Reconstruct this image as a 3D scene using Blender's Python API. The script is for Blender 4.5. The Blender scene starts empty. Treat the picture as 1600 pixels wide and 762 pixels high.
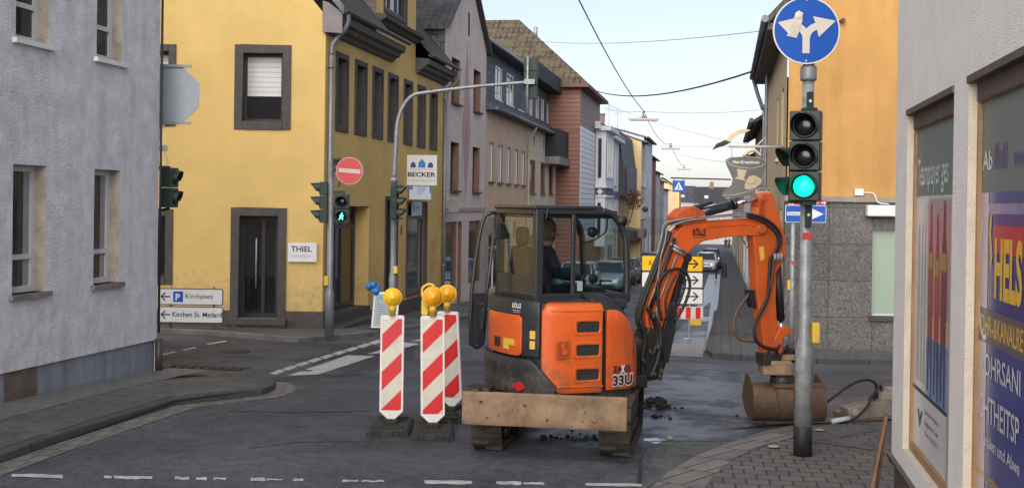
import bpy, bmesh, math, random
from mathutils import Vector, Matrix
from math import radians as R_, sin, cos, pi
random.seed(7)
S = bpy.context.scene
COL = S.collection
# ---------------------------------------------------------------- camera
FPX = 1900.0; CAMZ = 2.4
YAW = math.atan(330/FPX); PITCH = R_(0.4); ROLL = R_(0.8)
Fv = Vector((-sin(YAW)*cos(PITCH), cos(YAW)*cos(PITCH), -sin(PITCH)))
R0 = Vector((cos(YAW), sin(YAW), 0)); U0 = R0.cross(Fv)
Rv = R0*cos(ROLL)+U0*sin(ROLL); Uv = U0*cos(ROLL)-R0*sin(ROLL)
CAM = Vector((0, 0, CAMZ))
_y = Vector((0, 1, 0))
CX = 800.0; CY = 324+FPX*_y.dot(Uv)/_y.dot(Fv)
cd = bpy.data.cameras.new('camera'); cam = bpy.data.objects.new('camera', cd); COL.objects.link(cam)
m = Matrix.Identity(4)
for i in range(3):
    m[i][0] = Rv[i]; m[i][1] = Uv[i]; m[i][2] = -Fv[i]; m[i][3] = CAM[i]
cam.matrix_world = m
cd.sensor_width = 36; cd.lens = FPX/1600*36; cd.shift_y = (CY-381)/1600; cd.clip_end = 6000; cd.clip_start = .1
S.camera = cam
# ---------------------------------------------------------------- light
SUN_EL, SUN_ROT = 26.0, 192.0      # soft sun behind the camera
w = bpy.data.worlds.new('World'); S.world = w; w.use_nodes = True
nt = w.node_tree; nt.nodes.clear()
sky = nt.nodes.new('ShaderNodeTexSky'); sky.sky_type = 'NISHITA'; sky.sun_disc = False
sky.sun_elevation = R_(SUN_EL); sky.sun_rotation = R_(SUN_ROT); sky.air_density = 1.0; sky.dust_density = 1.0; sky.ozone_density = 2.0
bg = nt.nodes.new('ShaderNodeBackground'); bg.inputs[1].default_value = .08
wo = nt.nodes.new('ShaderNodeOutputWorld')
hs = nt.nodes.new('ShaderNodeHueSaturation'); hs.inputs['Saturation'].default_value = .6; nt.links.new(sky.outputs[0], hs.inputs['Color']); tn = nt.nodes.new('ShaderNodeMixRGB'); tn.blend_type = 'MULTIPLY'; tn.inputs[0].default_value = 1; tn.inputs[2].default_value = (1.0, .985, 1.06, 1); nt.links.new(hs.outputs[0], tn.inputs[1]); nt.links.new(tn.outputs[0], bg.inputs[0]); nt.links.new(bg.outputs[0], wo.inputs[0])
sl = bpy.data.lights.new('sun', 'SUN'); sl.energy = 3.1; sl.angle = R_(85); sl.color = (1, .92, .82)
so = bpy.data.objects.new('sun', sl); COL.objects.link(so)
_d = Vector((sin(R_(SUN_ROT))*cos(R_(SUN_EL)), cos(R_(SUN_ROT))*cos(R_(SUN_EL)), sin(R_(SUN_EL))))
so.rotation_euler = _d.to_track_quat('Z', 'Y').to_euler(); so.location = (0, -20, 30)
S.view_settings.view_transform = 'Standard'; S.view_settings.look = 'None'; S.view_settings.gamma = 1
S.view_settings.exposure = 1.0
# ---------------------------------------------------------------- pixel helpers (measuring the photograph)
def ray(px, py): return Fv+Rv*((px-CX)/FPX)+Uv*((CY-py)/FPX)
def at(px, py, d): return CAM+ray(px, py)*d
def onX(px, py, X):
    r = ray(px, py); return CAM+r*(X/r.x)
def onP(px, py, A, B):
    r = ray(px, py); n = Vector((-(B[1]-A[1]), B[0]-A[0], 0)); return CAM+r*(n.dot(Vector((A[0], A[1], 0))-CAM.to_2d().to_3d())/n.dot(r))
def YX(px, X): return onX(px, 322, X).y
GP = [(-80, 0), (11, 0), (14, -.06), (18, -.22), (24, -.52), (29, -.8), (36, -1.05), (45, -1.35), (56, -1.7), (68, -2.0), (100, -2.7), (190, -4.3), (260, -5.4), (420, -7.5), (5000, -7.5)]
def gz(y):
    for (a, za), (b, zb) in zip(GP, GP[1:]):
        if y <= b: return za+(zb-za)*max(0, (y-a))/(b-a)
    return -7.5
def onG(px, py, off=0):
    r = ray(px, py); lo, hi = 2, 600
    for _ in range(50):
        mid = (lo+hi)/2; p = CAM+r*mid
        if p.z > gz(p.y)+off: lo = mid
        else: hi = mid
    return CAM+r*lo
# ---------------------------------------------------------------- mesh builder
SPLIT = {'dormer_cheek', 'oriel_cornice', 'chimney', 'skylight', 'bracket', 'bolt', 'rivet', 'sticker', 'post', 'pillar', 'crease', 'pin', 'hose_fitting', 'pivot_pin', 'blade_arm', 'mirror_glow', 'base_rib', 'tail_light', 'outline', 'marks', 'rust_spot'}
class MB:
    def __init__(s, M=None): s.v = []; s.f = []; s.mi = []; s.M = M or Matrix.Identity(4); s.k = 0; s.sm = set()
    def add(s, vs, fs, smooth=False):
        o = len(s.v); s.v += [s.M@Vector(p) for p in vs]
        for f in fs:
            if smooth: s.sm.add(len(s.f))
            s.f.append([o+i for i in f]); s.mi.append(s.k)
        return s
    def quad(s, *p): return s.add(p, [list(range(len(p)))])
    def box(s, x0, x1, y0, y1, z0, z1):
        if x0 > x1: x0, x1 = x1, x0
        if y0 > y1: y0, y1 = y1, y0
        if z0 > z1: z0, z1 = z1, z0
        return s.add([(x0,y0,z0),(x1,y0,z0),(x1,y1,z0),(x0,y1,z0),(x0,y0,z1),(x1,y0,z1),(x1,y1,z1),(x0,y1,z1)],
                     [(0,3,2,1),(4,5,6,7),(0,1,5,4),(1,2,6,5),(2,3,7,6),(3,0,4,7)])
    def cyl(s, a, b, r0, r1=None, n=16, caps=True, smooth=True):
        a = Vector(a); b = Vector(b); r1 = r0 if r1 is None else r1
        d = (b-a).normalized(); u = d.orthogonal().normalized(); w_ = d.cross(u)
        vs = []
        for c, r in ((a, r0), (b, r1)):
            for i in range(n):
                t = 2*pi*i/n; vs.append(c+u*cos(t)*r+w_*sin(t)*r)
        s.add(vs, [(i, (i+1) % n, n+(i+1) % n, n+i) for i in range(n)], smooth)
        if caps: s.add(vs, [tuple(range(n))[::-1], tuple(range(n, 2*n))])
        return s
    def tube(s, pts, r, n=10, sub=4, taper=None):
        P = [Vector(p) for p in pts]
        if sub > 1 and len(P) > 2:
            Q = []
            for i in range(len(P)-1):
                p0 = P[max(i-1, 0)]; p1 = P[i]; p2 = P[i+1]; p3 = P[min(i+2, len(P)-1)]
                for k in range(sub):
                    t = k/sub
                    Q.append(.5*((2*p1)+(p2-p0)*t+(2*p0-5*p1+4*p2-p3)*t*t+(3*p1-p0-3*p2+p3)*t**3))
            Q.append(P[-1]); P = Q
        vs = []; u = None
        for i, p in enumerate(P):
            d = (P[min(i+1, len(P)-1)]-P[max(i-1, 0)]).normalized()
            if u is None: u = d.orthogonal().normalized()
            else: u = (u-d*u.dot(d)).normalized()
            w_ = d.cross(u); rr = r if taper is None else r+(taper-r)*i/(len(P)-1)
            for j in range(n):
                t = 2*pi*j/n; vs.append(p+u*cos(t)*rr+w_*sin(t)*rr)
        L = len(P)
        s.add(vs, [(i*n+j, i*n+(j+1) % n, (i+1)*n+(j+1) % n, (i+1)*n+j) for i in range(L-1) for j in range(n)], True)
        s.add(vs[:n], [tuple(range(n))[::-1]]); s.add(vs[-n:], [tuple(range(n))])
        return s
    def prism(s, poly, t0, t1, ax='z'):
        # polygon in plane, extruded along ax between t0,t1.  ax z:(x,y) y:(x,z) x:(y,z)
        f = {'z': lambda a, b, t: (a, b, t), 'y': lambda a, b, t: (a, t, b), 'x': lambda a, b, t: (t, a, b)}[ax]
        n = len(poly)
        vs = [f(a, b, t0) for a, b in poly]+[f(a, b, t1) for a, b in poly]
        return s.add(vs, [tuple(range(n))[::-1], tuple(range(n, 2*n))]+[(i, (i+1) % n, n+(i+1) % n, n+i) for i in range(n)])
    def lathe(s, prof, c=(0, 0, 0), ax=(0, 0, 1), n=24, smooth=True):
        c = Vector(c); d = Vector(ax).normalized(); u = d.orthogonal().normalized(); w_ = d.cross(u); vs = []
        for r, h in prof:
            for i in range(n):
                t = 2*pi*i/n; vs.append(c+d*h+u*cos(t)*r+w_*sin(t)*r)
        s.add(vs, [(k*n+i, k*n+(i+1) % n, (k+1)*n+(i+1) % n, (k+1)*n+i) for k in range(len(prof)-1) for i in range(n)], smooth)
        if prof[0][0] > 1e-4: s.add(vs[:n], [tuple(range(n))[::-1]])
        if prof[-1][0] > 1e-4: s.add(vs[-n:], [tuple(range(n))])
        return s
    def ribbon(s, pts, wd, t0, t1):
        # flat mitred ribbon in local xy, extruded in z
        P = [Vector(p) for p in pts]; Lf = []; Rt = []
        for i, p in enumerate(P):
            d = (P[min(i+1, len(P)-1)]-P[max(i-1, 0)]).normalized(); nn = Vector((-d.y, d.x))
            Lf.append(p+nn*wd/2); Rt.append(p-nn*wd/2)
        for i in range(len(P)-1):
            s.prism([Rt[i], Rt[i+1], Lf[i+1], Lf[i]], t0, t1)
        return s
    def islands(s):
        p = list(range(len(s.f))); own = {}
        def fd(i):
            while p[i] != i: p[i] = p[p[i]]; i = p[i]
            return i
        for i, f in enumerate(s.f):
            for v in f:
                k = tuple(round(c, 4) for c in s.v[v])
                if k in own: p[fd(i)] = fd(own[k])
                else: own[k] = i
        g = {}
        for i in range(len(s.f)): g.setdefault(fd(i), []).append(i)
        G = [(fs, [min(s.v[v][a] for f in fs for v in s.f[f]) for a in range(3)], [max(s.v[v][a] for f in fs for v in s.f[f]) for a in range(3)]) for fs in g.values()]
        ch = True
        while ch:
            ch = False
            for i in range(len(G)):
                for j in range(i+1, len(G)):
                    if all(G[i][1][a] <= G[j][2][a]+.02 and G[j][1][a] <= G[i][2][a]+.02 for a in range(3)):
                        G[i] = (G[i][0]+G[j][0], [min(x, y) for x, y in zip(G[i][1], G[j][1])], [max(x, y) for x, y in zip(G[i][2], G[j][2])]); del G[j]; ch = True; break
                if ch: break
        return [q[0] for q in G]
    def build(s, name, mats, parent=None, bevel=0, world=True, segs=2, smooth=None, fix=True):
        if name in SPLIT and parent is not None:
            isl = s.islands()
            if len(isl) > 1:
                out = None
                for fs in isl:
                    q = MB(); 
                    for i in sorted(fs):
                        if i in s.sm: q.sm.add(len(q.f))
                        o_ = len(q.v); q.v += [s.v[v] for v in s.f[i]]; q.f.append(list(range(o_, o_+len(s.f[i])))); q.mi.append(s.mi[i])
                    r = q.build1(name, mats, parent, bevel, world, segs, smooth, True); out = out or r
                return out
        return s.build1(name, mats, parent, bevel, world, segs, smooth, fix)
    def build1(s, name, mats, parent=None, bevel=0, world=True, segs=2, smooth=None, fix=True):
        off = Vector((0, 0, 0))
        if parent is not None and world:
            p = parent
            while p is not None: off += p.location; p = p.parent
        me = bpy.data.meshes.new(name)
        me.from_pydata([v-off for v in s.v], [], s.f)
        if not isinstance(mats, (list, tuple)): mats = [mats]
        for q in mats: me.materials.append(q)
        for p, k in zip(me.polygons, s.mi): p.material_index = k
        if fix:
            bm = bmesh.new(); bm.from_mesh(me)
            sm = [i in s.sm for i in range(len(s.f))]
            for f_, q in zip(bm.faces, sm): f_.smooth = q
            bmesh.ops.remove_doubles(bm, verts=bm.verts, dist=1e-5)
            bmesh.ops.recalc_face_normals(bm, faces=bm.faces)
            bm.to_mesh(me); bm.free()
        uv = me.uv_layers.new(name='uv')
        for p in me.polygons:
            n = p.normal
            if abs(n.z) > .92: t = Vector((1, 0, 0)); b = Vector((0, 1, 0))
            else: t = Vector((0, 0, 1)).cross(n).normalized(); b = n.cross(t)
            for li in p.loop_indices:
                co = me.vertices[me.loops[li].vertex_index].co; uv.data[li].uv = (co.dot(t), co.dot(b))
        if smooth is not None:
            for p in me.polygons: p.use_smooth = smooth
        o = bpy.data.objects.new(name, me); COL.objects.link(o); o.parent = parent
        if bevel:
            b = o.modifiers.new('bevel', 'BEVEL'); b.width = bevel; b.segments = segs; b.limit_method = 'ANGLE'; b.angle_limit = R_(40)
            if smooth is None and len(s.sm) < 1:
                for p in me.polygons: p.use_smooth = True
                try: b.harden_normals = True
                except Exception: pass
        return o
def tag(o, label=None, cat=None, group=None, kind=None):
    if label: o['label'] = label
    if cat: o['category'] = cat
    if group: o['group'] = group
    if kind: o['kind'] = kind
    return o
def thing(name, label, cat, loc=(0, 0, 0), rz=0, group=None):
    o = bpy.data.objects.new(name, None); COL.objects.link(o); o.location = loc; o.rotation_euler = (0, 0, rz); o.empty_display_size = .2
    return tag(o, label, cat, group)
def frame(O, Rt, Up):
    Rt = Vector(Rt).normalized(); Up = Vector(Up).normalized(); N = Rt.cross(Up)
    M = Matrix.Identity(4)
    for i in range(3): M[i][0] = Rt[i]; M[i][1] = Up[i]; M[i][2] = N[i]; M[i][3] = O[i]
    return M
def text(s, M, w=None, h=None, mat=None, parent=None, name='lettering', bold=0, align='L', world=True, th=.002, italic=0):
    c = bpy.data.curves.new('t', 'FONT'); c.body = s; c.size = 1; c.offset = bold; c.resolution_u = 3; c.shear = italic
    o = bpy.data.objects.new('t', c); COL.objects.link(o); bpy.context.view_layer.update()
    me = bpy.data.meshes.new_from_object(o.evaluated_get(bpy.context.evaluated_depsgraph_get()))
    bpy.data.objects.remove(o); bpy.data.curves.remove(c)
    xs = [v.co.x for v in me.vertices]; ys = [v.co.y for v in me.vertices]
    x0, x1, y1 = min(xs), max(xs), max(ys)
    sy = h/.7 if h else None; sx = w/(x1-x0) if w else sy
    if sy is None: sy = sx
    ax = {'L': x0, 'C': (x0+x1)/2, 'R': x1}[align]
    mb = MB(M)
    mb.add([((v.co.x-ax)*sx, v.co.y*sy, th) for v in me.vertices], [tuple(p.vertices) for p in me.polygons])
    bpy.data.meshes.remove(me)
    o = mb.build(name, mat, parent, world=world, fix=False)
    return o
# ---------------------------------------------------------------- materials
_mc = {}
def mat(name, col=(.5, .5, .5), rough=.6, metal=0, var=.0, vs=3.0, bump=0, bs=40, col2=None, spec=.5, emit=None, es=1, streak=0, alpha=None, coat=0, rvar=0, splash=None, dirt=None):
    if name in _mc: return _mc[name]
    m = bpy.data.materials.new(name); m.use_nodes = True; nt = m.node_tree; N = nt.nodes; L = nt.links
    b = N['Principled BSDF']; b.inputs['Base Color'].default_value = (*col, 1); b.inputs['Roughness'].default_value = rough
    b.inputs['Metallic'].default_value = metal; b.inputs['Specular IOR Level'].default_value = spec; b.inputs['Coat Weight'].default_value = coat
    tc = N.new('ShaderNodeTexCoord')
    if var or col2:
        nz = N.new('ShaderNodeTexNoise'); nz.inputs['Scale'].default_value = vs; nz.inputs['Detail'].default_value = 8; nz.inputs['Roughness'].default_value = .65
        L.new(tc.outputs['Object'], nz.inputs['Vector'])
        cr = N.new('ShaderNodeValToRGB'); cr.color_ramp.elements[0].position = .32; cr.color_ramp.elements[1].position = .68
        c2 = col2 or tuple(max(0, c*(1-var)) for c in col); c1 = col if col2 else tuple(min(1, c*(1+var*.6)) for c in col)
        cr.color_ramp.elements[0].color = (*c2, 1); cr.color_ramp.elements[1].color = (*c1, 1)
        L.new(nz.outputs['Fac'], cr.inputs['Fac']); out = cr.outputs['Color']
        if streak:
            mp = N.new('ShaderNodeMapping'); mp.inputs['Scale'].default_value = (3.2, 3.2, .25); L.new(tc.outputs['Object'], mp.inputs['Vector'])
            n2 = N.new('ShaderNodeTexNoise'); n2.inputs['Scale'].default_value = 1.6; n2.inputs['Detail'].default_value = 5; L.new(mp.outputs[0], n2.inputs['Vector'])
            r2 = N.new('ShaderNodeValToRGB'); r2.color_ramp.elements[0].position = .35; r2.color_ramp.elements[1].position = .62
            q = 1-streak; r2.color_ramp.elements[0].color = (q, q, q, 1); r2.color_ramp.elements[1].color = (1, 1, 1, 1)
            L.new(n2.outputs['Fac'], r2.inputs['Fac'])
            mx = N.new('ShaderNodeMixRGB'); mx.blend_type = 'MULTIPLY'; mx.inputs[0].default_value = 1
            L.new(out, mx.inputs[1]); L.new(r2.outputs['Color'], mx.inputs[2]); out = mx.outputs[0]
        if dirt:
            n3 = N.new('ShaderNodeTexNoise'); n3.inputs['Scale'].default_value = 7; n3.inputs['Detail'].default_value = 10; n3.inputs['Roughness'].default_value = .75; L.new(tc.outputs['Object'], n3.inputs['Vector'])
            sx = N.new('ShaderNodeSeparateXYZ'); L.new(tc.outputs['Object'], sx.inputs[0])
            mr2 = N.new('ShaderNodeMapRange'); mr2.inputs['From Min'].default_value = dirt[0]; mr2.inputs['From Max'].default_value = dirt[1]; mr2.inputs['To Min'].default_value = dirt[2]; mr2.inputs['To Max'].default_value = 0; L.new(sx.outputs[2], mr2.inputs[0])
            ad = N.new('ShaderNodeMath'); ad.operation = 'ADD'; L.new(n3.outputs[0], ad.inputs[0]); L.new(mr2.outputs[0], ad.inputs[1])
            r3 = N.new('ShaderNodeValToRGB'); r3.color_ramp.elements[0].position = .61; r3.color_ramp.elements[1].position = .78; r3.color_ramp.elements[0].color = (0, 0, 0, 1); r3.color_ramp.elements[1].color = (dirt[4],)*3+(1,); L.new(ad.outputs[0], r3.inputs[0])
            m3 = N.new('ShaderNodeMixRGB'); m3.inputs[2].default_value = (*dirt[3], 1); L.new(r3.outputs[0], m3.inputs[0]); L.new(out, m3.inputs[1]); out = m3.outputs[0]
        L.new(out, b.inputs['Base Color'])
        if rvar:
            mr = N.new('ShaderNodeMapRange'); mr.inputs['To Min'].default_value = rough-rvar; mr.inputs['To Max'].default_value = rough+rvar
            L.new(nz.outputs['Fac'], mr.inputs['Value']); L.new(mr.outputs[0], b.inputs['Roughness'])
    if bump:
        nb = N.new('ShaderNodeTexNoise'); nb.inputs['Scale'].default_value = bs; nb.inputs['Detail'].default_value = 5; L.new(tc.outputs['Object'], nb.inputs['Vector'])
        bp = N.new('ShaderNodeBump'); bp.inputs['Strength'].default_value = min(1, bump); bp.inputs['Distance'].default_value = .01*max(1, bump)
        L.new(nb.outputs['Fac'], bp.inputs['Height']); L.new(bp.outputs[0], b.inputs['Normal'])
    if emit: b.inputs['Emission Color'].default_value = (*emit, 1); b.inputs['Emission Strength'].default_value = es
    _mc[name] = m; return m
def brickmat(name, c1, c2, mort, bw, bh, ms=.01, off=.5, rough=.75, bump=.5, rot=0, var=.25, sq=1):
    if name in _mc: return _mc[name]
    m = bpy.data.materials.new(name); m.use_nodes = True; nt = m.node_tree; N = nt.nodes; L = nt.links; b = N['Principled BSDF']
    b.inputs['Roughness'].default_value = rough
    u = N.new('ShaderNodeUVMap'); mp = N.new('ShaderNodeMapping'); mp.inputs['Rotation'].default_value = (0, 0, rot); L.new(u.outputs[0], mp.inputs[0])
    br = N.new('ShaderNodeTexBrick'); br.inputs['Color1'].default_value = (*c1, 1); br.inputs['Color2'].default_value = (*c2, 1); br.inputs['Mortar'].default_value = (*mort, 1)
    br.inputs['Scale'].default_value = 1; br.inputs['Mortar Size'].default_value = ms; br.inputs['Brick Width'].default_value = bw; br.inputs['Row Height'].default_value = bh
    br.offset = off; br.inputs['Mortar Smooth'].default_value = .3
    L.new(mp.outputs[0], br.inputs['Vector'])
    nz = N.new('ShaderNodeTexNoise'); nz.inputs['Scale'].default_value = 2.5; nz.inputs['Detail'].default_value = 9; nz.inputs['Roughness'].default_value = .7; L.new(mp.outputs[0], nz.inputs['Vector'])
    cr = N.new('ShaderNodeValToRGB'); cr.color_ramp.elements[0].position = .3; cr.color_ramp.elements[1].position = .7
    q = 1-var; cr.color_ramp.elements[0].color = (q, q, q, 1); cr.color_ramp.elements[1].color = (1.15, 1.15, 1.15, 1); L.new(nz.outputs['Fac'], cr.inputs[0])
    mx = N.new('ShaderNodeMixRGB'); mx.blend_type = 'MULTIPLY'; mx.inputs[0].default_value = 1; L.new(br.outputs['Color'], mx.inputs[1]); L.new(cr.outputs[0], mx.inputs[2])
    L.new(mx.outputs[0], b.inputs['Base Color'])
    bp = N.new('ShaderNodeBump'); bp.invert = True; bp.inputs['Strength'].default_value = bump; bp.inputs['Distance'].default_value = .02
    L.new(br.outputs['Fac'], bp.inputs['Height']); L.new(bp.outputs[0], b.inputs['Normal'])
    _mc[name] = m; return m
def tilemat(name, c1, c2, pw=.3, ph=.3, wave=1, moss=None):
    """roof tiles: rows (saw profile) and columns in uv metres"""
    m = bpy.data.materials.new(name); m.use_nodes = True; nt = m.node_tree; N = nt.nodes; L = nt.links; b = N['Principled BSDF']; b.inputs['Roughness'].default_value = .7
    u = N.new('ShaderNodeUVMap'); sp = N.new('ShaderNodeSeparateXYZ'); L.new(u.outputs[0], sp.inputs[0])
    def mth(op, a, bb=None):
        n = N.new('ShaderNodeMath'); n.operation = op
        for i, v in enumerate((a, bb)):
            if v is None: continue
            if isinstance(v, (int, float)): n.inputs[i].default_value = v
            else: L.new(v, n.inputs[i])
        return n.outputs[0]
    vr = mth('FRACT', mth('DIVIDE', sp.outputs[1], ph)); ux = mth('SINE', mth('MULTIPLY', sp.outputs[0], 2*pi/pw))
    h = mth('ADD', mth('MULTIPLY', vr, -1.0), mth('MULTIPLY', ux, .35*wave))
    bp = N.new('ShaderNodeBump'); bp.inputs['Strength'].default_value = .9; bp.inputs['Distance'].default_value = .05; L.new(h, bp.inputs['Height']); L.new(bp.outputs[0], b.inputs['Normal'])
    br = N.new('ShaderNodeTexBrick'); br.inputs['Scale'].default_value = 1; br.inputs['Brick Width'].default_value = pw; br.inputs['Row Height'].default_value = ph; br.offset = 0 if wave else .5
    br.inputs['Mortar Size'].default_value = ph*.09; br.inputs['Color1'].default_value = (*c1, 1); br.inputs['Color2'].default_value = (*c2, 1); br.inputs['Mortar'].default_value = (c2[0]*.3, c2[1]*.3, c2[2]*.3, 1)
    L.new(u.outputs[0], br.inputs['Vector'])
    out = br.outputs[0]
    nz = N.new('ShaderNodeTexNoise'); nz.inputs['Scale'].default_value = 1.3; nz.inputs['Detail'].default_value = 9; nz.inputs['Roughness'].default_value = .7; L.new(u.outputs[0], nz.inputs['Vector'])
    cr = N.new('ShaderNodeValToRGB'); cr.color_ramp.elements[0].position = .42; cr.color_ramp.elements[1].position = .66; L.new(nz.outputs[0], cr.inputs[0])
    mx = N.new('ShaderNodeMixRGB'); mx.inputs[2].default_value = (*(moss or (c1[0]*1.5, c1[1]*1.5, c1[2]*1.5)), 1); L.new(cr.outputs[0], mx.inputs[0]); L.new(out, mx.inputs[1]); L.new(mx.outputs[0], b.inputs['Base Color'])
    _mc[name] = m; return m
def sidingmat(name, c1, ph=.2, dark=.35, vert=False, depth=.03):
    m = bpy.data.materials.new(name); m.use_nodes = True; nt = m.node_tree; N = nt.nodes; L = nt.links; b = N['Principled BSDF']; b.inputs['Roughness'].default_value = .6
    u = N.new('ShaderNodeUVMap'); sp = N.new('ShaderNodeSeparateXYZ'); L.new(u.outputs[0], sp.inputs[0])
    d = N.new('ShaderNodeMath'); d.operation = 'DIVIDE'; d.inputs[1].default_value = ph; L.new(sp.outputs[0 if vert else 1], d.inputs[0])
    fr = N.new('ShaderNodeMath'); fr.operation = 'FRACT'; L.new(d.outputs[0], fr.inputs[0])
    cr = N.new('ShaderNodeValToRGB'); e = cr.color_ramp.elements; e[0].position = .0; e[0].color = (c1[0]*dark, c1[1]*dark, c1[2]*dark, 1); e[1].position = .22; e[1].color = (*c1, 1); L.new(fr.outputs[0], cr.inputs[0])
    L.new(cr.outputs[0], b.inputs['Base Color'])
    bp = N.new('ShaderNodeBump'); bp.inputs['Strength'].default_value = .8; bp.inputs['Distance'].default_value = depth; bp.invert = True; L.new(fr.outputs[0], bp.inputs['Height']); L.new(bp.outputs[0], b.inputs['Normal'])
    _mc[name] = m; return m
def glassmat(name, tint=(.8, .85, .86), refl=.25, rough=.02):
    m = bpy.data.materials.new(name); m.use_nodes = True; nt = m.node_tree; N = nt.nodes; L = nt.links; N.remove(N['Principled BSDF'])
    t = N.new('ShaderNodeBsdfTransparent'); t.inputs[0].default_value = (*tint, 1); g = N.new('ShaderNodeBsdfGlossy'); g.inputs['Roughness'].default_value = rough
    lw = N.new('ShaderNodeLayerWeight'); lw.inputs[0].default_value = .5
    pw = N.new('ShaderNodeMath'); pw.operation = 'POWER'; pw.inputs[1].default_value = 4; L.new(lw.outputs['Facing'], pw.inputs[0])
    ma = N.new('ShaderNodeMath'); ma.operation = 'MULTIPLY_ADD'; ma.inputs[1].default_value = .6; ma.inputs[2].default_value = refl*.35; L.new(pw.outputs[0], ma.inputs[0])
    mx = N.new('ShaderNodeMixShader'); L.new(ma.outputs[0], mx.inputs[0]); L.new(t.outputs[0], mx.inputs[1]); L.new(g.outputs[0], mx.inputs[2])
    L.new(mx.outputs[0], N['Material Output'].inputs[0]); _mc[name] = m; return m
def asphalt(name, base, c_var=.42, wet=None, speck=.7, cracks=True):
    m = bpy.data.materials.new(name); m.use_nodes = True; nt = m.node_tree; N = nt.nodes; L = nt.links; b = N['Principled BSDF']; b.inputs['Specular IOR Level'].default_value = .35
    tc = N.new('ShaderNodeTexCoord'); O = tc.outputs['Object']
    def noise(sc, det=6, ro=.6):
        n = N.new('ShaderNodeTexNoise'); n.inputs['Scale'].default_value = sc; n.inputs['Detail'].default_value = det; n.inputs['Roughness'].default_value = ro; L.new(O, n.inputs['Vector']); return n.outputs['Fac']
    def ramp(f, p0, p1, c0, c1):
        r = N.new('ShaderNodeValToRGB'); e = r.color_ramp.elements; e[0].position = p0; e[1].position = p1; e[0].color = (*c0, 1); e[1].color = (*c1, 1); L.new(f, r.inputs[0]); return r.outputs[0]
    def mul(a, c, f=1.0, bl='MULTIPLY'):
        x = N.new('ShaderNodeMixRGB'); x.blend_type = bl
        if isinstance(f, float): x.inputs[0].default_value = f
        else: L.new(f, x.inputs[0])
        L.new(a, x.inputs[1])
        if isinstance(c, tuple): x.inputs[2].default_value = (*c, 1)
        else: L.new(c, x.inputs[2])
        return x.outputs[0]
    big = ramp(noise(.35, 7, .65), .35, .68, tuple(c*(1-c_var) for c in base), tuple(c*(1+c_var) for c in base))
    fine = ramp(noise(30, 8, .9), .38, .66, (.35,)*3, (2.4,)*3)
    mid = ramp(noise(7, 9, .85), .42, .60, (.66,)*3, (1.34,)*3)
    c = mul(mul(big, fine, float(speck)), mid, .8)
    if cracks:
        v = N.new('ShaderNodeTexVoronoi'); v.feature = 'DISTANCE_TO_EDGE'; v.inputs['Scale'].default_value = .33
        nn = N.new('ShaderNodeTexNoise'); nn.inputs['Scale'].default_value = 1.2; nn.inputs['Detail'].default_value = 6; L.new(O, nn.inputs['Vector'])
        ad = N.new('ShaderNodeMixRGB'); ad.blend_type = 'LINEAR_LIGHT'; ad.inputs[0].default_value = .35; L.new(O, ad.inputs[1]); L.new(nn.outputs['Color'], ad.inputs[2]); L.new(ad.outputs[0], v.inputs['Vector'])
        c = mul(c, ramp(v.outputs['Distance'], .003, .008, (.5,)*3, (1,)*3), .35)
    rr = ramp(noise(1.1, 6, .6), .4, .62, (.62,)*3, (.86,)*3)
    if wet:
        # damp area left by the works: rotated ellipses in metres
        acc = None
        for (x, y, sx, sy) in wet:
            mp = N.new('ShaderNodeMapping'); mp.inputs['Location'].default_value = (-x/sx, -y/sy, 0); mp.inputs['Scale'].default_value = (1/sx, 1/sy, 0); L.new(O, mp.inputs[0])
            g = N.new('ShaderNodeTexGradient'); g.gradient_type = 'SPHERICAL'; L.new(mp.outputs[0], g.inputs[0])
            if acc is None: acc = g.outputs['Fac']
            else:
                q = N.new('ShaderNodeMath'); q.operation = 'MAXIMUM'; L.new(acc, q.inputs[0]); L.new(g.outputs['Fac'], q.inputs[1]); acc = q.outputs[0]
        q = N.new('ShaderNodeMath'); q.operation = 'MULTIPLY_ADD'; q.inputs[1].default_value = 1.1; L.new(acc, q.inputs[0])
        nn = N.new('ShaderNodeMath'); nn.operation = 'MULTIPLY_ADD'; nn.inputs[1].default_value = 2.4; nn.inputs[2].default_value = -1.3; L.new(noise(1.6, 7, .7), nn.inputs[0]); L.new(nn.outputs[0], q.inputs[2])
        wf = ramp(q.outputs[0], .25, .75, (0,)*3, (1,)*3)
        c = mul(c, (.70, .73, .80), wf); rr = mul(rr, (.36,)*3, wf, 'MIX')
    L.new(c, b.inputs['Base Color']); L.new(rr, b.inputs['Roughness'])
    bp = N.new('ShaderNodeBump'); bp.inputs['Strength'].default_value = .45; bp.inputs['Distance'].default_value = .006; L.new(noise(90, 3, .8), bp.inputs['Height']); L.new(bp.outputs[0], b.inputs['Normal'])
    _mc[name] = m; return m
M_asph = asphalt('asphalt', (.062, .067, .078), wet=[(.2, 17.5, 3.6, 6.5), (-1.2, 14, 2.6, 4.0), (-1.6, 27, 1.6, 6), (-.6, 34, .8, 14)])
M_asph2 = asphalt('asphalt_fresh', (.034, .036, .042), cracks=False)
M_asph3 = asphalt('asphalt_path', (.090, .092, .092), c_var=.3, cracks=False)
M_pave = brickmat('concrete_pavers', (.15, .135, .125), (.115, .105, .10), (.045, .045, .042), .2, .2, .012, rough=.8, rot=YAW*-.2)
M_slab = brickmat('grey_slabs', (.15, .15, .155), (.115, .115, .12), (.05, .05, .05), .4, .2, .016, rough=.85, var=.4); M_slab.node_tree.nodes['Principled BSDF'].inputs['Specular IOR Level'].default_value = .2
M_kerb = mat('kerb_stone', (.16, .155, .145), .8, var=.35, vs=2.5, bump=.5, bs=30)
M_kerbd = brickmat('kerb_dark', (.075, .075, .077), (.055, .055, .057), (.015, .015, .015), 1.0, 60, .014, rough=.8, var=.35)
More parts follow.
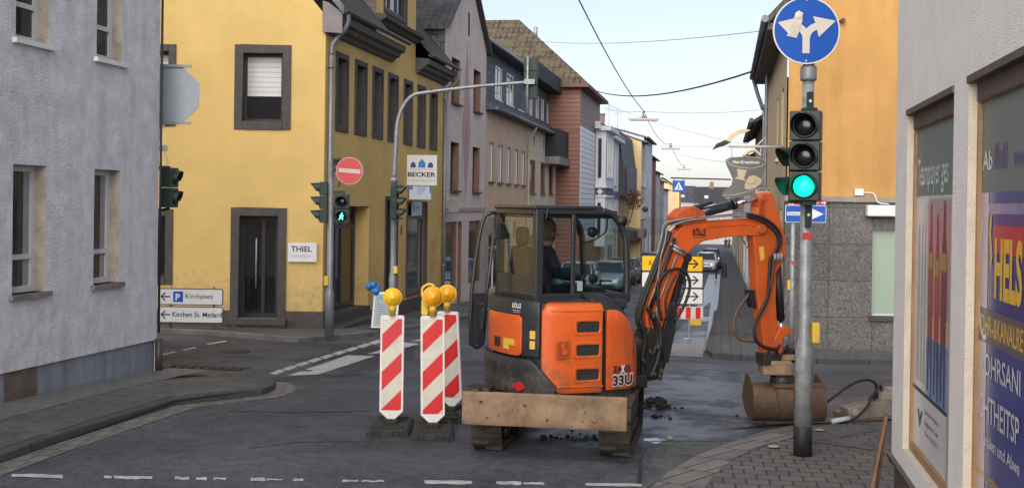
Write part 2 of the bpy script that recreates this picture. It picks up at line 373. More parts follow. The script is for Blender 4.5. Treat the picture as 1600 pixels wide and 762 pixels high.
M_mark = mat('road_paint', (.62, .62, .60), .7, var=.0, col2=(.28, .28, .28), vs=9, bump=.3)
M_galv = mat('galvanised', (.30, .32, .33), .5, .25, var=.35, vs=9, rvar=.1)
M_zinc = mat('zinc_pipe', (.26, .27, .29), .5, .5, var=.25, vs=5)
M_dgreen = mat('signal_green', (.016, .035, .028), .45, var=.2, vs=8)
M_black = mat('black_plastic', (.018, .018, .02), .5, var=.25, vs=6)
M_lens = mat('dark_lens', (.01, .01, .012), .15)
M_green_on = mat('green_light', (.0, .3, .17), .4, emit=(.0, .80, .38), es=1.1)
M_white = mat('white_paint', (.72, .72, .71), .5, var=.08, vs=4)
M_signw = mat('sign_white', (.70, .71, .70), .45, var=.06, vs=5)
M_signblk = mat('sign_black', (.02, .02, .025), .5)
M_blue = mat('sign_blue', (.008, .09, .44), .4, var=.1, vs=3)
M_red = mat('sign_red', (.55, .02, .025), .4, var=.08, vs=4)
M_yel = mat('yellow_plastic', (.72, .47, .06), .5, var=.12, vs=7)
M_win = mat('window_glass', (.012, .014, .018), .06, spec=.7)
M_wframe = mat('white_frame', (.62, .62, .62), .45, var=.06)
M_blind = mat('blind', (.55, .56, .55), .7)
M_dark = mat('dark_interior', (.012, .012, .013), .9)
# ================================================================ THE SETTING
def strip(name, mat_, xs, ys, off, kind='structure', z2=None):
    """sheet following the street's fall"""
    mb = MB()
    for y0, y1 in zip(ys, ys[1:]):
        for x0, x1 in zip(xs, xs[1:]): mb.quad((x0, y0, gz(y0)+off), (x1, y0, gz(y0)+off), (x1, y1, gz(y1)+off), (x0, y1, gz(y1)+off))
    return tag(mb.build(name, mat_), kind=kind)
YS = [a for a, _ in GP if a > -81]
M_ground = mat('earth', (.07, .07, .065), .9, var=.3, vs=.2)
strip('ground', M_ground, [-2500, -400, -60, 60, 400, 2500], YS, -.02)
RY = sorted(set([y for y in YS if y < 300]+[0, 5, 30, 50, 80, 120, 150, 200, 230, 299]))
strip('road', M_asph, [-45, -20, -8, 0, 8, 30], RY, 0)
def raised(name, poly, top, kerb, h=.12, kw=.14, kerb_edges=None, topmat=None, kerbmat=None, base=None):
    """pavement slab from an outline in metres, following the fall, with a kerb band round the given edges"""
    mb = MB(); P = [Vector(p) for p in poly]
    bm = bmesh.new(); vs = [bm.verts.new((p.x, p.y, 0)) for p in P]; bm.faces.new(vs)
    for y in YS+[13, 15, 16, 17, 20, 22, 26, 27, 28, 32, 40]:
        g = bm.verts[:]+bm.edges[:]+bm.faces[:]; bmesh.ops.bisect_plane(bm, geom=g, plane_co=(0, y, 0), plane_no=(0, 1, 0))
    for v in bm.verts: v.co.z = gz(v.co.y)+h
    me = bpy.data.meshes.new(name); bm.to_mesh(me); bm.free()
    mb.add([v.co.copy() for v in me.vertices], [tuple(p.vertices) for p in me.polygons]); bpy.data.meshes.remove(me)
    o = tag(mb.build(name, topmat), kind='structure')
    n = len(P); kb = MB(); E = kerb_edges if kerb_edges is not None else range(n)
    pts = []
    for i in E:
        a, b = P[i], P[(i+1) % n]; k = max(1, int((b-a).length/1.5))
        for j in range(k): pts.append(a+(b-a)*j/k)
    pts.append(P[(list(E)[-1]+1) % n])
    area = sum(P[i].x*P[(i+1) % n].y-P[(i+1) % n].x*P[i].y for i in range(n)); sg = 1 if area > 0 else -1
    L = []
    for i, p in enumerate(pts):
        d = (pts[min(i+1, len(pts)-1)]-pts[max(i-1, 0)]).normalized(); nn = Vector((d.y, -d.x))*sg
        L.append((p, nn))
    for (p, a), (q, b) in zip(L, L[1:]):
        o0, o1 = p+a*.012, q+b*.012; i0, i1 = p-a*kw, q-b*kw
        z0, z1 = gz(p.y), gz(q.y); T = h+.006
        kb.quad((o0.x, o0.y, z0-.05), (o1.x, o1.y, z1-.05), (o1.x, o1.y, z1+T-.015), (o0.x, o0.y, z0+T-.015))
        o2, o3 = o0-a*.02, o1-b*.02
        kb.quad((o0.x, o0.y, z0+T-.015), (o1.x, o1.y, z1+T-.015), (o3.x, o3.y, z1+T), (o2.x, o2.y, z0+T))
        kb.quad((o2.x, o2.y, z0+T), (o3.x, o3.y, z1+T), (i1.x, i1.y, z1+T), (i0.x, i0.y, z0+T))
    tag(kb.build('kerb', kerbmat or M_kerb, fix=False), kind='structure')
    return o, L
def arc(cx, cy, r, a0, a1, n=10): return [(cx+r*cos(R_(a0+(a1-a0)*i/n)), cy+r*sin(R_(a0+(a1-a0)*i/n))) for i in range(n+1)]
XG = -8.05                                    # line of the grey house
XY_ = at(503, 522, 29.2).x                    # line of the yellow house
YY_ = at(503, 522, 29.2).y
XR = 1.29                                     # building line on the right
# left pavement beside the grey house, rounded at the side street
kx = -6.4
_k = [onG(*p, .09) for p in [(408, 607), (424, 601), (430, 595), (420, 590), (395, 587.5), (350, 587), (300, 589), (250, 592.5)]]
KP = [(kx, -20), (kx, _k[0].y-1.2)]+[(p.x, p.y) for p in _k]
raised('pavement', KP+[(-30, 15.2), (-30, -20)], None, None, h=.09, topmat=M_asph3, kerb_edges=range(0, len(KP)-1), kerbmat=M_kerbd)
# lighter setts against the house wall with a ragged edge
mb = MB(); rs_ = random.Random(11); y_ = 6.0
while y_ < 16.6:
    xe = -7.40
    mb.quad((-8.04, y_, gz(y_)+.094), (xe, y_, gz(y_)+.094), (xe, y_+.2, gz(y_+.2)+.094), (-8.04, y_+.2, gz(y_+.2)+.094)); y_ += .2
for i in range(30):
    y_ = 16.62+i*.0; 
tag(mb.build('sett_strip', brickmat('pale_setts', (.17, .165, .15), (.145, .14, .13), (.11, .108, .10), .2, .2, .012), fix=False), kind='structure')
# gutter of setts along it
def offs(P, o):
    out = []
    for i in range(len(P)):
        a = Vector(P[max(i-1, 0)]); b = Vector(P[min(i+1, len(P)-1)]); d = (b-a).normalized(); out.append((P[i][0]+d.y*o, P[i][1]-d.x*o))
    return out
gp = offs(KP, .30); gi = offs(KP, .013)
mb = MB()
def fine(ps):
    out = []
    for a, b in zip(ps, ps[1:]):
        a = Vector(a); b = Vector(b); k = max(1, int((b-a).length/1.5)) if (b-a).length < 10 else 24
        out += [a+(b-a)*j/k for j in range(k)]
    return out+[Vector(ps[-1])]
A_, B_ = fine(gp), fine(gi)
for i in range(min(len(A_), len(B_))-1):
    q = [B_[i], A_[i], A_[i+1], B_[i+1]]; mb.quad(*[(p.x, p.y, gz(p.y)+.006) for p in q])
M_sett = brickmat('gutter_setts', (.20, .19, .165), (.15, .145, .13), (.07, .07, .06), .16, .26, .012)
tag(mb.build('gutter', M_sett, fix=False), kind='structure')
# pavement before the yellow house and on down the left of the street
mb_ = [(-30, 25.6), (onG(330, 521).x, onG(330, 523).y), (onG(470, 534).x, onG(470, 535).y), (onG(560, 527).x, onG(560, 527).y), (-7.6, 33), (-7.55, 60), (-7.4, 120), (-7.2, 250), (-16, 250), (-16, 25.6+8), (-30, 33)]
raised('pavement', mb_, None, None, h=.1, topmat=M_asph3, kerb_edges=range(0, 7), kerbmat=M_kerb)
# far right pavement (grey slabs) round the corner house
c0 = onG(1103, 556)
rp = [(22, onG(1395, 569).y+.35), (onG(1395, 570).x, onG(1395, 570).y), (onG(1230, 566).x, onG(1230, 567).y), (onG(1150, 562).x, onG(1150, 562).y), (onG(1112, 558).x, onG(1112, 558).y), (onG(1103, 550).x, onG(1103, 550).y), (onG(1106, 535).x, onG(1106, 535).y), (-.15, 45), (0.05, 120), (.1, 250), (12, 250), (12, 40), (22, 40)]
raised('pavement', rp, None, None, h=.1, topmat=M_slab, kerb_edges=range(0, 9), kerbmat=M_kerbd)
# wet gutter slabs before that kerb
mb = MB()
for y0 in range(26, 90, 2):
    mb.quad((-.95, y0, gz(y0)+.006), (-.28 if y0 < 45 else -.15, y0, gz(y0)+.006), (-.28 if y0 < 43 else -.15, y0+1.97, gz(y0+1.97)+.006), (-.95, y0+1.97, gz(y0+1.97)+.006))
tag(mb.build('gutter', mat('wet_gutter', (.17, .17, .18), .32, var=.3, vs=3), fix=False), kind='structure')
# near right pavement: pavers inside a curved kerb, then asphalt behind
kc = [onG(*p) for p in [(1010, 775), (1045, 742), (1090, 716), (1140, 697), (1200, 677), (1262, 664), (1330, 652), (1420, 640)]]
kin = [onG(*p) for p in [(1085, 790), (1118, 745), (1150, 720), (1190, 703), (1238, 688), (1290, 672), (1345, 660), (1430, 646)]]
mb = MB(); kb = MB()
H_ = .035
for i in range(len(kc)-1):
    a, b, c, d = kc[i], kc[i+1], kin[i+1], kin[i]
    kb.quad((a.x, a.y, gz(a.y)-.01), (b.x, b.y, gz(b.y)-.01), (b.x, b.y, gz(b.y)+H_+.004), (a.x, a.y, gz(a.y)+H_+.004))
    kb.quad(*[(p.x, p.y, gz(p.y)+H_+.004) for p in (a, b, c, d)])
outl = [(p.x, p.y) for p in kin]+[(XR+8, kin[-1].y), (XR+8, -10), (kin[0].x-.6, -10)]
bm = bmesh.new(); bm.faces.new([bm.verts.new((x, y, 0)) for x, y in outl])
for y in (11, 12, 13, 14, 15): bmesh.ops.bisect_plane(bm, geom=bm.verts[:]+bm.edges[:]+bm.faces[:], plane_co=(0, y, 0), plane_no=(0, 1, 0))
me = bpy.data.meshes.new('x'); bm.to_mesh(me); bm.free()
mb.add([(v.co.x, v.co.y, gz(v.co.y)+H_) for v in me.vertices], [tuple(p.vertices) for p in me.polygons])
tag(mb.build('pavement', M_pave), kind='structure')
tag(kb.build('kerb', brickmat('kerb_blocks', (.21, .195, .18), (.15, .145, .135), (.05, .05, .05), .22, .6, .012, rot=.5), fix=False), kind='structure')
# asphalt part of that pavement, behind the pole
ap = [onG(*p, H_) for p in [(1238, 690), (1300, 671), (1345, 661), (1430, 648), (1430, 664), (1395, 668), (1310, 684), (1380, 692), (1380, 705), (1262, 690), (1240, 693)]]
mb = MB(); 
bm = bmesh.new(); bm.faces.new([bm.verts.new((p.x, p.y, 0)) for p in ap]); bmesh.ops.triangulate(bm, faces=bm.faces[:]); me = bpy.data.meshes.new('x'); bm.to_mesh(me); bm.free()
mb.add([(v.co.x, v.co.y, gz(v.co.y)+H_+.005) for v in me.vertices], [tuple(p.vertices) for p in me.polygons])
tag(mb.build('pavement_patch', M_asph3), kind='structure')
# --- markings
def gpoly(name, px, off=.006, m=None, ws=False):
    P = [onG(*p) for p in px]; mb = MB(); mb.quad(*[(p.x, p.y, gz(p.y)+off) for p in P]); return tag(mb.build(name, m or M_mark, fix=False), kind='structure')
rr = random.Random(3)
for i, (a, b, w) in enumerate([(18, 98, 1), (162, 178, .6), (176, 196, .8), (197, 238, 1), (273, 296, .8), (307, 323, .8), (334, 353, .7), (392, 414, 1), (416, 440, .4), (458, 474, .6), (535, 560, .5), (566, 600, .5), (663, 737, 1), (775, 815, .9), (818, 850, .7), (915, 1003, .8)]):
    ya = 743+(a-18)*.0155; yb = 743+(b-18)*.0155; t = 5.0*w
    n = 5; up = []; dn = []
    for k in range(n+1):
        x = a+(b-a)*k/n; y = ya+(yb-ya)*k/n; up.append((x, y-t/2+rr.uniform(-.9, .9)*(1 if 0 < k < n else 0))); dn.append((x+rr.uniform(-1, 1), y+t/2+rr.uniform(-.9, .9)))
    gpoly('lane_marking', up+dn[::-1])
gpoly('stop_line', [(449, 587), (497, 585), (586, 556), (543, 555)])
gpoly('stop_line', [(574, 553), (606, 551), (655, 537), (632, 535)])
for k in range(9):
    t0 = k/9; t1 = (k+.66)/9; f = lambda t, o: (427+(600-427)*t, 582+(529-582)*t**.93+o)
    a, b = f(t0, 0), f(t1, 0); wd = 24*(1-t0*.45)
    gpoly('stop_line_dash', [(a[0]-6, a[1]+1.5), (a[0]+5, a[1]+3.6), (b[0]+7, b[1]+1.8), (b[0]-3, b[1])])
for (a, b) in [((252, 553), (272, 549)), ((284, 546), (305, 542)), ((322, 537), (352, 532))]: gpoly('lane_marking', [(a[0], a[1]), (a[0]+4, a[1]+1.6), (b[0]+3, b[1]+1.6), (b[0], b[1])])
gpoly('lane_marking', [(968, 452), (973, 452), (1000, 443), (997, 443)])
gpoly('lane_marking', [(640, 534), (672, 531), (690, 527), (660, 529)])
# darker resurfaced strips and sealed joints
gpoly('road_patch', [(330, 590), (392, 597), (458, 594), (560, 586), (645, 560), (650, 541), (600, 532), (470, 560)], .003, M_asph2)
M_seal = mat('bitumen_seal', (.018, .018, .02), .5)
def seal(px, w=.035, off=.005):
    P = [onG(*p) for p in px]; mb = MB(); Q = []
    for a, b in zip(P, P[1:]):
        for k in range(6): Q.append(a.lerp(b, k/6)+Vector((rr.uniform(-.02, .02), rr.uniform(-.02, .02), 0)))
    Q.append(P[-1])
    for a, b in zip(Q, Q[1:]):
        d = (b-a).normalized(); n = Vector((-d.y, d.x, 0))*w/2; mb.quad(*[(p.x, p.y, gz(p.y)+off) for p in (a-n, b-n, b+n, a+n)])
    tag(mb.build('sealed_joint', M_seal, fix=False), kind='structure')
seal([(355, 642), (470, 644), (580, 642)]); seal([(995, 762), (1000, 725), (1012, 690), (1055, 688), (1150, 690)])
seal([(390, 700), (470, 690), (560, 690)], .02)
gpoly('road_patch', [(1002, 728), (1014, 693), (1180, 688), (1090, 714), (1040, 742), (1005, 765)], .003, M_asph3)
# fallen leaves / scattered grit on paving, and white paint dabs on the left pavement
for (x, y, w, h) in [(1198, 703, 20, 4), (1272, 677, 16, 3), (1042, 683, 10, 4)]: gpoly('paint_dab', [(x, y), (x+w*.6, y-h*.4), (x+w, y+h*.2), (x+w*.8, y+h), (x+w*.2, y+h*.9)], .052 if x > 1100 else .008, mat('pale_dab', (.38, .34, .27), .8))
# wet concrete-like lighter strip behind the works
gpoly('wet_strip', [(1043, 555), (1098, 558), (1107, 500), (1111, 470), (1075, 500), (1046, 530)], .0045, asphalt('wet_strip', (.13, .135, .15), wet=[(-.6, 27, 3, 14)], cracks=False))
# drain grates
def grate(px, py, w, l):
    p = onG(px, py); g = MB()
    for i in range(8): g.box(-w/2+i*w/8, -w/2+i*w/8+w/14, -l/2, l/2, 0, .01)
    g.box(-w/2, w/2, -l/2, -l/2+.03, 0, .011); g.box(-w/2, w/2, l/2-.03, l/2, 0, .011)
    o = g.build('drain_grate', mat('cast_iron', (.04, .04, .04), .6, .5), world=False); o.location = (p.x, p.y, gz(p.y)+.006)
    return o
tag(grate(322, 575, 1.3, .35), 'black drain grate in the gutter at the mouth of the side street', 'drain')
p = onG(365, 550); mb = MB(); mb.lathe([(.001, .012), (.3, .012), (.31, .0)], (0, 0, 0)); o = mb.build('manhole_cover', mat('cast_iron', (.04, .04, .04), .6, .5), world=False); o.location = (p.x, p.y, gz(p.y)+.002)
tag(o, 'round manhole cover in the side street before the yellow house', 'manhole cover')

# ================================================================ BUILDINGS
def facade(mb, A, B, z0, z1, ops=(), depth=.2, floor=None, top=None, kw=0, kr=1):
    """wall from A to B (2-D, outside on the right-hand side of A->B) with openings (s0,s1,z0,z1)"""
    A = Vector((A[0], A[1])); B = Vector((B[0], B[1])); d = (B-A); Ln = d.length; d.normalize(); n = Vector((d.y, -d.x))
    ss = sorted(set([0, Ln]+[v for o in ops for v in (max(0, o[0]), min(Ln, o[1]))])); zs = sorted(set([z0, z1]+[v for o in ops for v in (max(z0, o[2]), min(z1, o[3]))]))
    P = lambda s, z, dp=0: (A.x+d.x*s-n.x*dp, A.y+d.y*s-n.y*dp, z)
    k0 = mb.k; mb.k = kw
    for s0, s1 in zip(ss, ss[1:]):
        for a, b in zip(zs, zs[1:]):
            cs, cz = (s0+s1)/2, (a+b)/2
            if any(o[0] < cs < o[1] and o[2] < cz < o[3] for o in ops): continue
            mb.quad(P(s0, a), P(s1, a), P(s1, b), P(s0, b))
    mb.k = kr
    for o in ops:
        s0, s1, a, b = o[:4]; dp = o[4] if len(o) > 4 else depth
        mb.k = o[5] if len(o) > 5 else kr
        mb.quad(P(s0, a), P(s0, b), P(s0, b, dp), P(s0, a, dp)); mb.quad(P(s1, a), P(s1, a, dp), P(s1, b, dp), P(s1, b))
        mb.quad(P(s0, b), P(s1, b), P(s1, b, dp), P(s0, b, dp)); mb.quad(P(s0, a), P(s0, a, dp), P(s1, a, dp), P(s1, a))
    mb.k = k0
    return P
def wframe(A, B, depth=0):
    A = Vector((A[0], A[1], 0)); B = Vector((B[0], B[1], 0)); d = (B-A).normalized(); n = Vector((d.y, -d.x, 0))
    return frame(A-n*depth, d, (0, 0, 1))     # local x = along, y = up, z = out
def window(parent, A, B, s0, s1, z0, z1, depth=.2, fm=None, gm=None, fw=.06, mull=(), trans=(), sill=None, surround=None, sw=.12, blind=None, name='window', sillm=None, curtain=False):
    M = wframe(A, B, depth); fm = fm or M_wframe; gm = gm or M_win
    mb = MB(M); t = .05
    mb.box(s0, s0+fw, z0, z1, 0, t); mb.box(s1-fw, s1, z0, z1, 0, t); mb.box(s0+fw, s1-fw, z0, z0+fw, 0, t); mb.box(s0+fw, s1-fw, z1-fw, z1, 0, t)
    ys = [z0+fw]+[z0+(z1-z0)*v for v in trans]+[z1-fw]
    for v in mull:
        x = s0+(s1-s0)*v; mb.box(x-fw*.45, x+fw*.45, z0+fw, z1-fw, 0, t+.006)
    for v in trans:
        y = z0+(z1-z0)*v; mb.box(s0+fw, s1-fw, y-fw*.4, y+fw*.4, 0, t+.003)
    w_ = mb.build(name, fm, parent)
    g = MB(M); g.quad((s0+.01, z0+.01, .018), (s1-.01, z0+.01, .018), (s1-.01, z1-.01, .018), (s0+.01, z1-.01, .018)); g.build('pane', gm, w_, fix=False)
    if curtain:
        c = MB(M); c.box(s0+fw, s0+fw+(s1-s0)*.22, z0+fw, z1-fw, .0195, .024); c.box(s1-fw-(s1-s0)*.18, s1-fw, z0+fw, z1-fw, .0195, .024); c.build('curtain', mat('curtain', (.30, .30, .29), .9), w_)
    if blind: b = MB(M); b.box(s0+fw, s1-fw, z1-fw-(z1-z0)*blind, z1-fw, .022, .03); b.build('blind', sidingmat('slat_blind', (.50, .51, .50), .12, .55), w_)
    if sill:
        M2 = wframe(A, B, 0); b = MB(M2); b.box(s0-.07, s1+.07, z0-.06, z0, -depth+.02, sill); b.build('sill', sillm or M_white, w_)
    if surround:
        M2 = wframe(A, B, 0); b = MB(M2); e = .03
        b.box(s0-sw, s0, z0-sw, z1+sw, -.02, e); b.box(s1, s1+sw, z0-sw, z1+sw, -.02, e); b.box(s0, s1, z1, z1+sw, -.02, e); b.box(s0, s1, z0-sw, z0, -.02, e+.012)
        b.build('surround', surround, w_, bevel=.008, segs=1)
    return w_
def backing(mb, A, B, s0, s1, z0, z1, depth):
    M = wframe(A, B, depth); 
    mb.add([M@Vector(p) for p in [(s0-.02, z0-.02, 0), (s1+.02, z0-.02, 0), (s1+.02, z1+.02, 0), (s0-.02, z1+.02, 0)]], [(0, 1, 2, 3)])

# ---------------------------------------------------------------- grey house, left edge
M_gst = mat('grey_render', (.80, .79, .81), .9, col2=(.56, .55, .56), vs=3.4, bump=1.6, bs=34, streak=.12, dirt=(.3, 2.2, .12, (.26, .23, .19), .55))
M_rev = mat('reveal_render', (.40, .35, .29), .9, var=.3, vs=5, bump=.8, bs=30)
GA, GB = (XG, 16.45), (XG, -6)
t = thing('grey_house', 'pale grey rendered house with deep set white windows at the left edge', 'building', (XG, 16.45, gz(16.4)))
def sz(px, py, X, Y0): p = onX(px, py, X); return Y0-p.y, p.z     # s measured from the far corner
ops = []
zl0 = onX(165, 443, XG).z; zl1 = onX(165, 265, XG).z
zu0 = onX(170, 94, XG).z
for pl, pr in ((20, 72), (147, 187)):
    s1, s0 = 16.45-YX(pl, XG), 16.45-YX(pr, XG); ops.append((s0, s1, zl0, zl1))
    ops.append((s0-.02, s1-.02, zu0, zu0+1.55))
w3 = ops[0][0]+2.1*(ops[0][0]-ops[2][0])
for j in (1, 2): ops.append((ops[0][0]+j*(ops[0][0]-ops[2][0])*1.02, ops[0][1]+j*(ops[0][0]-ops[2][0])*1.02, zl0, zl1)); ops.append((ops[1][0]+j*(ops[0][0]-ops[2][0])*1.02, ops[1][1]+j*(ops[0][0]-ops[2][0])*1.02, zu0, zu0+1.55))
mb = MB(); zb = onX(245, 530, XG).z; zn = onX(0, 584, XG).z
# plinth line falls with the street
zpl = lambda s: zb+(zn-zb)*s/(16.45-YX(0, XG))
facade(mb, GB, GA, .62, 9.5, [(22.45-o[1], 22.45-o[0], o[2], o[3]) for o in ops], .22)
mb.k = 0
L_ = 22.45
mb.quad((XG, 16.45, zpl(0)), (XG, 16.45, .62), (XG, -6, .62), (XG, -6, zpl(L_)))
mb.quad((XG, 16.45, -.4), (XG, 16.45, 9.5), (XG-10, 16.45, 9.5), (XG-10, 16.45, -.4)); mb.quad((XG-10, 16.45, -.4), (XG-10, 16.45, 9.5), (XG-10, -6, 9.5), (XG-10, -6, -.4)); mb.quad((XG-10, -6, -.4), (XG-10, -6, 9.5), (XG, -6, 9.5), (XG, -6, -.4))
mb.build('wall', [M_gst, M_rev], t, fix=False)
mb = MB(); e = .05
mb.quad((XG-.001-e+.02, 16.43, -.5), (XG-e+.02, 16.43, zpl(0)), (XG-e+.02, -6, zpl(L_)), (XG-e+.02, -6, -.5))
mb.quad((XG, 16.45, zpl(0)), (XG-e+.02, 16.43, zpl(0)), (XG-e+.02, -6, zpl(L_)), (XG, -6, zpl(L_)))
M_plinth = mat('blue_grey_plinth', (.24, .27, .31), .85, var=.25, vs=1.8, bump=.8, bs=18, streak=.25)
mb.build('plinth', M_plinth, t, fix=False)
mb = MB(); ya, yb_ = YX(63, XG), YX(12, XG); mb.box(XG-.04, XG-.018, yb_, ya, -.1, zpl(16.45-(ya+yb_)/2)-.01); mb.build('bare_patch', mat('bare_plaster', (.13, .105, .085), .9, var=.4, vs=3, bump=1), t)
for i, o in enumerate(ops):
    lo = o[2] < 2.5
    window(t, GB, GA, L_-o[1], L_-o[0], o[2], o[3], .2, trans=(.28,), fw=.075, sill=.06, sillm=M_white if not lo else mat('stone_sill', (.22, .2, .19), .8, var=.3), curtain=lo)
mb = MB(); mb.box(XG-10.3, XG+.35, -6.3, 16.7, 9.5, 9.75); mb.prism([(XG-10.2, 9.75), (XG+.2, 9.75), (XG-5, 13.5)], -6.2, 16.6, 'y'); mb.build('roof', tilemat('slate_dark', (.035, .035, .04), (.025, .025, .03), .3, .22, 0), t)
mb = MB(); mb.tube([(XG+.05, 16.42, -.1), (XG+.05, 16.42, zb+.02)], .055, sub=1); mb.build('downpipe', mat('dark_pipe', (.06, .06, .065), .5, .3, var=.3), t)
mb = MB(); mb.tube([(XG+.02, 16.47, zb+.1), (XG+.02, 16.47, 5.5)], .018, sub=1); mb.build('cable', M_black, t)

# ---------------------------------------------------------------- yellow corner house
M_ygold = mat('ochre_render', (.64, .445, .155), .85, var=.12, vs=.7, bump=.4, bs=60, streak=.02, dirt=(.8, 1.9, .16, (.30, .24, .15), .6))
M_basalt = mat('basalt_trim', (.075, .066, .062), .8, var=.3, vs=6, bump=.4, bs=30)
M_brownf = mat('brown_frame', (.035, .025, .022), .5)
M_zincr = mat('zinc_sheet', (.14, .15, .17), .5, .4, var=.3, vs=4)
M_rooft = tilemat('old_tiles', (.06, .055, .045), (.04, .038, .034), .28, .3, 1, moss=(.055, .06, .03))
cx, cy = XY_, YY_; dl = Vector((-cos(YAW), -sin(YAW)))
YL = (cx+dl.x*15, cy+dl.y*15); YFar = YX(691, XY_); Ylen = YFar-cy
yt = thing('yellow_house', 'ochre yellow corner house with dark stone window frames and seven narrow windows', 'building', (cx, cy, gz(cy)))
FA, FB = YL, (cx, cy)                       # front: A->B, s along
def fs(px, py): p = onP(px, py, FA, FB); return (Vector((p.x, p.y))-Vector(FA)).length, p.z
def frect(x0, y0, x1, y1): a = fs(x0, y0); b = fs(x1, y1); return (a[0], b[0], b[1], a[1])
f_ops = [frect(380, 83, 441, 190), frect(374, 337, 433, 497), frect(225, 80, 263, 186), frect(225, 337, 258, 433)]
SA, SB = (cx, cy), (cx, YFar)               # street side
def sside(x0, y0, x1, y1): a = onX(x0, y0, cx); b = onX(x1, y1, cx); z0 = onX(x0, y1, cx).z if False else None; return (a.y-cy, b.y-cy, a.z)
s_ops = []
lefts = [521.5, 551.5, 579, 603.5, 628, 649.5, 669]; rights = [541.5, 570.5, 596, 619.5, 642, 662.5, 681]
ztop = onX(521.5, 77, cx).z; zbot = onX(521.5, 205, cx).z
for l, r in zip(lefts, rights): a, b = YX(l, cx)-cy, YX(r, cx)-cy; s_ops.append((a+.14, b-.14, zbot+.16, ztop-.16))
zsh = onX(521, 322, cx).z
shopop = (YX(519, cx)-cy, YX(577, cx)-cy, -.55, zsh, .45, 0)
doorop = (YX(603, cx)-cy, YX(620, cx)-cy, -.6, onX(603, 312, cx).z, .25)
winop = (YX(636, cx)-cy, YX(666, cx)-cy, onX(640, 458, cx).z, onX(636, 318, cx).z, .2)
dz0 = onX(560, 20, cx).z
mb = MB()
facade(mb, FA, FB, -1.6, 6.75, [f_ops[0], f_ops[1], f_ops[2], f_ops[3]], .28)
facade(mb, SA, SB, -1.8, 6.75, s_ops+[shopop, doorop, winop], .3)
Pg = wframe(FA, FB)
g0 = 15.0
mb.k = 0
pk = (10.2, 12.6)
mb.add([Pg@Vector(p) for p in [(0, 6.75, 0), (15, 6.75, 0), (15-.0, 6.85, 0), (pk[0], pk[1], 0), (pk[0]-5, 6.8, 0)]], [(0, 1, 2, 3, 4)])
# back walls
bk = [(cx, YFar), (cx-12, YFar), YL]
for a, b in zip(bk, bk[1:]): mb.quad((a[0], a[1], -1.8), (b[0], b[1], -1.8), (b[0], b[1], 6.75), (a[0], a[1], 6.75))
# wall dormer rising through the eave
d0, d1 = YX(584, cx)-cy, YX(646, cx)-cy
dw = [(YX(597, cx)-cy, YX(630, cx)-cy, 7.85, 9.6)]
facade(mb, (cx, cy+d0), (cx, cy+d1), 6.75, 10.2, [(dw[0][0]-d0, dw[0][1]-d0, dw[0][2], dw[0][3])], .15)
mb.k = 0
mb.add([(cx, cy+d0, 10.2), (cx, cy+d1, 10.2), (cx, cy+(d0+d1)/2, 12.2)], [(0, 1, 2)])
mb.build('wall', [M_ygold, M_basalt], yt, fix=False)
ck = MB(); ck.quad((cx, cy+d0-.003, 6.9), (cx, cy+d0-.003, 10.2), (cx-4, cy+d0-.003, 10.2), (cx-4, cy+d0-.003, 6.9)); ck.quad((cx, cy+d1, 6.9), (cx, cy+d1, 10.2), (cx-4, cy+d1, 10.2), (cx-4, cy+d1, 6.9)); ck.build('dormer_cheek', sidingmat('brown_slats', (.07, .05, .045), .16), yt, fix=False)
# roof
ev = .5
rf = MB()
zr = lambda x: 6.95+(cx+ev-x)*1.15
def roofq(ya, yb): rf.quad((cx+ev, ya, zr(cx+ev)), (cx+ev, yb, zr(cx+ev)), (cx-4.7, yb, zr(cx-4.7)), (cx-4.7, ya, zr(cx-4.7)))
roofq(cy-.15, cy+d0-.05); roofq(cy+d1+.05, YFar+.1)
rf.quad((cx-.001, cy+d0-.05, zr(cx)), (cx, cy+d1+.05, zr(cx)), (cx-4.7, cy+d1+.05, zr(cx-4.7)), (cx-4.7, cy+d0-.05, zr(cx-4.7)))
rf.quad((cx-4.7, cy-.95, zr(cx-4.7)), (cx-4.7, YFar, zr(cx-4.7)), (cx-12, YFar, 6.5), (cx-12, cy-2, 6.5))
rf.quad((cx+.25, cy+(d0+d1)/2, 12.35), (cx+.25, cy+d0-.3, 10.0), (cx-4, cy+d0-.3, 10.0), (cx-4, cy+(d0+d1)/2, 12.35)); rf.quad((cx+.25, cy+(d0+d1)/2, 12.35), (cx+.25, cy+d1+.3, 10.0), (cx-4, cy+d1+.3, 10.0), (cx-4, cy+(d0+d1)/2, 12.35))
rf.build('roof', M_rooft, yt, fix=False)
# moulded wooden eaves (profile in x,z) in two runs
prof = [(0, 6.42), (.1, 6.44), (.14, 6.52), (.26, 6.56), (.3, 6.66), (.42, 6.7), (.44, 6.86), (0, 6.9)]
for ya, yb in ((cy-.05, cy+d0+1.55), (cy+d1+.02, YFar+.05)):
    mb = MB(); mb.prism([(cx+a, b) for a, b in prof], ya, yb if ya < cy+1 else yb, 'y'); mb.build('eaves', mat('eaves_wood', (.085, .075, .075), .7, var=.3, vs=5), yt)
    mb = MB(); gx, gz_ = cx+.53, 6.98
    ar = [(gx+.085*cos(R_(a)), gz_+.085*sin(R_(a))) for a in range(180, 361, 20)]; ar2 = [(gx+.075*cos(R_(a)), gz_+.075*sin(R_(a))) for a in range(360, 179, -20)]
    mb.prism(ar+ar2, ya-.15, yb, 'y'); mb.build('gutter', M_zincr, yt)
mb = MB(); mb.prism([(cx+a*.8, b) for a, b in [(0, 7.3), (.12, 7.32), (.2, 7.42), (.34, 7.46), (.36, 7.56), (0, 7.6)]], cy+d0, cy+d1+.05, 'y'); mb.build('cornice', mat('cornice_wood', (.05, .035, .03), .7, var=.2), yt)
